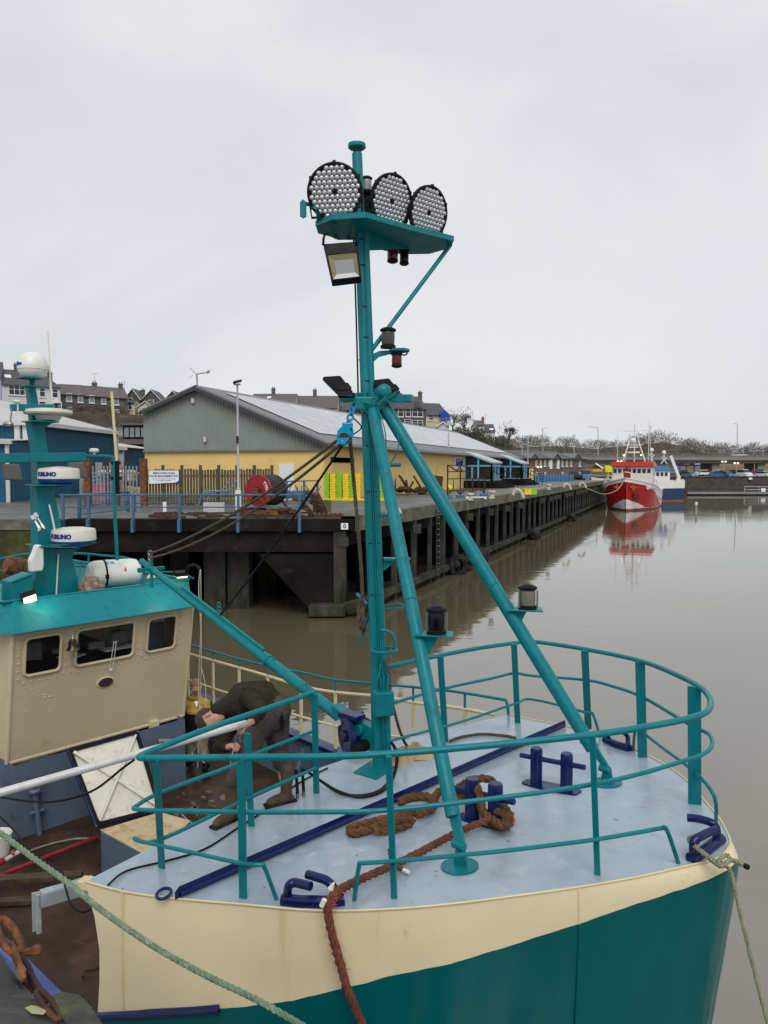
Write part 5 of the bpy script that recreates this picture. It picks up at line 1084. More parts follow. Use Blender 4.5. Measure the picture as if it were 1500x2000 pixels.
for k in range(6): m = MB(fb); m.box((2.9+k*.72, -1.95, 4.5), (.45,.06,.6)); m.build('window', 'pane', wh_, smooth=0)
m = MB(); m.bar(fb(.6,-.5,2.6), fb(.2,-.5,4.0), .55, .5); m.bar(fb(.2,-.5,3.9), fb(1.7,-.5,7.6), .5, .45); m.bar(fb(-.6,-.5,3.4), fb(1.0,-.5,3.0), .4, .5); m.build('crane_arm', 'boat_white', blu, smooth=0)
def domed(px, yt, yb, Y, par, sp=7):
    a_, b_ = UY(px, yt, Y), UY(px, yb, Y); m = MB(); w_ = sp/F*Y
    for s_ in (-1, 1): m.tube([b_+V((s_*w_,0,0)), UY(px, yt+18, Y), UY(px-s_*5, yt+13, Y)], .09, 5)
    m.build('mast', 'boat_white', par); m = MB(); m.sphere(a_-V((0,0,.35)), .36, 12, (1,1,1.05)); m.tube([a_-V((0,0,.8)), a_-V((0,0,1.2))], .12, 6); m.build('satellite_dome', 'frame_white', par)
domed(1297, 880, 906, 132, blu, 6); domed(1273, 875, 910, 134, blu, 4)
m = MB(); m.tube(spline([UY(1218, 940, 96.5), UY(1205, 957, 93), UY(1180, 965, 88), UY(1152, 956, 86), J((UZ(1140,948,QZ)-PC).dot(PD), .1, QZ+.1)], 8), .05, 6); tag(m.build('mooring_rope', 'rope_pale'), 'pale mooring rope sagging from the red trawler bow to the jetty', 'rope')
p = atJ(1187, 970, .8); m = MB(); m.sphere(p, .45, 10, (.8,.8,1.9)); tag(m.build('hanging_fender', 'boat_white'), 'pale hanging fender between jetty and red trawler', 'fender')
# signs and stalls beyond the jetty
m = MB(); a_ = UY(1195, 930, 150); m.ab((a_.x-1.3, 150, UY(0, 922, 150).z), (a_.x+0, 151, UY(0, 909, 150).z)); m.ab((a_.x-.75, 150.3, QZ), (a_.x-.55, 150.5, UY(0, 922, 150).z)); tag(m.build('yellow_notice', 'hi_yellow', smooth=0), 'bright yellow green notice board behind the red trawler bow', 'notice board')
r = empty('fairground_stall', UY(1168, 935, 150), 'small stall with orange yellow awning and dark pitched top left of the red trawler', 'stall'); m = MB(); a_ = UY(1167, 921, 150); m.ab((a_.x-.9,150,a_.z), (a_.x+1.0,152,a_.z+.55)); m.build('awning', 'lamp_warm' if 0 else 'post_yellow', r, smooth=0)
m = MB(); m.add([UY(1161,907,150), UY(1178,915,150), UY(1158,916,150), UY(1161,907,152), UY(1178,915,152), UY(1158,916,152)], [(0,1,2),(5,4,3),(0,3,4,1),(1,4,5,2),(2,5,3,0)]); m.build('top', 'rust_dark', r, smooth=0); m = MB(); m.bar(UY(1163,905,149.9), UY(1178,915,149.9), .3, .3); m.build('pole', 'frame_white', r, smooth=0)
# =====================================================  THE FISHING BOAT
boat = empty('fishing_boat', B(-2, -.35, 0), 'teal and cream fishing boat with tall light mast moored in the foreground', 'fishing boat')
outl = [(165,1722),(240,1742),(330,1755),(480,1768),(620,1780),(760,1777),(880,1767),(1000,1752),(1130,1734),(1240,1715),(1330,1695),(1395,1680),(1418,1663),(1426,1643),(1415,1617),(1402,1595),(1372,1560),(1347,1530),(1313,1503),(1277,1482),(1237,1463),(1177,1440),(1100,1417),(1017,1402),(993,1395)]
DE = [UD(x, y) for x, y in outl]
DE = spline(DE, 3); nD = len(DE); iT = 13*3
m = MB(); cN = UD(627, 1500); aft = [UD(993,1395), UD(893,1419), UD(760,1453), UD(627,1499), UD(400,1602), UD(165,1716)]
m.add(DE+aft[1:5], [tuple(range(nD+4))]); dk = m.build('foredeck', 'deck_blue', boat, smooth=0)
m = MB()
aft_ = [p+bu*.75-V((0,0,.02)) for p in aft[:-1]]+[aft[-1]+bu*.75+bv*.45-V((0,0,.02))]
for a_, b_ in zip(aft_, aft_[1:]): m.add([a_, b_, V((b_.x, b_.y, .45)), V((a_.x, a_.y, .45))], [(0,1,2,3)])
m.build('aft_bulkhead', 'grey_house', boat, smooth=0)
# hull
btab = [(200,1984),(480,1966),(578,1955),(676,1930),(718,1919),(760,1906),(816,1896),(900,1877),(1000,1845),(1118,1808),(1183,1785),(1283,1752),(1370,1723),(1413,1703),(1433,1687)]
rows = [[] for _ in range(9)]; wav = random.Random(2)
for i, p in enumerate(DE):
    a_, b_ = DE[max(i-1,0)], DE[min(i+1,nD-1)]; d = (b_-a_); d.z = 0; d.normalize(); n_ = V((d.y, -d.x, 0))
    bf = math.exp(-((i-iT)/9)**2)*1.0
    off1 = .015+.045*bf
    q = p+n_*off1
    if i < iT-1:
        x0 = proj(V((q.x, q.y, p.z-.4)))[0]; yb = interp(x0, btab); z1 = UY(x0, yb, q.y).z
    else: z1 = None
    rows[0].append(p); rows[1].append((q, z1, n_, bf, p))
# smooth z1 on the far side
zt_ = [r_[1] for r_ in rows[1]]; last = [z for z in zt_ if z is not None][-1]; ilast = max(i for i, z in enumerate(zt_) if z is not None)
R1 = []; Rk = [[] for _ in range(8)]
for i, (q, z1, n_, bf, p) in enumerate(rows[1]):
    if z1 is None: k = min(1, (i-ilast)/14); z1 = p.z-lerp(DE[ilast].z-last, .55, k)
    wob = .0016*(sin(i*1.7)+sin(i*.9+1))
    Rm = V((q.x, q.y, z1)); R1.append((Rm, n_, bf, p))
up_rows = []
for k in range(5):
    row = []
    for i, (Rm, n_, bf, p) in enumerate(R1):
        u = k/4; off = (.015+.045*bf)*(sin(u*pi/2)**.8 if u > 0 else 0); row.append(V((p.x, p.y, lerp(p.z, Rm.z, u)))+n_*off)
    up_rows.append(row)
lo_rows = []
for k in range(10):
    u = k/9; row = []
    for i, (Rm, n_, bf, p) in enumerate(R1):
        dz = (Rm.z+.8)*u; z = Rm.z-dz; inw = dz*(.05+.06*bf+.04*u); row.append(Rm+V((0,0,-dz))-n_*inw+n_*(.004*sin(i*2.1+k)))
    lo_rows.append(row)
def cutaft(row, k):   # the aft edge of the side plate is a long curve
    x0, z = row[0], row[0].z; sft = interp(z, [(1.0, .3), (1.42,.29),(1.61,.36),(1.91,.36),(2.02,.30),(2.1,.21),(2.2,.03),(2.4,-.0)]); r_ = list(row); q = r_[0]+(r_[3]-r_[0])*(sft/.9)
    r_[0] = q; r_[1] = q.lerp(r_[3], .33); r_[2] = q.lerp(r_[3], .66); return r_
def dens(rows, ku, kv):
    o = []
    for r0_, r1_ in zip(rows, rows[1:]):
        for a in range(ku):
            ra = [p.lerp(q, a/ku) for p, q in zip(r0_, r1_)]; o.append([p.lerp(q, b/kv) for p, q in zip(ra, ra[1:]) for b in range(kv)]+[ra[-1]])
    ra = rows[-1]; o.append([p.lerp(q, b/kv) for p, q in zip(ra, ra[1:]) for b in range(kv)]+[ra[-1]]); return o
from mathutils import noise as nz_
dents = [(UY(818,1862,5.15),.17,.05,.022),(UY(850,1885,5.15),.08,.03,-.012),(UY(700,1905,5.15),.1,.05,.012),(UY(590,1925,5.15),.12,.07,.01),(UY(1300,1770,5.6),.16,.05,.02),(UY(1345,1765,5.6),.06,.05,.015),(UY(1000,1900,5.3),.3,.2,.012),(UY(560,1840,5.15),.3,.15,.008)]
def dent(rows):
    o = []
    for r_ in rows:
        q = []
        for p in r_:
            d = .006*nz_.noise(p*1.1)+.0025*nz_.noise(p*4)
            for c, a, b, s_ in dents: d += s_*math.exp(-((p.x-c.x)**2/(a*a)+(p.z-c.z)**2/(b*b)))
            q.append(p+V((-.3,1,0))*d+V((0,0,.006*nz_.noise(V((p.x*9,p.y*9,0))))))
        o.append(q)
    return o
m = MB(); m.grid(dent(dens([cutaft(r_, k) for k, r_ in enumerate(up_rows)], 4, 3))); m.build('upper_strake', 'cream', boat, smooth=80)
m = MB(); m.grid(dent(dens([cutaft(r_, k) for k, r_ in enumerate(lo_rows)], 2, 3))); m.build('hull', 'teal_hull', boat, smooth=80)
# weld seams
def seam(i, nm, mt, row, r_):
    m = MB(); m.tube([r[i]+V((0,-.003,0)) for r in row], r_, 6); m.build(nm, mt, boat)
seam(3, 'weld_seam', 'cream_rail', up_rows, .012); seam(24, 'weld_seam', 'cream', up_rows, .007); seam(24, 'weld_seam', 'teal_hull', lo_rows, .007)
m = MB(); m.tube([p+V((0,0,.004)) for p in DE], .009, 6); m.build('deck_edge_bead', 'cream_rail', boat)
m = MB(); p0 = up_rows[4][1]; 
m.tube([lo_rows[0][i]+V((0,-.02,.01)) for i in range(0, 9)], .026, 8); m.build('rubbing_strake', 'navy', boat)
# working deck, bulwarks
MD = .45
m = MB(); m.add([B(-14,-3.15,MD), B(.3,-3.15,MD), B(.3,1.75,MD), B(-2,1.9,MD), B(-6,2.15,MD), B(-14,2.15,MD)], [(0,1,2,3,4,5)]); m.build('working_deck', 'deck_brown', boat, smooth=0)
def bulw(nm, pts, zt, out_):
    m = MB()
    for a_, b_ in zip(pts, pts[1:]):
        A0, B0 = B(a_[0], a_[1], 0), B(b_[0], b_[1], 0); n_ = bv*out_
        m.add([A0+V((0,0,-.7)), B0+V((0,0,-.7)), B0+V((0,0,zt)), A0+V((0,0,zt)), A0+n_*.05+V((0,0,zt)), B0+n_*.05+V((0,0,zt)), B0+n_*.05+V((0,0,-.7)), A0+n_*.05+V((0,0,-.7))], [(0,1,2,3),(3,2,5,4),(4,5,6,7)])
    bw = m.build(nm, 'grey_house', boat, smooth=0); m = MB()
    for a_, b_ in zip(pts, pts[1:]): m.bar(B(a_[0], a_[1], zt+.03), B(b_[0], b_[1], zt+.03), .11 if out_ < 0 else .2, .06)
    m.build('cap_rail', 'navy_pale' if out_ < 0 else 'navy', bw, bevel=.01, smooth=0)
mat('steel_grey', (.12,.115,.1), .5, dirt=(.06,.05,.04)); mat('bell_dark', (.03,.025,.02), .35, metal=.6, dirt=(.3,.15,.05), dlev=.6, dscale=12)
mat('navy_pale', (.07, .1, .3), .3, var=.2, dirt=(.5,.5,.5), dlev=.72, dscale=30)
bulw('bulwark', [(-14,-3.2),(-4,-3.2),(.4,-3.19)], 1.2, -1); bulw('bulwark', [(-14,2.15),(-6,2.15),(-3.4,1.95),(-1.2,1.8),(.35,1.8)], 1.15, 1)
for k in range(3):
    s_ = -3.1+k*.85; m = MB(); m.add([B(s_,1.86,MD), B(s_,1.45,MD), B(s_,1.72,1.14), B(s_,1.84,1.14), B(s_+.05,1.86,MD), B(s_+.05,1.45,MD), B(s_+.05,1.72,1.14), B(s_+.05,1.84,1.14)], [(0,1,2,3),(7,6,5,4),(1,5,6,2)]); m.build('bulwark_frame', 'grey_house', boat, smooth=0)
m = MB()
for k in range(9): m.box(B(-2.35+k*.23, .9, MD+.03), (.2, 1.9, .05), Matrix.Rotation(AN, 3, 'Z'))
m.build('deck_planking', 'deck_plank', boat, smooth=0)
mat('puddle', (.05,.035,.025), .03, rvar=.02)
m = MB(); rr = random.Random(3)
for (s_, t_, a_, b_) in ((-3.2,.1,.55,.28),(-2.9,.75,.3,.5),(-3.6,1.1,.35,.3),(-5.2,-2.5,.6,.3),(-2.7,-.55,.2,.15)):
    pts = []
    for k in range(18): an = 2*pi*k/18; q = 1+.2*sin(3*an+s_)+.1*sin(5*an); pts.append(B(s_+a_*q*cos(an), t_+b_*q*sin(an), MD+.062 if s_ > -3.3 and t_ > 0 else MD+.006))
    m = MB(); m.add(pts, [tuple(range(18))]); m.build('deck_puddle', 'puddle', boat, smooth=0)

# planks and bench at lower left
for (x0, y0, x1, y1, z, w_, h_) in ((0,1722,160,1708,.62,.13,.05),(0,1765,70,1758,.5,.1,.05)):
    m = MB(); m.bar(UZ(x0-60,y0,z), UZ(x1,y1,z), w_, h_); m.build('deck_batten', 'deck_plank', boat, smooth=0)
m = MB(); a_, b_ = UZ(178,1732,2.0), UZ(75,1762,2.0); m.bar(a_, b_, .02, .1); m.bar(a_+V((0,.04,.05)), b_+V((0,.04,.05)), .08, .015); dd = (b_-a_).normalized(); m.bar(b_+V((0,.0,.06)), b_+V((0,.0,-.24)), .02, .035, dd); m.bar(b_+V((-.03,.03,.06)), b_+V((-.03,.03,-.24)), .06, .015, V((.4,-1,0))); m.build('bracket_arm', 'grey_paint', boat, bevel=.004, smooth=0)
m = MB(); m.bar(UD(158,1724,-.03), UD(178,1726,-.03), .09, .07); m.build('corner_cap', 'cream_rail', boat, bevel=.01, smooth=0)
# deck house and wheelhouse
tL, tR = -1.68, .97
m = MB(); s0, s1_ = -4.78, -9
m.add([B(s0,tL-.0,MD),B(s0,tR-.12,MD),B(s0,tR-.12,1.42),B(s0,tL,1.42),B(s1_,tL,MD),B(s1_,tR-.12,MD),B(s1_,tR-.12,1.42),B(s1_,tL,1.42)], [(0,1,2,3),(1,5,6,2),(4,0,3,7)]); dh = m.build('deck_house', 'grey_house', boat, smooth=0)
m = MB(); p = US(68,1545,s0+.07); q = US(80,1650,s0+.07); m.tube([p, q], .035, 10); m.lathe([(.07,0),(.075,.03),(.06,.05)], p-V((0,0,.02)), n=14); qq = p.lerp(q, .38); m.tube([qq-bv*.09, qq+bv*.09], .02, 6); m.build('vent_pipe', 'grey_house', dh)
m = MB(); p = US(68,1540,s0+.08); m.tube(spline([p, p+V((0,0,.04)), p+bv*.1+V((0,0,.1)), p+bv*.22+V((0,0,.12))], 5), .018, 8); m.build('pipe_elbow', 'rust', dh)
zb_, zt2 = 1.39, 3.2; sb_, stp = -5.0, -4.7; rc = .14
def whp(s_off, t, z): k = (z-zb_)/(zt2-zb_); return B(lerp(sb_, stp, k)+s_off, t, z)
# front face with three window openings, built as a grid with holes
wins_px = [((48,1256),(119,1236),(117,1308),(46,1321)), ((148,1230),(262,1212),(259,1283),(146,1302)), ((289,1206),(345,1198),(340,1262),(285,1273))]
fpN = (whp(0,1,zt2)-whp(0,0,zt2)).cross(whp(0,0,zt2)-whp(0,0,zb_)); fpP = whp(0,0,zb_)
def FP(x, y): return UP(x, y, fpP, fpN)
wr = []
for w4 in wins_px:
    P4 = [FP(*q) for q in w4]; ts_ = [TOF(q) for q in P4]; zs_ = [q.z for q in P4]; wr.append(((ts_[0]+ts_[3])/2, (ts_[1]+ts_[2])/2, (zs_[2]+zs_[3])/2, (zs_[0]+zs_[1])/2))
zlo = sum(w_[2] for w_ in wr)/3; zhi = sum(w_[3] for w_ in wr)/3
tcs = [tL]+[x for w_ in wr for x in (w_[0], w_[1])]+[tR]; zz = [zb_, zlo, zhi, zt2]
m = MB()
for i in range(len(tcs)-1):
    for j in range(3):
        if j == 1 and i % 2 == 1: continue
        m.add([whp(0,tcs[i],zz[j]), whp(0,tcs[i+1],zz[j]), whp(0,tcs[i+1],zz[j+1]), whp(0,tcs[i],zz[j+1])], [(0,1,2,3)])
# side walls, back, floor
sb2 = -8.8
for t_ in (tL, tR):
    ss_ = [None, -5.5, -6.3, -6.7, -7.5, sb2]
    def sp(i, z): return whp(0, t_, z) if ss_[i] is None else B(ss_[i], t_, z)
    for i in range(5):
        for j in range(3):
            if j == 1 and i in (1, 3): continue
            m.add([sp(i,zz[j]), sp(i,zz[j+1]), sp(i+1,zz[j+1]), sp(i+1,zz[j])], [(0,1,2,3)])
tb_ = [tL, -1.3, -.75, -.3, .35, tR]
for i in range(5):
    for j in range(3):
        if j == 1 and i in (1, 3): continue
        m.add([B(sb2,tb_[i],zz[j]), B(sb2,tb_[i+1],zz[j]), B(sb2,tb_[i+1],zz[j+1]), B(sb2,tb_[i],zz[j+1])], [(0,1,2,3)]); m.add([whp(0,tL,zb_),whp(0,tR,zb_),B(sb2,tR,zb_),B(sb2,tL,zb_)], [(3,2,1,0)])
m.build('wheelhouse', 'cream_house', boat, smooth=0); wh = bpy.data.objects['wheelhouse.001'] if False else col.objects[-1]
m = MB()
for t_ in (tL, tR): m.tube([whp(-.012,t_,zb_), whp(-.012,t_,zt2)], .03, 10)
m.tube([whp(-.012,tL,zb_), whp(-.012,tR,zb_)], .03, 10); m.build('rolled_edge', 'cream_house', wh)
m = MB(); m.add([whp(-1.2,tL+.02,2.2), whp(-1.2,tR-.02,2.2), B(-8.5,tR-.02,2.2), B(-8.5,tL+.02,2.2)], [(0,1,2,3)]); m.box(B(-5.6,-.4,2.35), (.5,2.2,.45), Matrix.Rotation(AN, 3, 'Z')); m.build('console', 'black', wh, smooth=0)
mat('console_grey', (.25,.25,.24), .5)
m = MB(); rr = random.Random(5)
for k in range(9): m.box(B(-5.35+rr.uniform(-.1,.2), tL+.3+k*.27, 2.66+rr.uniform(0,.12)), (rr.uniform(.08,.2), rr.uniform(.08,.24), rr.uniform(.06,.26)), Matrix.Rotation(AN+rr.uniform(-.4,.4), 3, 'Z'))
m.build('instrument', 'console_grey', wh, smooth=0)
m = MB(); m.lathe([(.2,0),(.22,.25),(.2,.5),(.24,.55),(.2,.95),(.1,1.0)], B(-6.1,-1.2,1.9), n=16); m.build('helm_seat', 'console_grey', wh)
m = MB(); m.box(B(-5.25,.55,2.68), (.3,.36,.4), Matrix.Rotation(AN+.3,3,'Z')); m.build('monitor', 'grey_house', wh, bevel=.02, smooth=0)
m = MB(); m.box(B(-5.18,.05,2.6), (.2,.6,.02), Matrix.Rotation(AN,3,'Z')); m.box(B(-5.2,-.7,2.6), (.25,.3,.015), Matrix.Rotation(AN+.4,3,'Z')); m.build('paper_chart', 'sign_white', wh, smooth=0)
def rrect(a0, a1, z0, z1, r_, n=5):
    o = []
    for (cx, cz, st_) in ((a1-r_,z1-r_,0),(a0+r_,z1-r_,pi/2),(a0+r_,z0+r_,pi),(a1-r_,z0+r_,1.5*pi)):
        for k in range(n+1): an = st_+pi/2*k/n; o.append((cx+r_*cos(an), cz+r_*sin(an)))
    return o
glassm = mat('wh_glass', (.02,.02,.02), .03, var=.0); gb = glassm.node_tree.nodes['Principled BSDF']; gb.inputs['Alpha'].default_value = .25
for w_ in wr:
    m = MB(); loop = rrect(w_[0]-.0, w_[1]+.0, zlo, zhi, .07); ring = []
    m.tube([whp(.012, a_, z_) for a_, z_ in loop], .022, 8, closed=True)
    # corner fillets
    for (cx, cz) in ((w_[0],zlo),(w_[1],zlo),(w_[0],zhi),(w_[1],zhi)):
        dx = .05 if cx == w_[0] else -.05; dz_ = .05 if cz == zlo else -.05
        m.add([whp(.004,cx,cz), whp(.004,cx+dx,cz), whp(.004,cx,cz+dz_)], [(0,1,2)])
    wf_ = m.build('window', 'cream_house', wh)
    m = MB(); m.add([whp(-.03,w_[0],zlo), whp(-.03,w_[1],zlo), whp(-.03,w_[1],zhi), whp(-.03,w_[0],zhi)], [(0,1,2,3)]); m.build('pane', 'wh_glass', wh, smooth=0)
m = MB()
for w_ in wr:
    loop = rrect(w_[0]-.075, w_[1]+.075, zlo-.09, zhi+.09, .09); L_ = resample([V((a_,0,z_)) for a_, z_ in loop+loop[:1]], .105)
    for q in L_:
        if q.z < zt2-.04: m.sphere(whp(.004, q.x, q.z), .013, 6)
m.build('riveting', 'cream_house', wh)
# dents, plaque, junction box, wiper, bell
c = FP(205.5,1332); m = MB(); m.lathe([(.13,0),(.13,.015),(.11,.018)], (0,0,0), n=28); 
def squash(m, c, ax_n, sx, sz):
    e1 = bv.copy(); e2 = (whp(0,0,zt2)-whp(0,0,zb_)).normalized(); e3 = e1.cross(e2); e3 = e3 if e3.dot(bu) > 0 else -e3
    m.v = [c+e1*(p.x*sx)+e2*(p.y*sz)+e3*p.z for p in m.v]; return m
def ell(m_, prof, n=28):
    for r_, z in prof:
        pass
m = MB(); m.lathe([(.135,0),(.135,.012),(.105,.016)], (0,0,0), n=28); squash(m, c, None, 1, .6); m.build('plaque_rim', 'cream_rail', wh)
m = MB(); m.lathe([(.11,.0165),(.11,.02)], (0,0,0), n=28); squash(m, c, None, 1, .6); m.build('plaque', 'plaque', wh)
c = FP(298.5,1417); m = MB(); m.box(c+bu*.03, (.09,.13,.17), Matrix.Rotation(AN, 3, 'Z')); m.build('junction_box', 'cream_rail', wh, bevel=.006, smooth=0)
m = MB(); a_, b_ = FP(210,1306)+bu*.06, FP(219,1253)+bu*.05; m.tube([a_, b_], .006, 6); m.tube([a_+bv*.05, b_+bv*.035], .006, 6); m.tube([b_-bv*.01, b_+bv*.045], .006, 6); m.sphere(a_+bv*.02-V((0,0,.01)), .025, 8); m.build('wiper', 'alu', wh)
c = FP(134,1256)+bu*.12; m = MB(); m.lathe([(.012,.13),(.04,.125),(.055,.09),(.06,.03),(.085,0),(.09,-.012),(.07,-.012)], c-V((0,0,.06)), n=20); m.build('ship_bell', 'bell_dark', wh) if 'bell_dark' in MATS else m.build('ship_bell', 'brass', wh)
m = MB(); m.tube([c+V((0,0,.07)), c+V((0,0,.12)), c-bu*.12+V((0,0,.12))], .008, 6); m.build('bell_bracket', 'cream_rail', wh)
m = MB(); rr = random.Random(6)
for k in range(12): c = FP(rr.uniform(45,112), rr.uniform(1346,1400)); q9 = rr.uniform(.015,.035); m.sphere(c-bu*q9*.75, q9, 10, (1,1,1))
m.build('paint_blister', 'cream_house', wh)
# brow (sloping teal fascia) and roof
sB, sU = -4.56, -5.0
bl = US(27,1241,sB); br = US(377,1183,sB); ul = US(24,1174,sU); ur = US(371,1132,sU); zt_l = (bl.z+br.z)/2; zt_u = (ul.z+ur.z)/2
tl, tr = TOF(bl), TOF(br); ulx, urx = TOF(ul), TOF(ur)
m = MB(); sk_ = -9.0
q = [B(sB,tl,zt_l), B(sB,tr,zt_l), B(sU,urx,zt_u), B(sU,ulx,zt_u), B(sk_,tl-.0,zt_l), B(sk_,tr,zt_l), B(sk_,urx,zt_u), B(sk_,ulx,zt_u), B(sB-.28,tl-.2,zt_l), B(sk_,tl-.2,zt_l), B(sU-.1,ulx-.12,zt_u)]
q = [B(sB,tl,zt_l), B(sB,tr,zt_l), B(sU,urx-.02,zt_u), B(sU,ulx+.02,zt_u), B(sB-.3,tl-.2,zt_l), B(sU-.25,ulx-.12,zt_u), B(sk_,tl-.2,zt_l), B(sk_,ulx-.12,zt_u), B(sk_,tr,zt_l), B(sk_,urx,zt_u)]
m.add(q, [(0,1,2,3),(4,0,3,5),(6,4,5,7),(1,8,9,2),(6,8,1,0,4),(3,2,9,7,5)][:3]+[(1,8,9,2)])
zr0 = zt_l+.06; m.add([B(sU-.03,ulx-.05,zt_u),B(sU-.03,urx-.04,zt_u),B(sU-.03,urx-.04,zr0),B(sU-.03,ulx-.05,zr0),B(sk_,ulx-.08,zr0),B(sk_,urx-.04,zr0),B(sk_,ulx-.08,zt_u),B(sk_,urx-.04,zt_u)], [(0,3,2,1),(3,4,5,2),(0,6,4,3),(1,2,5,7)]); m.bar(B(sU-.015,ulx-.1,zt_u+.002), B(sU-.015,urx,zt_u+.002), .05, .03)
m.bar(B(sU,ulx-.1,zt_u+.002), B(sk_,ulx-.1,zt_u+.002), .05, .03); m.bar(B(sU,urx-.02,zt_u+.002), B(sk_,urx-.02,zt_u+.002), .05, .03); roof = m.build('wheelhouse_roof', 'teal', boat, bevel=.02, smooth=0)
m = MB(); m.tube([B(sB,tl,zt_l), B(sB,tr,zt_l)], .012, 6); m.build('drip_edge', 'teal', roof)
# lit lamps on the brow
def litlamp(px, py, rot, lit, nm='deck_lamp'):
    c = UP(px, py, (q[0]+q[2])/2+bu*.09, (q[1]-q[0]).cross(q[3]-q[0])); m = MB()
    dirn = (bu*.75+V((0,0,-.55))).normalized(); M_ = dirn.to_track_quat('Y', 'Z').to_matrix() @ Matrix.Rotation(rot, 3, 'Y')
    m.box(c, (.19,.09,.15), M_); o = m.build(nm, 'black', boat, bevel=.012, smooth=0)
    m = MB(); m.box(c+dirn*.048, (.16,.012,.12), M_); m.build('lamp_glass', 'flood_on' if lit else 'pane', o, smooth=0)
    m = MB(); m.box(c-dirn*.06-V((0,0,.06)), (.05,.05,.12), M_); m.build('bracket', 'black', o, smooth=0); return c, dirn
c1_, d1_ = litlamp(56, 1166, .35, True)
def spot(nm, loc, dr, en, colr, ang=110):
    l = bpy.data.lights.new(nm, 'SPOT'); l.energy = en; l.color = colr; l.spot_size = R(ang); l.spot_blend = .8; l.shadow_soft_size = .2
    o = bpy.data.objects.new(nm, l); col.objects.link(o); o.location = loc; o.rotation_euler = V(dr).to_track_quat('-Z', 'Y').to_euler()
spot('deck_lamp_light', c1_+bu*.24+bv*.12+V((0,0,.0)), -bu*.7+bv*.3-V((0,0,.9)), 4, (.85, 1, .7), 165)
a_ = US(352,1124,-4.95); m = MB(); m.box(a_+V((0,0,.03)), (.12,.2,.07), Matrix.Rotation(AN, 3, 'Z') @ Matrix.Rotation(.25, 3, 'Y')); o = m.build('deck_lamp', 'black', boat, bevel=.01, smooth=0)
m = MB(); m.box(a_+bu*.02-V((0,0,.012)), (.1,.17,.012), Matrix.Rotation(AN, 3, 'Z') @ Matrix.Rotation(.25, 3, 'Y')); m.build('lamp_glass', 'flood_on', o, smooth=0)
spot('deck_lamp_light', US(338,1134,-4.5), -bu*.5-bv*.3-V((0,0,1)), 4.5, (.85, 1, .7), 165)
m = MB(); a_ = US(302,1128,-4.98); m.prism([a_-bv*.1, a_+bv*.1, a_+bv*.05+V((0,0,.12)), a_-bv*.02+V((0,0,.09))], -bu*.06); m.build('roof_fitting', 'cream_rail', boat, smooth=0)
# gallows roof rails
def railset(nm, mt, pts, posts, r_=.024, rp=.02):
    m = MB(); m.tube(spline(pts, 5), r_, 8); o = m.build(nm, mt, boat)
    for a_, b_ in posts: m = MB(); m.tube([a_, b_], rp, 6); m.build('rail_post', mt, boat)
S8 = -8.3
railset('roof_rail', 'teal', [US(-30,1098,S8), US(62,1081,S8), US(150,1081,S8), US(200,1085,S8), US(258,1094,S8), US(261,1128,S8)], [(US(38,1086,S8), US(38,1140,S8)), (US(173,1083,S8), US(173,1140,S8))])
railset('roof_rail', 'teal', [US(-30,1118,S8), US(60,1110,S8), US(173,1106,S8), US(262,1114,S8)], [], .018); railset('roof_rail', 'teal', [US(-30,1140,S8), US(40,1134,S8)], [], .018); railset('roof_rail', 'teal', [US(150,1127,S8), US(330,1117,S8), US(378,1130,S8)], [], .018)
m = MB(); SM = -5.9
# radar mast
def plate(pxs, s_, th, mt, nm, par=boat, **k):
    m = MB(); m.prism([US(x, y, s_) for x, y in pxs], -bu*th); return m.build(nm, mt, par, **k)
rm = plate([(62,1172),(158,1172),(148,1110),(142,1090),(146,1078),(160,1070),(74,1070),(70,1120)], SM, .3, 'teal', 'radar_mast', bevel=.012, smooth=0)
plate([(74,1064),(126,1064),(115,1000),(107,965),(112,952),(135,948),(71,948),(73,1000)], SM-.03, .24, 'teal', 'mast_section', rm, bevel=.012, smooth=0)
plate([(74,946),(106,946),(102,915),(96,890),(88,842),(91,834),(109,822),(61,822),(66,850),(73,890)], SM-.03, .22, 'teal', 'mast_section', rm, bevel=.01, smooth=0)
plate([(63,820),(80,820),(78,802),(70,755),(56,755),(61,792)], SM-.05, .14, 'teal', 'mast_section', rm, bevel=.01, smooth=0)
m = MB(); m.tube([US(63,754,SM-.1), US(63,738,SM-.1)], .045, 12); m.build('neck', 'teal', rm)
def shelf(x0, x1, y, s_, dp, th=.018, nm='radar_shelf'):
    a_, b_ = US(x0,y,s_+dp*.35), US(x1,y,s_+dp*.35); b_.z = a_.z; m = MB(); m.box((a_+b_)/2-bu*dp*.3, (dp,(b_-a_).length,th), Matrix.Rotation(AN, 3, 'Z')); m.build(nm, 'teal', rm, bevel=.004, smooth=0); return a_.z
shelf(73,183,1067,SM,.5); shelf(68,138,948,SM,.42); shelf(58,112,822,SM,.35); shelf(47,77,753,SM,.2); shelf(42,82,736,SM,.3)
for (x0,y0,x1,y1) in ((0,885,165,886),): m = MB(); m.bar(US(-60,896,SM), US(165,892,SM), .12, .13); m.build('yard_arm', 'teal', rm, bevel=.008, smooth=0)
m = MB(); m.bar(US(21,796,SM-.03), US(103,796,SM-.03), .08, .095); m.build('yard_arm', 'teal', rm, bevel=.008, smooth=0)
m = MB(); m.tube(spline([US(160,890,SM), US(200,891,SM), US(217,893,SM), US(221,900,SM), US(222,960,SM)], 5)+[US(229,1094,SM)], .028, 10); m.build('aerial_bracket', 'teal', rm)
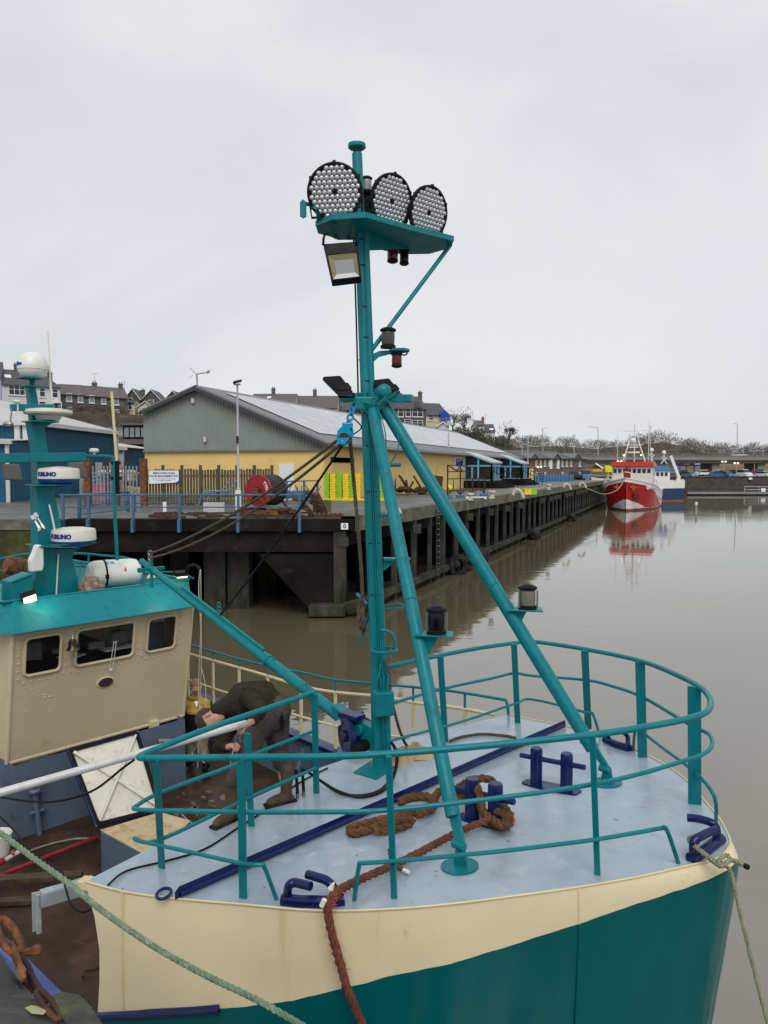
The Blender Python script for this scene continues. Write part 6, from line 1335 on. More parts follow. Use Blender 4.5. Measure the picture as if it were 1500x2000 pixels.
m = MB(); m.tube([US(218,765,SM+.02), US(228,902,SM+.02)], [.022,.024], 8); o = m.build('whip_aerial', 'rope_pale_smooth' if 0 else 'cream_rail', boat); m = MB(); m.tube([US(228,900,SM+.02), US(230,965,SM+.02)], .03, 8); m.box(US(226,904,SM), (.05,.14,.05), Matrix.Rotation(AN,3,'Z')); m.box(US(227,934,SM), (.05,.16,.05), Matrix.Rotation(AN,3,'Z')); m.build('aerial_clamp', 'black', o)
m = MB(); m.tube([US(93,646,SM-.05), US(101,792,SM-.05)], [.011,.02], 8); m.build('whip_aerial', 'white_plastic', boat)
def scanner(x0, x1, yt, yb, s_, txt, flat=False):
    a_, b_ = US(x0,(yt+yb)/2,s_), US(x1,(yt+yb)/2,s_); c = (a_+b_)/2; Rr = (b_-a_).length/2; h = US((x0+x1)/2,yt,s_).z-US((x0+x1)/2,yb,s_).z; c.z = US((x0+x1)/2,yb,s_).z
    if flat:
        m = MB(); m.lathe([(Rr*.45,0),(Rr*.55,h*.4),(Rr*.95,h*.55),(Rr,h*.7),(Rr*.97,h*.95),(Rr*.6,h*1.08),(.02,h*1.1)], c, n=36); m.build('radar_scanner', 'radar_white', boat); return
    m = MB(); m.lathe([(Rr*.96,h*.3),(Rr*.99,h*.34),(Rr*.97,h*.88),(Rr*.93,h*.97),(Rr*.5,h*1.06),(.02,h*1.1)], c, n=40); o = m.build('radar_scanner', 'radar_white', boat)
    m = MB(); m.lathe([(Rr*.6,0),(Rr*.9,h*.1),(Rr*.965,h*.295)], c, n=40); m.build('scanner_base', 'radar_blue', o)
    vw = (CP-c); a0 = math.atan2(vw.y, vw.x)
    def wrap(x, y, z): an = a0-R(38)+x/Rr; return c+V((cos(an)*(Rr*.985+z+.002), sin(an)*(Rr*.985+z+.002), h*.6+y))
    text(txt, h*.34, 'ink_blue', o, 'maker_letters', wrap, ext=.002, bold=.006)
scanner(75,153,914,945,SM+.02,'FURUNO'); scanner(102,184,1032,1066,SM+.05,'FURUNO'); scanner(48,138,800,821,SM,'',True)
a_, b_ = US(35,715,SM-.1), US(92,715,SM-.1); c = (a_+b_)/2; Rr = (b_-a_).length/2; c.z = US(63,737,SM).z; h = US(63,685,SM).z-c.z
m = MB(); m.lathe([(Rr*.55,0),(Rr*.8,.03),(Rr*.96,.1),(Rr,.16),(Rr*.99,h*.5),(Rr*.9,h*.72),(Rr*.7,h*.88),(Rr*.4,h*.97),(.02,h)], c, n=40); dome = m.build('satellite_dome', 'white_plastic', boat)
vw = (CP-c); a0 = math.atan2(vw.y, vw.x)
def wrapd(x, y, z): an = a0-R(74)+x/Rr; return c+V((cos(an)*(Rr*.995+z+.002), sin(an)*(Rr*.995+z+.002), .19+y))
text('Intellian', .075, 'ink_blue', dome, 'maker_letters', wrapd, ext=.002, bold=.002)
m = MB(); m.tube([c+V((Rr*1.001*cos(a),Rr*1.001*sin(a),.125)) for a in [2*pi*k/40 for k in range(40)]], .004, 5, closed=True); m.build('dome_seam', 'radar_white', dome)
# speakers under the yard, horn, small aerials
for x0, x1, yy in ((2,37,906),(130,162,903)):
    a_, b_ = US(x0,yy,SM+.02), US(x1,yy,SM+.02); m = MB(); c = (a_+b_)/2; w_ = (b_-a_).length
    m.prism([c-bv*w_/2+V((0,0,0)), c+bv*w_*.35, c+bv*w_*.55-V((0,0,.24)), c-bv*w_*.4-V((0,0,.22))], bu*.12); o = m.build('hooded_lamp', 'steel_grey', boat, bevel=.02, smooth=0)

for k, (xa, ya, xb, yb) in enumerate(((67,1003,88,1034),(62,1008,80,1036))):
    a_, b_ = US(xa,ya,SM+.15+.05*k), US(xb,yb,SM+.25+.05*k); d = (b_-a_).normalized(); L_ = (b_-a_).length
    m = MB(); m.lathe([(.035,0),(.035,.06),(.016,.08),(.016,L_-.08),(.03,L_-.03),(.05,L_)], a_, d, 14); m.build('air_horn', 'chrome', boat)
m = MB(); c = US(184,884,SM); m.tube([c-V((0,0,.05)), c], .02, 8); m.lathe([(.05,0),(.07,.02),(.07,.05),(.04,.065)], c, n=16); m.build('gps_aerial', 'white_plastic', boat)
m = MB(); c = US(34,788,SM); m.tube([c-V((0,0,.12)), c], .015, 8); m.lathe([(.03,0),(.05,.02),(.05,.035),(.03,.05)], c, n=16); m.build('gps_aerial', 'white_plastic', boat)
m = MB(); m.tube([US(23,800,SM), US(20,826,SM)], .012, 6); m.sphere(US(16,828,SM), .05, 8, (1.6,1,.8)); m.build('anemometer', 'steel_dull', boat)
m = MB(); m.tube(spline([US(96,985,SM+.02), US(104,1020,SM+.03), US(112,1066,SM+.05)], 6), .013, 6); m.tube(spline([US(114,1082,SM+.02), US(112,1120,SM+.02), US(110,1162,SM+.02)], 5), .012, 6); m.build('cable', 'white_plastic', rm)
# low teal locker by the mast foot
plate([(23,1178),(64,1178),(64,1120),(23,1137)], SM+.25, .35, 'teal', 'roof_locker', bevel=.01, smooth=0)
m = MB(); m.tube([US(22,1137,SM+.25), US(63,1121,SM+.25)], .02, 8); m.build('locker_rail', 'teal', boat)
mat('green_grey', (.16,.15,.12), .2)
# ------------------------------------------------ main mast
TM = -.19; MBs = UT(742,1490,TM); MTp = UT(697,290,TM)
def MP(y, dx=0):  # point of the mast axis at picture height y
    lo, hi = 0, 1
    for _ in range(40):
        k = (lo+hi)/2; p = MBs.lerp(MTp, k)
        if proj(p)[1] > y: lo = k
        else: hi = k
    return MBs.lerp(MTp, lo)
m = MB(); m.tube([MBs, MP(1380), MP(1300), MP(800)], [.07,.07,.058,.056], 20); m.tube([MP(812), MP(785), MP(770), MP(300)], [.056,.06,.054,.05], 20)
m.lathe([(.056,0),(.085,.02),(.088,.04),(.085,.055),(.02,.06)], MP(293), n=20); mast = m.build('mast', 'teal', boat)
rv = V((.85,-.35,0)).normalized()
m = MB(); m.tube([MP(1480)+rv*.085, MP(1385)+rv*.085, MP(1300)+rv*.07, MP(800)+rv*.07], [.04,.04,.036,.036], 10); m.tube([MP(800)+rv*.06, MP(430)+rv*.058], .034, 10); m.build('conduit_trunk', 'teal', mast)
m = MB()
for o in (-.03, .0, .03): m.tube([MP(1460)+rv*(.035+o*.7)+V((0,-.075,0)), MP(820)+rv*(.032+o*.7)+V((0,-.06,0))], .007, 6)
m.build('cable_run', 'teal', mast)
m = MB()
for y in (470, 520, 600, 660, 745, 870, 960, 1060, 1160, 1270): m.tube([MP(y)+V((cos(a)*.078+.03,sin(a)*.07,0)) for a in [2*pi*k/16 for k in range(16)]] if y > 800 else [MP(y)+V((cos(a)*.062+.02,sin(a)*.056,0)) for a in [2*pi*k/16 for k in range(16)]], .005, 4, closed=True)
m.build('cable_tie', 'teal' if 0 else 'black', mast)
m = MB(); c = MP(1365)+rv*.06+V((0,-.1,0)); m.box(c, (.19,.15,.24), Matrix.Rotation(.25,3,'Z')); jb = m.build('junction_box', 'teal', boat, bevel=.02, smooth=0)
m = MB()
for k in range(5): q = c+V((-.06+k*.03,-.02,.11)); m.tube(spline([q, q+V((rr.uniform(-.01,.01),0,.08)), q+V((rr.uniform(-.03,.02),.03,.16)), MP(1290)+rv*.05+V((0,-.08,0))], 4), .006, 5)
m.build('cable', 'teal', jb)
m = MB(); bp = UD(722,1500,.006); m.prism([UD(690,1510,.004), UD(735,1523,.004), UD(770,1500,.004), UD(725,1487,.004)], (0,0,.012)); m.build('mast_step', 'teal', boat, smooth=0)
# mast steps and hoops
def stepb(y, L_=.2): c = MP(y)+rv*.1; return c
for y in (908, 1005, 1087): 
    m = MB(); c = MP(y)+rv*.12; m.add([c, c+V((.26,-.04,.0)), c+V((.24,-.16,.0)), c+V((0,-.1,0)), c-V((0,0,.02)), c+V((.26,-.04,-.02)), c+V((.24,-.16,-.02)), c+V((0,-.1,-.02))], [(0,3,2,1),(4,5,6,7),(0,1,5,4),(1,2,6,5),(2,3,7,6)]) if y == 1087 else m.tube([c, c+V((.2,-.04,0))], .02, 8)
    if y == 1087: m.prism([c+V((.0,-.05,-.02)), c+V((.14,-.06,-.02)), c+V((0,-.05,-.13))], (0,.012,0))
    m.build('mast_rung', 'teal', mast, smooth=0)
for y in (1187,):
    c = MP(y)+rv*.12; m = MB(); m.tube([c, c+V((.26,0,.01)), c+V((.13,.03,.05)), c+V((0,.02,.03))], .009, 6); m.build('mast_rung', 'teal', mast)
c = MP(1265)+rv*.06; m = MB(); m.tube([c+V((cos(a)*.12+.03, sin(a)*.12-.07, 0)) for a in [2*pi*k/20 for k in range(20)]], .015, 8, closed=True); m.tube(spline([c+V((0,-.1,.2)), c+V((.09,-.1,.18)), c+V((.13,-.1,.1)), c+V((.13,-.09,0))], 5), .014, 8); m.build('rope_hoop', 'teal', mast)
m = MB(); a_ = MP(1170)-rv*.1; m.tube([UT(697,1160,TM), MP(1182)-rv*.07], .016, 8); m.tube([UT(706,1255,TM), UT(709,1235,TM), MP(1200)-rv*.05], .014, 8); m.build('belaying_cleat', 'teal', mast)
m = MB(); m.rope(spline([UT(704,1180,TM), UT(702,1200,TM-.05), UT(706,1225,TM-.06), UT(712,1232,TM)], 6), .028, 3, n=5); m.rope(spline([UT(712,1178,TM), UT(708,1200,TM-.08), UT(712,1228,TM-.06)], 6), .022, 3, n=5)
tag(m.build('rope_hank', 'rope_dark'), 'dark rope hank tied to the left side of the mast', 'rope')
# legs
fN, fF = UD(898,1660,.12), UD(1185,1508,.1); jt = MP(785)
LNt, LFt = MP(800)+V((.06,-.1,0)), MP(795)+V((.16,-.05,.02))
def leg_at(a_, b_, y):
    lo, hi = 0, 1
    for _ in range(40):
        k = (lo+hi)/2
        if proj(a_.lerp(b_, k))[1] > y: lo = k
        else: hi = k
    return a_.lerp(b_, lo)
for nm, t_, f_ in (('n', LNt, fN), ('f', LFt, fF)):
    d = (f_-t_).normalized(); m = MB(); ra_, rb_ = (.057, .052) if nm == 'n' else (.064, .06); m.tube([t_, f_-d*.22], [ra_, rb_], 20); m.lathe([(rb_,0),(rb_+.006,.006),(rb_+.006,.02),(rb_,.026)], f_-d*.3, -d, 20); q_ = t_.lerp(f_, .52); m.lathe([(ra_*.96,0),(ra_+.004,.006),(ra_*.96,.012)], q_, d, 20); lg = m.build('mast_leg', 'teal', boat)
    m = MB(); sd_ = d.cross(V((0,0,1))).normalized(); m.prism([f_-d*.26-bu*.05, f_-d*.26+bu*.05, f_+bu*.035+V((0,0,.02)), f_-bu*.035+V((0,0,.02))], bv*.03); m.lathe([(.03,-.05),(.03,.05)], f_-d*.03, bu, 12)
    g_ = V((f_.x, f_.y, deckz(f_))); m.prism([g_-bu*.06, g_+bu*.06, g_+bu*.035+V((0,0,.14)), g_-bu*.035+V((0,0,.14))], bv*.02); m.build('leg_shoe', 'teal', lg, bevel=.006, smooth=0)
    m = MB(); m.lathe([(.128,.002),(.128,.014)], (0,0,0), n=32); m.v = [g_+V((p.x,p.y,p.z+KS*(V((p.x,p.y,0)).dot(bu)))) for p in m.v]; m.build('foot_plate', 'teal', lg)
# head fitting
m = MB(); m.box(MP(790)+V((.04,-.03,0)), (.3,.2,.13)); m.lathe([(.03,.13),(.055,.115),(.072,.09),(.072,-.1),(.05,-.12)][::-1], MP(768)+V((.16,-.1,0)), V((.25,-1,0)), 18); m.build('mast_head_fitting', 'teal', boat, bevel=.02, smooth=0)
m = MB(); m.bar(MP(778)-rv*.26+V((0,-.05,.0)), MP(778)+rv*.02+V((0,-.05,.02)), .1, .07); m.bar(MP(780)+rv*.1+V((0,-.06,0)), MP(780)+rv*.48+V((0,-.02,-.01)), .1, .07); m.build('cross_tree', 'teal', boat, bevel=.008, smooth=0)
m = MB(); rr = random.Random(9)
for k in range(9):
    a_ = MP(775)+rv*rr.uniform(-.2,.4)+V((0,-.12,.03)); b_ = MP(790)+rv*rr.uniform(-.1,.42)+V((0,-.13,0)); m.tube(spline([a_, a_.lerp(b_,.5)+V((0,-.02,rr.uniform(-.15,.02))), b_], 7), .006, 5)
m.tube(spline([MP(765)+rv*.05+V((0,-.1,0)), MP(840)+rv*.18+V((0,-.15,0)), MP(905)+rv*.2+V((0,-.1,0)), MP(870)+rv*.32+V((0,-.1,0)), MP(800)+rv*.25], 7), .006, 5)
m.build('loose_wiring', 'teal', boat)
m = MB(); m.tube(spline([MP(780)-rv*.1+V((0,-.1,0)), MP(810)-rv*.16+V((0,-.1,0)), MP(835)-rv*.06+V((0,-.12,0)), MP(850)-rv*.16+V((0,-.1,0))], 7), .007, 5); m.tube(spline([MP(470)-rv*.07+V((0,-.03,0)), MP(640)-rv*.075+V((0,-.03,0)), MP(780)-rv*.085+V((0,-.03,0))], 5), .009, 5); m.build('black_cable', 'black', boat)
# small floodlights on the cross tree seen from behind
def slab(corners, th, dirn, nm, lab=None):
    P4 = corners; m = MB(); m.prism(P4, dirn*th); o = m.build(nm, 'black', boat, bevel=.008, smooth=0); return o
Yl = MP(760).y-.15
a4 = [UY(631,735,Yl+.1), UY(665,733,Yl+.1), UY(690,764,Yl-.08), UY(662,766,Yl-.08)]
o = slab(a4, .04, V((-.3,-.2,-.9)), 'small_floodlight'); m = MB(); m.tube([a4[2]-V((0,0,.02)), UY(690,776,Yl), UY(662,775,Yl), a4[3]-V((0,0,.02))], .012, 6); m.build('bracket', 'black', o)
m = MB(); p4 = [a4[3].lerp(a4[0],.1), a4[2].lerp(a4[1],.1), a4[2].lerp(a4[1],.45), a4[3].lerp(a4[0],.45)]; m.prism([q+V((0,-.004,.004)) for q in p4], V((.004,0,.012))); m.build('driver_box', 'rubber', o, bevel=.006, smooth=0)
a4 = [UY(725,742,Yl+.15), UY(760,738,Yl+.15), UY(783,765,Yl-.03), UY(748,766,Yl-.03)]
o = slab(a4, .04, V((-.3,-.2,-.9)), 'small_floodlight'); m = MB(); m.tube([a4[2]-V((0,0,.02)), UY(784,776,Yl), UY(750,776,Yl), a4[3]-V((0,0,.02))], .012, 6); m.build('bracket', 'black', o)
m = MB(); p4 = [a4[3].lerp(a4[0],.1), a4[2].lerp(a4[1],.1), a4[2].lerp(a4[1],.45), a4[3].lerp(a4[0],.45)]; m.prism([q+V((0,-.004,.004)) for q in p4], V((.004,0,.012))); m.build('driver_box', 'rubber', o, bevel=.006, smooth=0)
# lantern bracket half way
za = MP(702); Yb = za.y-.02
m = MB(); p = [UZ(697,703,UY(745,684,Yb).z), UY(700,702,Yb), UY(742,685,Yb), UY(793,682,Yb), UY(795,688,Yb), UY(760,692,Yb), UY(740,697,Yb), UY(712,722,Yb)]
m.prism(p[1:], (0,.02,0)); c = UY(768,684,Yb-.02); m.lathe([(.1,-.012),(.1,.012)], c+V((.06,.02,0)), n=20); br_ = m.build('lantern_bracket', 'teal', boat, bevel=.004, smooth=0)
m = MB(); m.tube(spline([UY(787,680,Yb), UY(795,684,Yb), UY(794,692,Yb), UY(786,694,Yb)], 5), .008, 6); m.build('bracket_loop', 'teal', br_)
def lantern(c, r_, h, lensm, nm='navigation_light', up_=1, cap=1.2):
    m = MB(); U = V((0,0,up_)); m.lathe([(r_*1.1,0),(r_*1.1,h*.12),(r_*.9,h*.16)], c, U, 20); o = m.build(nm, 'black', boat)
    m = MB(); m.lathe([(r_*.88,h*.165),(r_*.93,h*.3),(r_*.95,h*.5),(r_*.93,h*.7),(r_*.88,h*.775)], c, U, 24); m.build('lens', lensm, o)
    m = MB(); m.lathe([(r_*.95,h*.78),(r_*cap,h*.82),(r_*cap,h*.9),(r_*.7,h*.98),(r_*.2,h*1.02)], c, U, 24); m.build('cap', 'black', o); return o
lantern(UY(758,680,Yb), .068, .2, 'green_lens', cap=1.15); lantern(UY(775,690,Yb), .052, .14, 'red_lens', up_=-1, cap=1.0)
# light platform
ZP = UY(705,447,MP(440).y-.1).z
pl = [UZ(617,441,ZP),UZ(649,428,ZP),UZ(715,424,ZP),UZ(783,444,ZP),UZ(886,470,ZP),UZ(881,484,ZP),UZ(839,496,ZP),UZ(783,497,ZP),UZ(735,486,ZP),UZ(700,470,ZP),UZ(667,468,ZP),UZ(621,456,ZP)]
m = MB(); m.prism(pl, (0,0,.02)); lp = m.build('light_platform', 'teal', boat, smooth=0)
m = MB()
for a_, b_ in zip(pl[:5], pl[1:5]): m.bar(a_+V((0,0,.02)), b_+V((0,0,.02)), .012, .05)
m.prism([MP(490)+V((.05,-.02,0)), V((MP(465).x+.05,MP(465).y-.02,ZP)), UZ(800,485,ZP)], (.01,.014,0)); m.build('platform_lip', 'teal', lp, smooth=0)
m = MB(); m.tube([UZ(880,478,ZP), UT(765,620,TM).lerp(UZ(880,478,ZP), .0) if 0 else MP(690)+V((.05,-.03,0))], .022, 10); m.build('platform_strut', 'teal', boat)
m = MB(); m.tube([UZ(623,443,ZP), UZ(620,430,ZP)+V((0,0,.1)), UY(606,400,pl[0].y), UY(598,398,pl[0].y)], .018, 8); c = UY(592,407,pl[0].y-.02); m.prism([c+V((x,0,z)) for x, z in ((-.03,-.07),(0,-.09),(.03,-.07),(.03,.06),(0,.085),(-.03,.06))], (0,.02,0)); m.build('side_bracket', 'teal', lp, smooth=0)
def stadium(px, py, Y, r_, nrm_, lab):
    c = UY(px, py, Y); nrm_ = V(nrm_).normalized(); o_ = empty('stadium_light', c) ; o_.parent = boat; o_.location = c-WO[boat.name]
    m = MB(); m.lathe([(.01,-.04),(r_*.86,-.04),(r_,-.02),(r_*1.0,.012),(r_*.93,.016),(r_*.9,.0),(.01,.0)], c, nrm_, 48); m.build('housing', 'black', o_)
    m = MB(); m.lathe([(r_*.4,-.16),(r_*.45,-.15),(r_*.55,-.04)], c, nrm_, 20)
    e1 = V((0,0,1)).cross(nrm_).normalized(); e2 = nrm_.cross(e1)
    for k in range(14): an = 2*pi*k/14; m.bar(c-nrm_*.05+(e1*cos(an)+e2*sin(an))*r_*.25, c-nrm_*.05+(e1*cos(an)+e2*sin(an))*r_*.85, .008, .07, nrm_)
    m.build('heat_sink', 'black', o_, smooth=0)
    m = MB(); a = r_*.185; n = 0
    for i in range(-6, 7):
        for j in range(-6, 7):
            x = (i+.5*(j % 2))*a; y = j*a*.866; rr_ = math.hypot(x, y)
            if rr_ > r_*.86 or rr_ < a*.5: continue
            p = c+e1*x+e2*y+nrm_*.004; m.lathe([(a*.51,0),(a*.48,a*.1),(a*.33,a*.26),(a*.1,a*.32)], p, nrm_, 8)
    m.build('lens_array', 'lens', o_)
    m = MB()
    for k in range(6): an = 2*pi*k/6+.52; m.box(c+(e1*cos(an)+e2*sin(an))*r_*.985, (.03,.03,.03))
    m.build('clip', 'black', o_, smooth=0)
    m = MB(); m.tube([c+e1*r_*.98-nrm_*.03, c+e1*r_*.9-e2*r_*.8-nrm_*.05, c-e1*r_*.9-e2*r_*.8-nrm_*.05, c-e1*r_*.98-nrm_*.03], .012, 6); m.build('bracket', 'black', o_)
Yp = pl[2].y
stadium(654, 375, Yp+.12, .262, (-.12,-1,-.15), ''); stadium(765, 394, Yp+.5, .262, (.66,-.75,-.2), ''); stadium(837, 416, Yp+.75, .262, (.66,-.72,-.2), '')
# driver boxes behind lights
m = MB(); m.box(UY(719,395,Yp+.75), (.09,.16,.3), Matrix.Rotation(-.6,3,'Z')); 
for k in range(5): m.box(UY(719,395,Yp+.73)+V((0,-.08,-.12+k*.055)), (.1,.02,.02), Matrix.Rotation(-.6,3,'Z'))
m.build('driver_box', 'black', boat, smooth=0)
lantern(UY(716,377,Yp+.55), .052, .16, 'glass_clear', cap=1.1)
lantern(UZ(768,452,ZP)-V((0,0,.0))+V((0,.5,0)), .058, .17, 'red_lens', up_=-1, cap=1.0); lantern(UZ(792,460,ZP)+V((0,.5,0)), .05, .16, 'black_gloss', up_=-1, cap=1.0)
mat('flood_face', (.13,.14,.155), .2, spec=.3)
# square floodlight under the platform
Yf = Yp-.02; P4 = [UY(631,476,Yf+.1), UY(697,471,Yf+.1), UY(706,546,Yf-.04), UY(648,553,Yf-.04)]; n_ = (P4[1]-P4[0]).cross(P4[3]-P4[0]).normalized(); n_ = n_ if n_.y < 0 else -n_
m = MB(); m.prism(P4, -n_*.06); sf = m.build('square_floodlight', 'black', boat, bevel=.008, smooth=0)
def bl4(u, v_, d_): return P4[0].lerp(P4[1],u).lerp(P4[3].lerp(P4[2],u),v_)+n_*d_
m = MB(); m.add([bl4(.05,.34,.03), bl4(.96,.34,.03), bl4(.96,.97,.03), bl4(.05,.97,.03), bl4(.22,.46,.004), bl4(.82,.46,.004), bl4(.82,.8,.004), bl4(.22,.8,.004)], [(0,1,5,4),(1,2,6,5),(3,0,4,7)]); m.mi = 1; m.add([bl4(.05,.97,.03), bl4(.96,.97,.03), bl4(.82,.8,.004), bl4(.22,.8,.004)], [(0,1,2,3)]); m.mi = 2; m.add([bl4(.22,.46,.006), bl4(.82,.46,.006), bl4(.82,.8,.006), bl4(.22,.8,.006)], [(0,1,2,3)]); m.build('reflector', ['glass_amber', 'alu', 'flood_face'], sf, smooth=0)
m = MB(); m.tube([bl4(.04,.33,.028), bl4(.97,.33,.028), bl4(.97,.98,.028), bl4(.04,.98,.028)], .012, 6, closed=True); m.build('front_frame', 'black', sf)
m = MB(); m.tube(spline([bl4(.05,.05,0)-V((.02,0,0)), bl4(.1,-.1,0)+V((0,0,.05)), UZ(660,466,ZP), UZ(680,466,ZP), bl4(.95,-.05,0), bl4(1.0,.1,0)], 5), .012, 6); m.build('bracket', 'black', sf)
# lanterns on the legs
def leg_lantern(a_, b_, y, dx, r_, h, lensm):
    p = leg_at(b_, a_, y); c = p+V((dx,-.05,0)); m = MB(); m.prism([p+V((-.03,-.1,0)), p+V((dx+.12,-.16,0)), p+V((dx+.14,.03,0)), p+V((dx+.02,.08,0)), p+V((0,.03,0))], (0,0,.014)); m.prism([p+V((.04,-.05,0)), p+V((.17,-.05,0)), p+V((.09,-.05,-.16))], (0,.012,0)); m.build('lantern_bracket', 'teal', boat, bevel=.003, smooth=0)
    o = lantern(c+V((0,0,.014)), r_, h, lensm, cap=1.12)
    for an in (pi*1.05, -.25): m = MB(); m.tube([c+V((cos(an)*r_*1.1, sin(an)*r_*1.1-.02, .03)), c+V((cos(an)*r_*1.1, sin(an)*r_*1.1-.02, h*.85))], .008, 6); m.build('guard_bar', 'steel_dull', o)
    return c
leg_lantern(LNt, fN, 1238, .15, .072, .22, 'black_gloss'); leg_lantern(LFt, fF, 1190, .17, .075, .22, 'green_grey')
mat('float_speckled', (.2,.13,.09), .7, var=.6, scale=14, dirt=(.5,.45,.35), dlev=.6, dscale=9); mat('fray_red', (.42,.07,.06), .9); mat('quay_slab', (.035,.039,.038), .35, spec=.3, var=.35, scale=5, bump=.05, bscale=30, dirt=(.07,.08,.06), dlev=.6, dscale=6, stretch=(1,4,1)); mat('leaf', (.3,.3,.16), .7)
# ------------------------------------------------ guard rails of the foredeck
def RP(x, y, dz): return UD(x, y, dz)
RT = .97
top = [(757,1302),(860,1280),(935,1266),(1004,1256),(1040,1253),(1143,1268),(1252,1291),(1330,1322),(1372,1346),(1388,1370),(1380,1390),(1345,1403),(1270,1418),(1157,1435),(960,1455),(760,1472),(620,1478),(473,1479),(380,1480),(285,1481)]
top2 = [(285,1481),(272,1478),(300,1465),(380,1433),(449,1408),(508,1388),(617,1351)]
m = MB(); m.tube(spline([RP(x,y,RT) for x,y in top], 5), .0215, 12); m.build('guard_rail', 'teal', boat)
m = MB(); m.tube(spline([RP(x,y,RT) for x,y in top2], 5), .0215, 12); m.build('guard_rail', 'teal', boat)
mid1 = [(757,1376),(867,1345),(960,1325),(1004,1315),(1040,1320),(1143,1328),(1195,1340),(1252,1360),(1330,1405),(1360,1422),(1385,1434),(1391,1455),(1375,1472),(1345,1483),(1255,1510),(1157,1532),(1000,1555),(760,1582),(620,1586),(473,1586),(300,1583)]
m = MB(); m.tube(spline([RP(x,y,.6) for x,y in mid1], 4), .0155, 8); m.build('guard_rail', 'teal', boat)
m = MB(); m.tube(spline([RP(x,y,.6) for x,y in [(300,1583),(264,1580),(268,1573),(316,1547),(460,1493),(488,1476),(615,1427)]], 4), .015, 8); m.build('guard_rail', 'teal', boat)
lowA = [(540,1757,0),(517,1695,.24),(508,1689,.27),(475,1687,.27),(380,1666,.27),(270,1642,.27)]
m = MB(); m.tube(spline([RP(*q) for q in lowA], 4), .014, 8); m.build('guard_rail', 'teal', boat)
m = MB(); m.tube(spline([RP(*q) for q in [(270,1642,.27),(264,1637,.27),(310,1641,.27),(465,1568,.27),(492,1555,.27),(617,1500,.27)]], 4), .014, 8); m.build('guard_rail', 'teal', boat)
m = MB(); m.tube(spline([RP(*q) for q in [(692,1759,0),(701,1692,.25),(708,1686,.27),(770,1682,.27),(900,1670,.27),(1000,1660,.27),(1160,1640,.27),(1250,1625,.27),(1290,1618,.27),(1303,1622,.26),(1325,1686,0)]], 4), .014, 8); m.build('guard_rail', 'teal', boat)
m = MB(); m.tube(spline([RP(*q) for q in [(757,1448,.27),(900,1410,.27),(1004,1375,.27),(1040,1366,.27),(1143,1391,.27),(1158,1395,.27),(1172,1440,0)]], 4), .014, 8); m.build('guard_rail', 'teal', boat)
m = MB(); m.tube(spline([RP(*q) for q in [(1237,1466,0),(1240,1430,.25),(1250,1428,.27),(1300,1465,.27),(1357,1508,.27),(1395,1555,.27),(1398,1606,.0)]], 4), .014, 8); m.build('guard_rail', 'teal', boat)
posts = [(316,1697,305,1482,.06,.014),(475,1757,471,1480,.062,.02),(770,1757,759,1476,.045,.03),(1167,1711,1157,1436,.045,.03),(1357,1573,1356,1341,.012,.115),(1255,1481,1250,1292,.015,.1),(1149,1423,1142,1270,.015,.085),(1011,1413,1004,1258,.02,.075),(870,1450,860,1282,.02,.075),(491,1616,483,1432,.06,.016),(618,1551,614,1354,.065,.016)]
for (x0,y0,x1,y1,w1,w2) in posts:
    a_, b_ = RP(x0,y0,-.01), RP(x1,y1,RT if y1 != 1432 else .82); d = (b_-a_).normalized(); m = MB(); vx = V((1,0,0)); wx_ = max(w1, w2)
    fl_ = Matrix.Rotation(AN+(pi/2 if w1 < w2 and x0 > 1200 else 0), 3, 'Z')
    m.bar(a_, b_, wx_*.85, .014+min(w1,w2)*.3, V((-.35,-1,0)) if x0 != 1357 else V((-.5,-1,0))); m.build('rail_post', 'teal', boat, bevel=.003, smooth=0)
# far side rails over the bulwark, cream below and teal above
T9 = 1.9
m = MB(); m.tube(spline([UT(x,y,T9) for x,y in [(330,1268),(365,1276),(416,1290),(467,1304),(523,1320),(588,1340),(655,1352),(750,1361),(807,1372),(867,1379),(908,1385),(966,1396)]], 4), .022, 8); m.build('bulwark_rail', 'cream_rail', boat)
m = MB(); m.tube(spline([UT(x,y,T9) for x,y in [(330,1318),(359,1325),(416,1344),(440,1352),(563,1392),(652,1417),(757,1436),(797,1441),(850,1445)]], 4), .018, 8); m.build('bulwark_rail', 'cream_rail', boat)
m = MB(); m.tube(spline([UT(x,y,T9) for x,y in [(330,1247),(370,1259),(441,1280),(523,1301),(593,1314),(655,1328),(765,1338),(821,1343),(867,1348),(904,1353),(975,1365),(989,1370),(993,1395)]], 4), .018, 8); m.build('bulwark_rail', 'teal', boat)
for x, yt, ym in ((367,1258,1276),(416,1273,1290),(467,1286,1304),(523,1301,1320),(588,1313,1340),(655,1328,1351),(807,1342,1372),(908,1353,1385)):
    xs_ = UT(x,ym,T9); m = MB(); m.tube([xs_, UT(x,yt,T9)], .016, 6); m.build('rail_post', 'teal', boat); m = MB(); m.bar(V((xs_.x,xs_.y,1.17 if x < 760 else deckz(xs_)-.35)), xs_, .035, .035, bu); m.build('rail_post', 'cream_rail', boat, smooth=0)
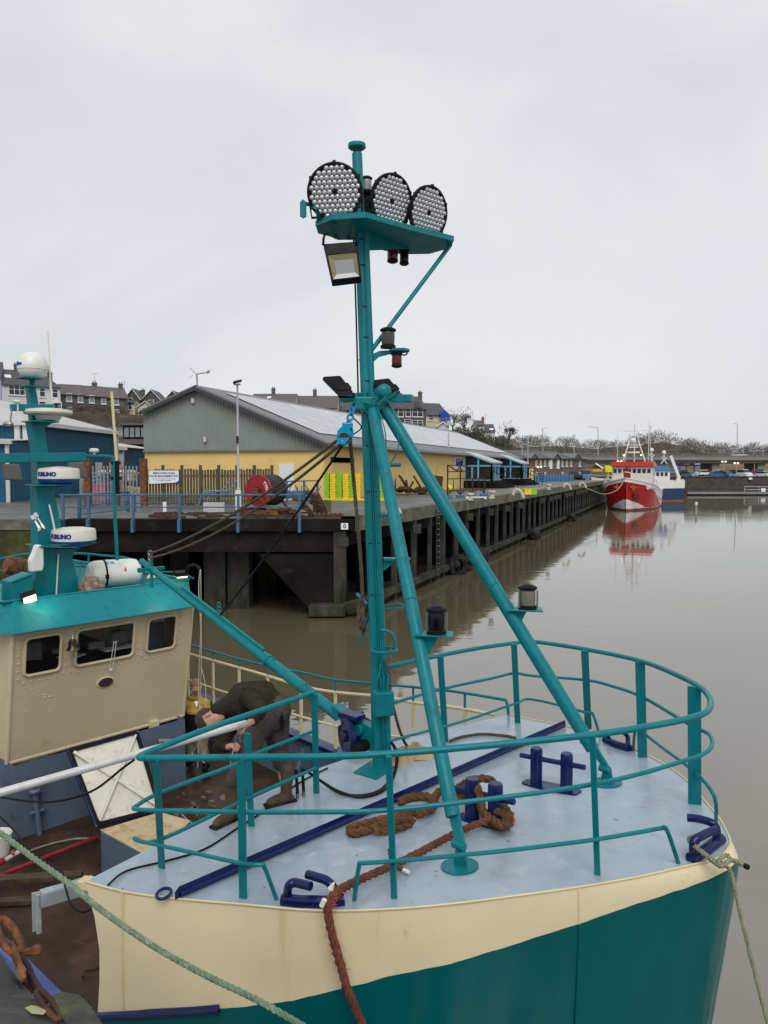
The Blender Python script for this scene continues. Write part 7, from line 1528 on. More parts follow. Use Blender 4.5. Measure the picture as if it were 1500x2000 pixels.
# bollards
def bollards(pa, pb, ba, bb, r_, hz, cross):
    a_, b_ = UD(*pa), UD(*pb); d = (b_-a_); d.normalize(); root = empty('twin_bollard', (a_+b_)/2); root.parent = boat; root.location = (a_+b_)/2-WO[boat.name]
    m = MB(); c = (a_+b_)/2; n = 24; L_ = (b_-a_).length/2+.12; pts = []
    nn = V((-d.y, d.x, 0))
    for k in range(n): an = 2*pi*k/n; q = c+d*(L_*max(-1, min(1, 1.25*cos(an))))+nn*(.085*sin(an)); q.z = deckz(q)+.004; pts.append(q)
    m.prism(pts, (0,0,.014)); m.build('base_plate', 'navy', root, smooth=0)
    for q in (a_, b_):
        m = MB(); m.lathe([(r_,.01),(r_,hz-.02),(r_*.85,hz)], q, n=18); m.build('post', 'navy', root)
    m = MB(); z = V((0,0,hz*cross)); m.tube([a_-d*.16+z, b_+d*.17+z], r_*.42, 12); m.build('cross_bar', 'navy', root)
bollards((1047,1533),(1106,1546),0,0,.052,.33,.72); bollards((922,1600),(967,1612),0,0,.058,.33,.66)
# fairleads with two horns
def fairlead(base, hornA, hornB, r_=.028):
    root = empty('horned_fairlead', UD(*base[0])); root.parent = boat; root.location = UD(*base[0])-WO[boat.name]
    m = MB(); m.tube([UD(x,y,.025) for x,y in base], .04, 10); m.build('base_bar', 'navy', root)
    for hn in (hornA, hornB): m = MB(); m.tube(spline([UD(*q) for q in hn], 5), r_, 12); m.build('horn', 'navy', root)
fairlead([(552,1757),(585,1761),(640,1762),(672,1757)], [(562,1755,.03),(562,1738,.1),(566,1728,.15),(575,1724,.16),(590,1727,.16),(607,1731,.16)], [(660,1754,.03),(656,1742,.08),(648,1729,.14),(636,1719,.16),(615,1712,.16),(600,1708,.16)])
fairlead([(1349,1677),(1375,1663),(1395,1648),(1408,1638)], [(1354,1672,.03),(1354,1650,.12),(1357,1640,.15),(1366,1635,.16),(1384,1626,.16),(1400,1620,.16)], [(1398,1645,.03),(1400,1625,.1),(1396,1612,.15),(1385,1605,.17),(1362,1599,.17),(1342,1597,.17)])
fairlead([(1182,1444),(1205,1455),(1230,1462)], [(1188,1444,.03),(1188,1434,.1),(1194,1431,.14),(1199,1431,.15)], [(1226,1460,.03),(1226,1440,.12),(1218,1431,.17),(1207,1429,.17),(1198,1430,.16)], .022)
m = MB(); c = UD(320,1748,.02); m.tube([c+V((cos(a)*.045, sin(a)*.065, .01)) for a in [2*pi*k/18 for k in range(18)]], .011, 8, closed=True); m.build('deck_ring', 'navy', boat)
# breakwater bar
m = MB(); a_, b_ = UD(350,1748,.03), UD(1100,1418,.03); pts = [a_.lerp(b_,k/12) for k in range(13)]
for p, q in zip(pts, pts[1:]): p.z = deckz(p)+.035; q.z = deckz(q)+.035
m.grid([[p+V((-.02,-.03,-.03 if 0 else -.02)) for p in pts],[p+V((-.02,-.03,.03)) for p in pts],[p+V((0,-.005,.055)) for p in pts],[p+V((.03,.03,.05)) for p in pts],[p+V((.035,.035,-.03)) for p in pts]]); m.tube(pts, .026, 8); m.build('breakwater', 'navy', boat)
# boom with sleeve, gooseneck and winch
bA, bT = UT(712,1437,TM), UT(276,1096,TM); BD = (bT-bA).normalized(); BL = (bT-bA).length
def BM(k, dz=0): return bA.lerp(bT, k)+V((0,0,dz))
m = MB(); m.tube([BM(.04), BM(.55), BM(.56), BM(1)], [.062,.06,.05,.042], 16); boom = m.build('boom', 'teal', boat)
m = MB(); a_, b_ = BM(.38,.055), BM(.77,.05); m.bar(a_, b_, .03, .085); m.bar(a_+bv*.04-V((0,0,.04)), b_+bv*.04-V((0,0,.04)), .05, .02); m.build('boom_stiffener', 'teal', boom, bevel=.004, smooth=0)
m = MB()
for k in (.2, .33, .62): m.tube([BM(k)+V((0,0,.06)), BM(k)+V((0,0,.09))+BD*.02, BM(k)+V((0,0,.06))+BD*.04], .008, 6)
m.lathe([(.07,-.02),(.07,.02)], BM(.36), BD, 16); m.build('pad_eye', 'teal', boom)
m = MB(); c = BM(.94); m.bar(c-bv*.19+V((0,0,-.0)), c+bv*.19, .05, .04); m.tube([c-bv*.19, c-bv*.16], .035, 8); m.tube([c+V((0,0,-.25)), c+V((0,0,.12))], .022, 8); m.build('boom_head_bar', 'teal', boom, smooth=0)
m = MB(); 
for k in range(4): q = BM(.945, .1+.035*k); m.tube([q+V((cos(a)*.03*(k%2), 0, sin(a)*.03))+bv*(cos(a)*.02*(1-k%2)) for a in [2*pi*j/10 for j in range(10)]], .009, 6, closed=True)
m.build('shackle', 'steel_dull', boom)
gp = MBs+V((0,0,.35)); m = MB(); m.box(BM(.03)-V((0,0,.02)), (.1,.14,.22), Matrix.Rotation(AN,3,'Z')); m.prism([BM(.02)+V((0,0,.12))-bv*.06, BM(.1)+V((0,0,.1))-bv*.06, BM(.1)-V((0,0,.03))-bv*.06, MBs+V((0,0,.12))-bu*.2-bv*.06, MBs+V((0,0,.1))-bv*.06, MBs+V((0,0,.35))-bv*.06], bv*.12); m.lathe([(.06,-.1),(.06,.1)], MBs+V((0,0,.3))-bu*.22, bv, 16); m.build('gooseneck', 'teal', boat, bevel=.01, smooth=0)
m = MB(); m.lathe([(.03,-.12),(.03,.12)], BM(.06,.02), bv, 10); m.build('pivot_pin', 'alu', boat)
wc = UT(678,1437,TM-.12); m = MB(); axw = (bv*-.92-bu*.4).normalized(); m.lathe([(.17,-.03),(.19,-.02),(.19,.02),(.17,.035),(.15,.035),(.14,.02),(.06,.02),(.055,.05),(.03,.05)], wc, axw, 36); wn_ = m.build('hauling_winch', 'navy', boat)
m = MB(); m.lathe([(.05,.05),(.05,.075),(.02,.075)], wc, axw, 12); m.build('winch_hub', 'rust_dark', wn_)
m = MB(); m.lathe([(.1,-.22),(.1,-.03)], wc, axw, 20); m.lathe([(.15,-.24),(.15,-.21)], wc, axw, 24); m.box(wc+V((0,0,.2))-axw*.05, (.26,.14,.05), Matrix.Rotation(AN,3,'Z')); m.box(wc+V((0,0,.14))-axw*.1, (.06,.16,.16), Matrix.Rotation(AN,3,'Z')); m.build('winch_frame', 'navy', wn_, bevel=.008, smooth=0)
m = MB(); m.lathe([(.055,-.1),(.06,-.09),(.06,.09),(.055,.1)], wc+bu*.2+V((0,0,-.06)), bv, 14); m.build('winch_motor', 'black', wn_)
# hatch with open cover
hb = [US(135,1467,-4.35), US(266,1431,-4.35), US(311,1580,-3.75), US(190,1611,-3.75)]
n_ = (hb[1]-hb[0]).cross(hb[3]-hb[0]).normalized(); n_ = n_ if n_.dot(bu) > 0 else -n_
m = MB(); m.prism(hb, -n_*.05); hc = m.build('hatch_cover', 'hatch_white', boat, smooth=0)
m = MB(); 
for i in range(4): m.bar(hb[i]+n_*.01, hb[(i+1)%4]+n_*.01, .05, .04, n_)
m.build('cover_rim', 'black', hc, smooth=0)
m = MB(); m.tube([p+n_*.0-(p-(hb[0]+hb[2])/2)*.03*-1 for p in hb], .03, 6, closed=True); m.build('blue_edge', 'navy', hc)
m = MB(); i4 = [p.lerp((hb[0]+hb[2])/2, .07) for p in hb]; m.bar(i4[0]+n_*.035, i4[2]+n_*.035, .035, .05, n_); m.bar(i4[1]+n_*.03, i4[3]+n_*.03, .025, .03, n_); m.build('cross_brace', 'hatch_white', hc, smooth=0)
bz = 1.02; bx = [UZ(196,1623,bz), UZ(313,1588,bz), UZ(372,1605,bz), UZ(300,1680,bz), UZ(250,1665,bz)]
m = MB(); m.prism([V((p.x,p.y,MD)) for p in (bx[0],bx[1],bx[2],bx[3])], (0,0,bz-MD)); hx = m.build('hatch_coaming', 'grey_house', boat, bevel=.01, smooth=0)
m = MB(); m.prism([bx[0]+V((0,0,.002)), bx[1]+V((0,0,.002)), bx[2]+V((0,0,.002)), bx[3]+V((0,0,.002))], (0,0,.012)); m.build('coaming_top', 'hatch_cream', hx, smooth=0)
m = MB(); c = UZ(228,1668,.8); m.tube([c, c+V((0,-.02,-.12))], .012, 6); m.tube([c+V((-.03,0,0)), c+V((.04,0,.02))], .016, 6); m.build('toggle_clamp', 'chrome', hx)
m = MB()
for k in range(3): c = US(312+8*k,1448,-4.6); m.lathe([(.035,-.03),(.04,0),(.03,.05)], c, bv, 10)
m.build('hose_coupling', 'steel_dull', boat)
m = MB(); c = FP(191,1446)+bu*.03; m.tube([c-bv*.05, c+bv*.05], .016, 8); m.sphere(c+bv*.02, .03, 8); m.build('hatch_fastening', 'chrome', boat)
# hose standpipes
for x in (581, 593): m = MB(); a_ = UD(x,1560 if x == 581 else 1556); m.tube([a_, a_+V((0,0,.05))], .016, 8); m.mi = 1; m.tube([a_+V((0,0,.05)), a_+V((-.01,0,.26))], .014, 8); m.build('hydraulic_hose_end', ['steel_dull', 'rubber'], boat)
# ------------------------------------------------ things on and about the boat
Wr = {}
# life raft
a_, b_ = US(167,1120,-6.2), US(275,1122,-6.2); c = (a_+b_)/2; L_ = (b_-a_).length*.84; rt = empty('life_raft', c-V((0,0,.25)), 'white barrel shaped life raft canister strapped on the wheelhouse roof', 'life raft')
ax_ = (bv*.97+bu*.25).normalized(); rr_ = .245; m = MB(); prof = [(.02,-L_/2),(rr_*.7,-L_/2+.005),(rr_*.92,-L_/2+.05),(rr_*.99,-L_/2+.12),(rr_,-L_/2+.25)]; prof = prof+[(r_, -z) for r_, z in reversed(prof)]
m.lathe(prof, c, ax_, 32)
for v_ in m.v: v_.z = c.z+(v_.z-c.z)*(.95 if v_.z > c.z else .8)
m.build('canister', 'white_plastic', rt); m = MB(); e_ = [c+ax_*x+ax_.cross(V((0,0,1)))*y for x, y in ((-L_/2-.01,-rr_*.55),(-L_/2+.1,-rr_*.98),(L_/2-.1,-rr_*.98),(L_/2+.01,-rr_*.55),(L_/2+.01,rr_*.55),(L_/2-.1,rr_*.98),(-L_/2+.1,rr_*.98),(-L_/2-.01,rr_*.55))]
m.prism([p-V((0,0,.02)) for p in e_], (0,0,.04)); 
m.build('flange', 'white_plastic', rt, smooth=0)
sv = ax_.cross(V((0,0,1))); sv = sv if sv.y < 0 else -sv
for k_, mt_, w_ in ((-.16,'black',.03),(-.1,'white_plastic',.02)):
    m = MB(); ring = [c+ax_*k_+sv*(cos(a)*(rr_+.008))+V((0,0,sin(a)*(rr_+.008)*(.95 if sin(a) > 0 else .8))) for a in [2*pi*j/36 for j in range(36)]]; m.grid([[p-ax_*w_/2 for p in ring+ring[:1]], [p+ax_*w_/2 for p in ring+ring[:1]]]); m.build('strap', mt_, rt)
m = MB(); m.box(c+ax_*-.16+sv*rr_*1.0-V((0,0,.0)), (.05,.04,.06)); m.build('strap_buckle', 'black', rt, smooth=0)
def cyl(k0, ang0): 
    return lambda x, y, z: c+ax_*(k0+x)+sv*(cos(ang0+y/rr_)*(rr_+.004+z))+V((0,0,sin(ang0+y/rr_)*(rr_+.004+z)*.95))
f_ = cyl(.12, .45); m = MB(); m.add([f_(-.02,-.03,0), f_(.02,-.03,0), f_(.005,.04,0)], [(0,1,2)]); m.add([f_(-.03,-.04,.001), f_(.03,-.04,.001), f_(0,-.01,.001)], [(0,1,2)]); m.build('red_emblem', 'ink_red', rt, smooth=0)
f2 = cyl(-.08, 1.0); m = MB(); m.add([f2(-.09,-.03,0), f2(.06,-.03,0), f2(.06,.0,0), f2(-.09,.0,0)], [(0,1,2,3)]); m.add([f2(-.09,.012,0), f2(.06,.012,0), f2(.06,.04,0), f2(-.09,.04,0)], [(0,1,2,3)]); m.build('blue_label', 'rail_sky', rt, smooth=0)
m = MB(); m.box(c-V((0,0,.26))+ax_*.25, (.08,.5,.12), Matrix.Rotation(AN,3,'Z')); m.box(c-V((0,0,.26))-ax_*.25, (.08,.5,.12), Matrix.Rotation(AN,3,'Z')); m.build('cradle', 'teal', rt, smooth=0)
m = MB(); m.sphere(US(179,1147,-5.75), .2, 20, (1,1,.85)); tag(m.build('net_float', 'float_speckled'), 'speckled brown net float lying in front of the life raft', 'float') if 'float_speckled' in MATS else None
c_ = US(38,1108,-6.6); m = MB(); m.lathe([(.02,-.2),(.12,-.2),(.14,-.15),(.14,.14),(.1,.19),(.02,.2)], c_, bv*1+V((0,0,-.3)), 18); tag(m.build('buoy_drum', 'rust'), 'rusty brown drum lying on its side at the left roof rail', 'drum')
c_ = US(68,1090,-5.78); m = MB(); m.prism([c_+bv*x+V((0,0,z)) for x, z in ((-.1,-.18),(.06,-.18),(.08,-.1),(.08,.17),(.03,.2),(-.02,.19),(-.05,.1),(-.11,-.02))], bu*.12); tag(m.build('jerry_can', 'white_plastic', bevel=.02, smooth=0), 'white plastic container tied to the left of the radar mast', 'container')
m = MB(); c_ = UT(388,1112,.9); m.tube(spline([UT(362,1124,.9), UT(368,1108,.9), UT(380,1104,.9), UT(391,1112,.9)], 6), .022, 8); o = m.build('hanging_hook', 'black'); tag(o, 'black curved hook over the right end of the wheelhouse roof', 'hook')
m = MB(); m.tube(spline([UT(391,1112,.9), UT(388,1150,.9), UT(392,1230,.9), UT(388,1330,.9), UT(390,1420,.9), UT(386,1500,.9)], 5), .008, 5); m.tube(spline([UT(392,1112,.88), UT(393,1300,.88), UT(387,1470,.88)], 5), .006, 5); tag(m.build('hanging_line', 'string'), 'pale thin line hanging beside the standing man', 'line')
m = MB(); m.tube(spline([UT(392,1300,.9), UT(402,1350,.85), UT(396,1440,.8), UT(375,1470,.8), UT(400,1490,.8)], 5), .005, 5); tag(m.build('loose_string', 'string'), 'loose pale string trailing round the standing man', 'string')
# topping lift block and its ropes
bc = UT(674,848,-.62); m = MB(); dirb = (UT(691,790,-.3)-bc).normalized()
root = empty('rope_block', bc, 'bright blue rope block hanging left of the mast head', 'pulley block')
e1 = V((.8,-.6,0)); 
for o_ in (-.035, 0, .035):
    pass
sdv = dirb.cross(V((0,-1,0))).normalized()
for o_ in (-.035, .03): m = MB(); m.prism([bc+dirb*z+sdv*x+V((o_*.4,o_,0)) for x, z in ((-.025,-.15),(.03,-.15),(.058,-.06),(.062,.02),(.045,.09),(.02,.13),(-.02,.13),(-.045,.09),(-.062,.02),(-.055,-.08))], V((.006,.012,0))); m.build('cheek', 'bright_blue', root, bevel=.004, smooth=0)
m = MB(); m.lathe([(.055,-.02),(.04,-.008),(.04,.008),(.055,.02)], bc-dirb*.07, V((.3,-1,0)), 18); m.build('sheave', 'rust_dark', root)
m = MB(); m.box(bc+dirb*.13, (.1,.07,.06)); m.sphere(bc-dirb*.13, .035, 10); m.build('head', 'bright_blue', root, bevel=.01, smooth=0)
m = MB(); hp = UT(697,775,-.28)
for k in range(5):
    q = (bc+dirb*.17).lerp(hp, k/4.6); m.tube([q+dirb*(.045*cos(a))+(sdv if k % 2 else V((.6,-.8,0)))*(.026*sin(a)) for a in [2*pi*j/12 for j in range(12)]], .012, 6, closed=True)
m.build('shackle_chain', 'bright_blue', root)
def rope(nm, pts, r_, mt, label, cat='rope', n=3, sp=True, nn=5, **k):
    m = MB(); m.rope(spline(pts, 6) if sp else pts, r_, n, n=nn, **k); return tag(m.build(nm, mt), label, cat)
tipP = BM(.945, .2); 
rope('lift_rope', sag(bc-dirb*.05-V((.03,0,0)), tipP, .12, 18), .016, 'rope_dark', 'upper dark rope from the blue block to the boom end', sp=False)
rope('lift_rope', sag(bc-dirb*.1+V((0,0,-.01)), tipP-V((0,0,.06)), .17, 18), .016, 'rope_dark', 'lower dark rope from the blue block to the boom end', sp=False)
rope('lift_rope', sag(bc-dirb*.1+V((.02,0,0)), BM(.58,.07), .05, 14), .013, 'black', 'dark wire rope from the blue block down to the middle of the boom', sp=False)
m = MB(); a_ = BM(.58,.07); 
for k in range(3): m.tube([a_+V((0,0,.04+.05*k))+V((.02*cos(t_),0,.03*sin(t_))) for t_ in [2*pi*j/10 for j in range(10)]], .008, 5, closed=True)
m.build('shackle', 'teal', boom)
rope('hoisting_rope', [bc-dirb*.04+V((.05,0,0)), UT(690,930,-.4), UT(700,1040,-.35), UT(706,1120,-.3), UT(708,1180,-.28)], .02, 'rope_dark', 'old twisted rope hanging down along the left of the mast')
rope('deck_rope', [UT(752,1290,-.2), UT(757,1310,-.2), UT(766,1370,-.1), UT(782,1430,0), UD(800,1462,.03), UD(830,1463,.03), UD(850,1462,.02)], .016, 'rope_dark', 'dark rope falling from the mast hoop to the sacking on deck')
m = MB(); q0 = MP(1268)+rv*.16
for k in range(9): q = q0-V((0,0,.035*k)); m.tube([q+V((cos(a)*.012*(k%2), cos(a)*.012*(1-k%2), sin(a)*.022)) for a in [2*pi*j/8 for j in range(8)]], .005, 5, closed=True)
tag(m.build('small_chain', 'steel_dull'), 'small chain hanging from the mast hoop', 'chain')
rope('deck_rope', [UD(878,1448,.02), UD(900,1440,.02), UD(940,1434,.02), UD(985,1437,.02), UD(1010,1442,.02)], .017, 'rope_dark', 'thin dark rope lying curved behind the far mast leg foot')
# thick brown rope heap on the deck and bollard
def brownrope(pts, r_, label, nm='coiled_rope', mt='rope_brown'): m = MB(); m.rope(spline([UD(*p) for p in pts], 6), r_, 3, pitch=r_*5.5, n=8, wob=.03); return tag(m.build(nm, mt), label, 'rope')
brownrope([(780,1567,.035),(800,1558,.035),(835,1555,.04),(846,1566,.04),(838,1578,.035),(800,1588,.035),(750,1600,.035),(705,1612,.035),(684,1619,.035),(690,1628,.035),(715,1622,.035),(760,1606,.09),(800,1598,.09),(803,1608,.05),(770,1618,.04),(730,1624,.04)], .036, 'thick brown plaited rope laid in flat loops behind the near mast leg')
brownrope([(815,1592,.06),(845,1578,.06),(848,1560,.07),(860,1545,.05),(885,1545,.08),(905,1532,.2),(930,1522,.27),(955,1522,.27),(968,1535,.2),(972,1560,.12),(992,1585,.1),(998,1600,.06),(985,1612,.04),(960,1608,.05),(945,1590,.1),(938,1560,.2),(930,1535,.27),(905,1540,.2),(880,1560,.12),(905,1556,.15),(940,1545,.2)], .034, 'thick brown rope wound over the near bollards')
brownrope([(935,1560,.14),(940,1580,.12),(960,1600,.1),(985,1614,.1),(994,1608,.12),(985,1590,.12),(960,1580,.14)], .034, 'short turn of brown rope round the right near bollard')
rb = [UD(958,1600,.1), UD(925,1612,.08), UD(890,1628,.06), UD(840,1654,.05), UD(790,1680,.05), UD(740,1702,.06), UD(690,1724,.08), UD(658,1742,.12), UD(644,1757,.12)]
e0 = UD(641,1768,.07); Ye = e0.y-.06
rb += [UY(640,1776,Ye), UY(643,1800,Ye-.02), UY(652,1838,Ye-.03), UY(664,1880,Ye-.03), UY(676,1925,Ye-.03), UY(692,1965,Ye-.03), UY(712,2015,Ye-.02), UY(730,2090,Ye)]
m = MB(); m.rope(spline(rb, 6), .028, 3, pitch=.16, n=8, wob=.05); tag(m.build('mooring_rope', 'rope_red'), 'frayed reddish brown mooring rope over the near fairlead and down the hull', 'rope')
# fray tufts
m = MB(); rr = random.Random(4); SP = spline(rb, 6)
for (i0, i1, n) in ((30,47,170),(48,56,120),(62,75,160),(8,20,60)):
    for _ in range(n):
        p = SP[min(len(SP)-1, rr.randint(i0, i1))]; d = V((rr.gauss(0,1), rr.gauss(0,1), rr.gauss(0,1))).normalized(); q = p+d*.03; e = q+d*rr.uniform(.01,.035)+V((0,0,-.012)); s_ = d.orthogonal().normalized()*.0018; m.add([q-s_, q+s_, e], [(0,1,2)])
for _ in range(120):
    p = UD(rr.uniform(990,1003), rr.uniform(1595,1612), .1); d = V((rr.gauss(.6,1), rr.gauss(0,1), rr.gauss(0,.6))).normalized(); s_ = d.orthogonal().normalized()*.0018; m.add([p-s_, p+s_, p+d*.04], [(0,1,2)])
tag(m.build('rope_fray', 'fray_red', smooth=0), 'red frayed fibres standing off the mooring rope', 'rope fray', kind='stuff')
rope('rope_tail', [UD(768,1690,.07), UD(762,1668,.12), UD(760,1656,.14)], .016, 'rope_red', 'short reddish rope tail sticking up behind the low rail')
m = MB(); m.rope(spline([UD(766,1686,.07), UD(776,1693,.05), UD(790,1700,.03)], 6), .018, 3); m.mi = 1; m.tube([UD(788,1699,.035), UD(799,1704,.03)], .014, 8); tag(m.build('rope_tail', ['rope_dark', 'white_plastic']), 'dark rope tail with taped white tip lying on the deck', 'rope')
m = MB(); m.tube([UD(628,1770,.12), UD(634,1757,.16)], .016, 8); tag(m.build('rope_end', 'white_plastic'), 'lower white taped rope end at the near fairlead', 'rope end'); m = MB(); m.tube([UD(646,1736,.16), UD(652,1724,.2)], [.02,.006], 8); tag(m.build('rope_end', 'white_plastic'), 'upper pointed white rope end at the near fairlead', 'rope end')
# bow line
bl_ = [UD(1366,1645,.1), UD(1352,1635,.14), UD(1345,1640,.12), UD(1360,1655,.12), UD(1385,1674,.08), UD(1405,1686,.06), UD(1418,1690,.05)]
m = MB(); m.rope(spline(bl_, 6), .016, 3, n=5); m.rope(spline([UD(1356,1655,.08), UD(1375,1668,.06), UD(1395,1684,.06), UD(1410,1692,.07), UD(1425,1678,.08), UD(1418,1670,.09), UD(1404,1682,.08), UD(1412,1694,.06)], 6), .016, 3, n=5); m.rope(spline([UD(1412,1688,.07), UD(1430,1680,.08), UD(1457,1692,.06)], 6), .017, 3, n=5)
m.mi = 1; m.tube([UD(1455,1691,.06), UD(1461,1694,.06)], .018, 8); tag(m.build('knotted_rope', ['rope_pale', 'black']), 'pale green rope knotted round the bow fairlead', 'rope')
Yk = UD(1415,1690,.05).y
rope('bow_line', [UD(1415,1690,.06), UY(1428,1705,Yk-.05), UY(1445,1780,Yk-.12), UY(1462,1850,Yk-.2), UY(1482,1930,Yk-.3), UY(1506,2020,Yk-.4), UY(1540,2130,Yk-.5)], .014, 'rope_pale', 'thin pale green line running down from the bow over the water')
# pale twisted mooring rope in front
mr = [UY(-60,1585,3.3), UY(0,1626,3.2), UY(60,1672,3.1), UY(130,1722,3.0), UY(200,1779,2.93), UY(300,1848,2.84), UY(400,1904,2.78), UY(500,1952,2.7), UY(590,2003,2.62), UY(700,2070,2.55)]
m = MB(); m.rope(spline(mr, 6), .012, 3, pitch=.075, n=8); tag(m.build('mooring_rope', 'rope_green'), 'thick pale green twisted mooring rope crossing the lower left foreground', 'rope')
# black cables
def cable(pts, r_, label, mt='black', cat='cable', nm='power_cable'): m = MB(); m.tube(spline(pts, 7), r_, 8); return tag(m.build(nm, mt), label, cat)
cable([UD(640,1500,.01), UD(600,1520,.01), UD(560,1545,.006), UD(520,1580,.008), UD(460,1620,.008), UD(400,1658,.008), UD(330,1680,.01), UD(250,1700,.012), UD(215,1725,.02), UY(196,1748,5.35), UY(182,1772,5.3), UY(160,1781,5.3), UY(140,1768,5.35), UY(128,1735,5.5), UY(118,1700,5.7), UY(60,1665,6.0), UY(30,1625,6.3), UY(-15,1580,6.5)], .0075, 'thin black cable running over the foredeck and looping down at its left corner')
cable([UT(262,1484,-1.9), UT(240,1500,-1.9), UT(180,1545,-1.95), UT(110,1565,-2.0), UT(50,1564,-2.1), UT(-20,1553,-2.2)], .012, 'black cable sagging in front of the open hatch cover')
for k, (o_, sg_) in enumerate(((0, 'outer'), (7, 'inner'))):
    cable([UD(590,1505,.28), UD(600,1507,.22), UD(625,1524,.1), UD(660,1545+o_*.3,.03), UD(700,1556-o_*.3,.02), UD(740,1548-o_*.5,.02), UD(765,1525-o_,.03), UD(776-o_*.3,1490,.1), UD(774-o_*.4,1465,.2), UD(763,1448,.24)], .0125, sg_+' black hydraulic hose looping round the mast foot', 'rubber', 'hose', 'hydraulic_hose')
m = MB(); 
for pts in ([UT(936,1168,.3)]*0+[leg_at(LFt,fF,1160)+V((-.02,-.06,0)), leg_at(LFt,fF,1190)+V((-.12,-.06,-.1)), leg_at(LFt,fF,1215)+V((-.22,-.06,0)), leg_at(LFt,fF,1240)+V((-.2,-.06,-.02)), leg_at(LFt,fF,1235)+V((-.08,-.06,-.04)), leg_at(LFt,fF,1200)+V((-.03,-.08,0)), leg_at(LFt,fF,1186)+V((.1,-.1,.02))],): m.tube(spline(pts, 8), .0045, 5)
tag(m.build('loose_wire', 'string'), 'loose pale wire looping below the lantern on the far mast leg', 'wire')
# sacking
rr = random.Random(13); m = MB()
for (x, y, sx, sy, h) in ((792,1480,.2,.12,.07),(780,1490,.13,.1,.06),(812,1472,.14,.1,.07),(832,1480,.13,.09,.06)):
    c = UD(x, y); rows = []
    for i in range(9):
        row = []
        for j in range(17):
            an = 2*pi*j/16; q = i/8; r_ = q*(1+.22*sin(3*an+x)+.12*sin(7*an)); row.append(c+V((sx*r_*cos(an), sy*r_*sin(an), max(.006, 1.3*h*(1-q**2)*(1+.35*sin(5*an+i*.7+x)+.12*sin(9*an+i*.6))))))
        rows.append(row)
    m.grid(rows)
tag(m.build('sacking', 'sacking', smooth=60), 'crumpled tan sacking lying on the deck right of the mast foot', 'sacking')
# deck clutter below
m = MB(); m.tube([UZ(-30,1722,.55), UZ(192,1634,.55)], .03, 10); tag(m.build('red_hose', 'red_pipe'), 'long dark red hose lying across the brown working deck', 'hose')
rope('thin_line', [UZ(60,1661,.48), UZ(100,1648,.48), UZ(150,1638,.48), UZ(196,1638,.5)], .012, 'rope_pale', 'thin yellowish line lying beside the red hose on the brown deck')
m = MB(); m.tube([UZ(-20,1695,.6), UZ(8,1681,.6)], .035, 10); m.mi = 1; m.tube([UZ(8,1681,.6), UZ(38,1663,.6)], .028, 10); m.mi = 0; m.tube([UZ(22,1667,.62), UZ(29,1666,.62)], .045, 12); tag(m.build('hand_flare', ['red_paint', 'alu']), 'red capped hand tool lying by the white bucket', 'tool')
c = UZ(-2,1668,MD); m = MB(); m.lathe([(.12,0),(.15,.2),(.16,.26),(.15,.27),(.14,.25),(.11,.03)], c, n=24); root = m.build('bucket', 'white_plastic'); tag(root, 'white bucket on the working deck at the left edge', 'bucket')
m = MB(); m.lathe([(.13,.2),(.02,.201)], c, n=20); m.build('contents', 'navy', root)
m = MB(); m.tube(spline([UZ(162,1909,MD+.05), UZ(166,1897,MD+.06), UZ(185,1893,MD+.05), UZ(212,1880,MD+.05)], 5), .014, 8); tag(m.build('iron_bar', 'rust_dark'), 'bent iron bar lying on the working deck by the hull plate', 'bar')
m = MB(); rr = random.Random(17)
for k in range(26): c = UZ(rr.uniform(330,420), rr.uniform(1530,1640), MD+.07); m.box(c, (rr.uniform(.02,.14), rr.uniform(.02,.08), .02), Matrix.Rotation(rr.uniform(0,3),3,'Z'))
tag(m.build('deck_scraps', 'wood_old', smooth=0), 'scraps and flakes lying on the working deck', 'scraps', kind='stuff')
m = MB()
for (a1, b1) in (((300,1620),(330,1640)),((355,1590),(395,1610))): m.tube(spline([UZ(a1[0],a1[1],MD+.08), UZ((a1[0]+b1[0])/2, a1[1]+18, MD+.1), UZ(b1[0],b1[1],MD+.08)], 6), .006, 5)
tag(m.build('tangled_twine', 'string'), 'tangled pale twine on the working deck', 'twine')
# aluminium pole held by the man
pR, pL = UY(480,1413,5.93), UY(-2,1549,4.95); m = MB(); m.tube([pL, pR], .028, 16); po = m.build('aluminium_pole', 'alu'); tag(po, 'long pale aluminium pole slanting from the left edge to the bending man', 'pole')
m = MB(); m.tube([pL-(pR-pL).normalized()*.06, pL], .018, 10); m.build('end_fitting', 'chrome', po)
# =====================================================  QUAY STONE, CHAIN, TYRE in the lower left corner
QS = 3.45
m = MB(); edge = [UZ(x,y,QS) for x,y in ((-250,1705),(0,1846),(18,1874),(41,1904),(66,1930),(82,1952),(104,1951),(125,1944),(157,1952),(178,1972),(196,1998),(300,2150))]+[V((.6, 1.0, QS)), V((6, -5, QS))]
m.prism([p-V((0,0,4.5)) for p in edge]+[V((-8,-5,QS-4.5))], (0,0,4.5)); tag(m.build('near_quay', 'quay_slab' if 'quay_slab' in MATS else 'concrete_wet', bevel=.05, smooth=0), 'grey stone edge of the quay in the lower left corner', 'quay edge')
def link(c, d, sidev, L_, W_, r_, m):
    pts = []
    for k in range(20):
        a = 2*pi*k/20; pts.append(c+d*(L_/2*max(-1,min(1,1.15*cos(a))))+sidev*(W_/2*sin(a)))
    m.tube(pts, r_, 10, closed=True)
root = empty('rusty_chain', UZ(30,1870,QS+.05), 'heavy rusty chain draped over the near quay edge', 'chain')
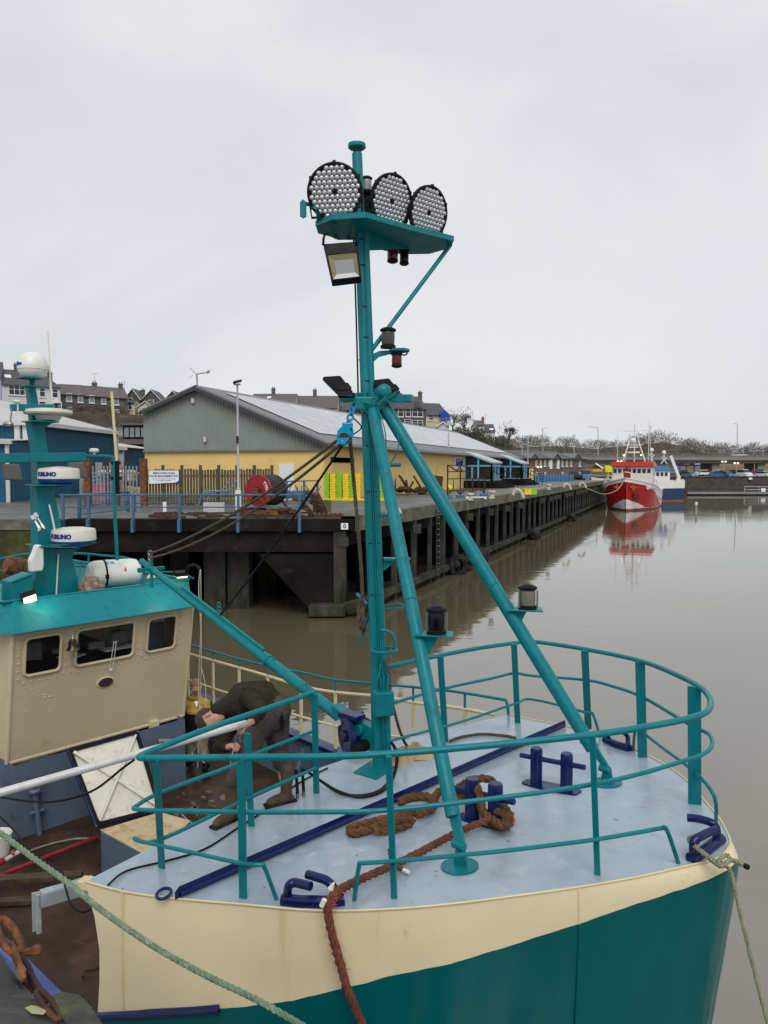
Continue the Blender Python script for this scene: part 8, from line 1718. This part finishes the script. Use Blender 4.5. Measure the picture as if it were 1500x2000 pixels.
ch = [(UZ(2,1806,QS+.1), UZ(30,1850,QS+.04)), (UZ(24,1850,QS+.05), UZ(44,1905,QS+.02)), (UZ(42,1880,QS+.02), UZ(62,1925,QS-.05)), (UZ(58,1905,QS-.02), UZ(86,1950,QS-.04)), (UZ(78,1940,QS+.02), UZ(112,1985,QS+.01))]
for k, (a_, b_) in enumerate(ch):
    d = (b_-a_); L_ = d.length+.03; d.normalize(); sv_ = d.cross(V((0,0,1))) if k % 2 == 0 else V((.2,-.3,1)).normalized(); m = MB(); link((a_+b_)/2, d, sv_.normalized(), L_, (.055, .04, .034, .03, .028)[k], .009 if k else .015, m); m.build('chain_link', 'rust' if k < 2 else 'rust_dark', root)
m = MB(); c = UZ(55,1862,QS+.02); m.tube([c-V((.03,0,0)), c+V((.03,0,.01))], .014, 8); m.sphere(c+V((.03,0,.01)), .022, 8); m.build('shackle_pin', 'rust', root)
mat('tyre_mossy', (.05,.052,.045), .8, var=.5, scale=14, bump=.1, bscale=40, dirt=(.12,.13,.03), dlev=.6, dscale=10)
m = MB(); m.prism([UZ(x,y,QS+.004) for x,y in ((100,1953),(125,1945),(157,1953),(178,1973),(196,2000),(240,2070),(150,2040),(120,1990))], (0,0,.02)); m.build('worn_block', 'tyre_mossy', bpy.data.objects['near_quay'], bevel=.008, smooth=0)
m = MB(); m.add([UZ(48,1968,QS+.006), UZ(62,1963,QS+.012), UZ(80,1965,QS+.01), UZ(93,1974,QS+.02), UZ(84,1982,QS+.01), UZ(62,1980,QS+.006)], [(0,1,2,3,4,5)]); tag(m.build('fallen_leaf', 'leaf', smooth=0), 'pale fallen leaf on the near quay edge', 'leaf')
# =====================================================  PEOPLE
from mathutils import noise
def cap(m, a, b, ra, rb, n=14, k=5):
    a, b = V(a), V(b); pts = []; rs = []; d = (b-a).normalized()
    for i in range(k): t = pi/2*(1-i/k); pts.append(a-d*ra*sin(t)); rs.append(max(ra*cos(t), .001))
    pts += [a, b]; rs += [ra, rb]
    for i in range(1, k+1): t = pi/2*i/k; pts.append(b+d*rb*sin(t)); rs.append(max(rb*cos(t), .001))
    m.tube(pts, rs, n)
def chain(m, pts):
    for (p, r_), (q, s_) in zip(pts, pts[1:]): cap(m, p, q, r_, s_)
def blob(m, name, mt, parent, vox=.012, fold=0, fs=14, sm=3, origin=None):
    ob = m.build(name, mt, parent, origin=origin, smooth=0)
    rmod = ob.modifiers.new('r', 'REMESH'); rmod.mode = 'VOXEL'; rmod.voxel_size = vox
    s_ = ob.modifiers.new('s', 'SMOOTH'); s_.iterations = sm; s_.factor = .5
    dg = bpy.context.evaluated_depsgraph_get(); me = bpy.data.meshes.new_from_object(ob.evaluated_get(dg)); ob.modifiers.clear(); old = ob.data; ob.data = me; me.name = name
    if fold:
        for v in me.vertices:
            p = v.co; v.co = p+v.normal*fold*(noise.noise(V((p.x*fs, p.y*fs, p.z*fs*.6)))+.5*abs(noise.noise(p*fs*2.3)))
    me.polygons.foreach_set('use_smooth', [True]*len(me.polygons))
    if not me.materials: me.materials.append(MATS[mt])
    bpy.data.meshes.remove(old); return ob
def hand(m, wrist, tip, palm_n, r_=.011, curl=.9, thumb=1):
    """wrist->tip is the way the knuckles point, palm_n the palm's normal; five fingers curled towards the palm"""
    d = (tip-wrist).normalized(); n_ = (palm_n-d*palm_n.dot(d)).normalized(); s_ = d.cross(n_)
    m.box(wrist+d*.045, (.075,.085,.028), Matrix((s_, d, n_)).transposed())
    cap(m, wrist-d*.01, wrist+d*.03, .026, .03, 10, 3)
    for k, (o, L_) in enumerate(((-.03,.062),(-.01,.074),(.01,.07),(.029,.056))):
        p = wrist+d*.088+s_*o; a = 0; q = p; rr0 = r_
        for j, seg in enumerate((.45,.32,.25)):
            a += curl*(.75 if j == 0 else 1.0); dd = d*cos(a)+n_*sin(a); e = q+dd*L_*seg*1.05; cap(m, q, e, rr0, rr0*.92, 8, 3); q = e; rr0 *= .92
    p = wrist+d*.03-s_*.035*thumb; q = p+(d*.6-s_*thumb*.5+n_*.5).normalized()*.04; e = q+(d*.7+n_*.6+s_*thumb*.15).normalized()*.032; cap(m, p, q, .013, .012, 8, 3); cap(m, q, e, .012, .01, 8, 3)
def head(m, c, upd, fd, r_=.1):
    upd = V(upd).normalized(); fd = (V(fd)-upd*V(fd).dot(upd)).normalized(); sd_ = upd.cross(fd); M_ = Matrix((sd_, fd, upd)).transposed()
    m.sphere(c+upd*.03, 1, 20, (.077,.097,.1), M_); m.sphere(c-upd*.045+fd*.022, 1, 18, (.06,.07,.075), M_)      # skull, jaw
    m.sphere(c-upd*.095+fd*.06, 1, 12, (.026,.022,.02), M_)                                                      # chin
    cap(m, c+upd*.01+fd*.09, c-upd*.03+fd*.108, .010, .016, 8, 3)                                                # nose
    m.box(c+upd*.022+fd*.088, (.09,.018,.014), M_)                                                               # brow
    m.sphere(c-upd*.06+fd*.085, 1, 10, (.026,.012,.008), M_)                                                     # lips
    for s_ in (-1, 1): m.sphere(c-upd*.012-fd*.012+sd_*s_*.08, 1, 12, (.012,.02,.032), M_)
    return M_, sd_, upd, fd
# --- the bending man
Y0 = 6.75
fl, fr2 = UD(446,1606), UD(548,1568)
P = lambda x, y, Y=Y0: UY(x, y, Y)
root = empty('person', V(((fl.x+fr2.x)/2, (fl.y+fr2.y)/2, deckz(fl))), 'man in black top and brown boots bending far over the teal rail', 'person')
hc_ = P(411,1402,6.66); upd = V((-.83,-.1,-.55)); fdir = V((.5,-.45,-.78))
body = MB(); M_, sd_, upd, fdir = head(body, hc_, upd, fdir)
cap(body, P(450,1378), hc_+upd*-.05, .075, .058)
hipL, hipR = P(513,1402,6.66), P(540,1400,6.84)
kL, aL = P(478,1478,6.52), V((fl.x+.02, fl.y+.02, deckz(fl)+.09)); kR, aR = P(547,1478,6.83), V((fr2.x+.05, fr2.y+.0, deckz(fr2)+.09))
chain(body, [(P(532,1384,6.75),.12),(P(505,1368,6.75),.125),(P(470,1370,6.75),.125),(P(448,1380,6.74),.08)])
chain(body, [(hipL,.095),(kL,.055),(aL,.034)]); chain(body, [(hipR,.095),(kR,.055),(aR,.034)])
wN, eN, sN = P(492,1409,6.02), P(510,1384,6.3), P(486,1360,6.56); wF, eF, sF = P(447,1459,6.5), P(431,1457,6.74), P(456,1394,6.86)
chain(body, [(sN,.055),(eN,.04),(wN,.028)]); chain(body, [(sF,.055),(eF,.04),(wF,.028)])
hand(body, wN, P(472,1420,5.93), V((-.2,-.3,-1)), curl=.55, thumb=1); hand(body, wF, P(470,1450,6.36), V((.3,-.2,-.3)), curl=.75, thumb=-1)
cap(body, aL-V((0,0,.03)), aL+V((-.06,-.05,-.04)), .03, .026); cap(body, aR-V((0,0,.03)), aR+V((-.08,-.05,-.04)), .03, .026)
blob(body, 'body', 'skin', root, .0075, sm=2)
h = MB(); Mh = Matrix((sd_, fdir, upd)).transposed(); h.sphere(hc_+upd*.038-fdir*.012, 1, 24, (.084,.1,.1), Mh)
hv = MB(); k_ = 0
fs = [f for f in h.f if all(((h.v[i]-hc_).dot(upd) > .028 or (h.v[i]-hc_).dot(fdir) < -.03) and not ((h.v[i]-hc_).dot(fdir) > .075 and (h.v[i]-hc_).dot(upd) < .075) for i in f)]
h.f = fs; h.m = [0]*len(fs); h.build('hair', 'hair', root)
m = MB()
for s_ in (-1, 1): m.sphere(hc_+upd*.002+fdir*.088+sd_*s_*.032, .009, 8)
m.build('eye', 'black', root)
t = MB(); chain(t, [(P(530,1382,6.75),.145),(P(507,1365,6.75),.155),(P(478,1366,6.75),.155),(P(458,1374,6.75),.12),(P(441,1382,6.73),.085)])
chain(t, [(P(480,1366,6.66),.1),(sN,.085),(eN,.06),(wN+ (eN-wN)*.12,.044)]); chain(t, [(P(466,1382,6.8),.1),(sF,.085),(eF,.058),(wF+(eF-wF)*.2,.042)])
cap(t, P(452,1374,6.7), P(430,1386,6.68), .09, .075)
blob(t, 'jumper', 'cloth_brownblack', root, .010, .024, 9)
t = MB(); chain(t, [(P(536,1384,6.75),.15),(P(528,1398,6.75),.15)]); chain(t, [(P(533,1392,6.8),.14),(hipR+V((0,0,-.05)),.125),(kR,.08),(aR+V((0,0,.2)),.066)]); chain(t, [(P(524,1394,6.7),.13),(hipL+V((0,0,-.04)),.12),(kL,.078),(aL+V((.015,0,.24)),.058)])
blob(t, 'trousers', 'trousers', root, .010, .026, 9)
def boot(a_, dr, hgt, nm='boot'):
    b = MB(); dr = V(dr).normalized(); g = V((a_.x, a_.y, a_.z-.09)); chain(b, [(a_+V((.01,0,hgt)),.058),(a_+V((0,0,.06)),.05),(a_+V((0,0,-.02)),.05)]); cap(b, a_+V((0,0,-.035)), g+dr*.12+V((0,0,.042)), .048, .04); cap(b, g-dr*.04+V((0,0,.035)), g+dr*.15+V((0,0,.035)), .033, .036)
    o = blob(b, nm, 'boot', root, .008, .004, 16, 2); s_ = MB(); M = Matrix.Rotation(math.atan2(dr.y, dr.x), 3, 'Z'); s_.box(g+dr*.055+V((0,0,.012)), (.29,.095,.022), M); s_.build('sole', 'rubber', o, bevel=.02, smooth=0)
boot(aL, (-.55,-.7,0), .24); boot(aR, (-.9,-.5,0), .17)
m = MB(); c = P(552,1402,6.72); m.prism([c+V((0,-.1,.09)), c+V((.03,-.1,.0)), c+V((.01,-.1,-.1)), c+V((-.015,-.1,0))], (0,.02,0)); m.build('pocket', 'black', root, smooth=0)
m = MB(); m.tube(spline([P(470,1421,5.95), P(463,1436,6.15), P(458,1455,6.38), P(452,1480,6.4), P(450,1495,6.42)], 5), .005, 5); m.tube(spline([P(476,1424,5.95), P(468,1440,6.2), P(470,1448,6.36)], 5), .004, 5); tag(m.build('hand_line', 'string'), 'thin pale line held in the hands of the bending man', 'line')
# --- the standing man
Ym = 12.0; Q = lambda x, y, Y=Ym: UY(x, y, Y); zf = MD+.06
root = empty('person', V((Q(387,1500).x, Ym, zf)), 'man in brown cap and yellow black hooded jacket standing by the wheelhouse', 'person')
hc_ = Q(383,1343,11.95); body = MB(); M_, sd_, upd, fdir = head(body, hc_, (.05,-.35,1), (.25,-1,-.45)); 
cap(body, hc_-upd*.08, Q(380,1372), .055, .065)
pel = Q(383,1440); ft1, ft2 = Q(371,1506,12.1), Q(402,1508,11.9); ft1.z = ft2.z = zf+.08
chain(body, [(pel,.12),(Q(381,1405),.11),(Q(380,1386),.09)]); chain(body, [(pel-V((.08,0,.02)),.09),(Q(374,1475,11.95),.06),(ft1,.045)]); chain(body, [(pel+V((.08,0,-.02)),.09),(Q(397,1474,11.85),.06),(ft2,.045)])
s1, e1, w1 = Q(361,1377), Q(352,1403,11.95), Q(352,1422,11.75); s2, e2, w2 = Q(400,1375), Q(407,1402,11.95), Q(399,1420,11.75)
chain(body, [(s1,.05),(e1,.038),(w1,.028)]); chain(body, [(s2,.05),(e2,.038),(w2,.028)])
hand(body, w1, w1+V((.02,-.05,-.1)), V((.6,-.2,0)), curl=.6, thumb=-1); hand(body, w2, w2+V((-.05,-.08,-.06)), V((-.5,.1,-.4)), curl=.6)
blob(body, 'body', 'skin', root, .008, sm=2)
t = MB(); chain(t, [(Q(383,1438),.145),(Q(382,1415),.15),(Q(381,1397),.155)]); t.sphere(Q(381,1410), .17, 16, (1.05,.75,1.2)); chain(t, [(s1-V((0,0,.1)),.075),(e1,.06),(w1+V((0,0,.03)),.045)]); chain(t, [(s2-V((0,0,.1)),.075),(e2,.06),(w2+V((0,0,.03)),.045)])
blob(t, 'jacket', 'cloth_black', root, .011, .01, 12)
t = MB(); cap(t, s1, s2, .085, .085); cap(t, Q(381,1385), Q(381,1378), .15, .1); t.lathe([(.075,-.03),(.11,0),(.12,.03),(.095,.06),(.07,.05)], Q(381,1366,12.02), V((0,.3,1)), 16)
chain(t, [(s1,.083),(s1.lerp(e1,.35),.073)]); chain(t, [(s2,.083),(s2.lerp(e2,.35),.073)]); blob(t, 'jacket_yoke', 'yellow_cloth', root, .01, .008, 14)
m = MB(); m.prism([Q(379,1370,11.86), Q(387,1370,11.86), Q(384,1382,11.82)], (0,.02,0)); m.build('white_shirt', 'frame_white', root, smooth=0)
t = MB(); cap(t, hc_+upd*.075, hc_+upd*.08-fdir*.01, .07, .07); t.sphere(hc_+upd*.078-fdir*.012, 1, 18, (.086,.1,.06), Matrix((sd_, fdir, upd)).transposed()); t.box(hc_+upd*.05+fdir*.12, (.12,.08,.012), Matrix((sd_, fdir, upd)).transposed()); blob(t, 'cap', 'cap_brown', root, .008, .003, 12, 2)
t = MB(); cap(t, pel-V((.05,0,0)), pel+V((.05,0,0)), .13, .13); chain(t, [(pel-V((.08,0,.02)),.11),(Q(374,1475,11.95),.082),(ft1+V((0,0,.04)),.07)]); chain(t, [(pel+V((.08,0,-.02)),.11),(Q(397,1474,11.85),.082),(ft2+V((0,0,.04)),.07)]); blob(t, 'trousers', 'khaki', root, .011, .012, 11)
for f_ in (ft1, ft2): b = MB(); cap(b, f_+V((0,0,-.02)), f_+V((.02,-.14,-.04)), .05, .042); b.box(f_+V((.01,-.05,-.07)), (.09,.26,.025)); blob(b, 'shoe', 'black', root, .009, sm=1)
p = Q(392,1377,11.80); text('TT', .05, 'ink_white', root, 'jacket_letters', lambda x, y, z: p+V((x, -.03-z, y-.03)), ext=.003, bold=.002)
print('OBJECTS', len(bpy.data.objects), 'POLYS', sum(len(o.data.polygons) for o in bpy.data.objects if o.type == 'MESH'))
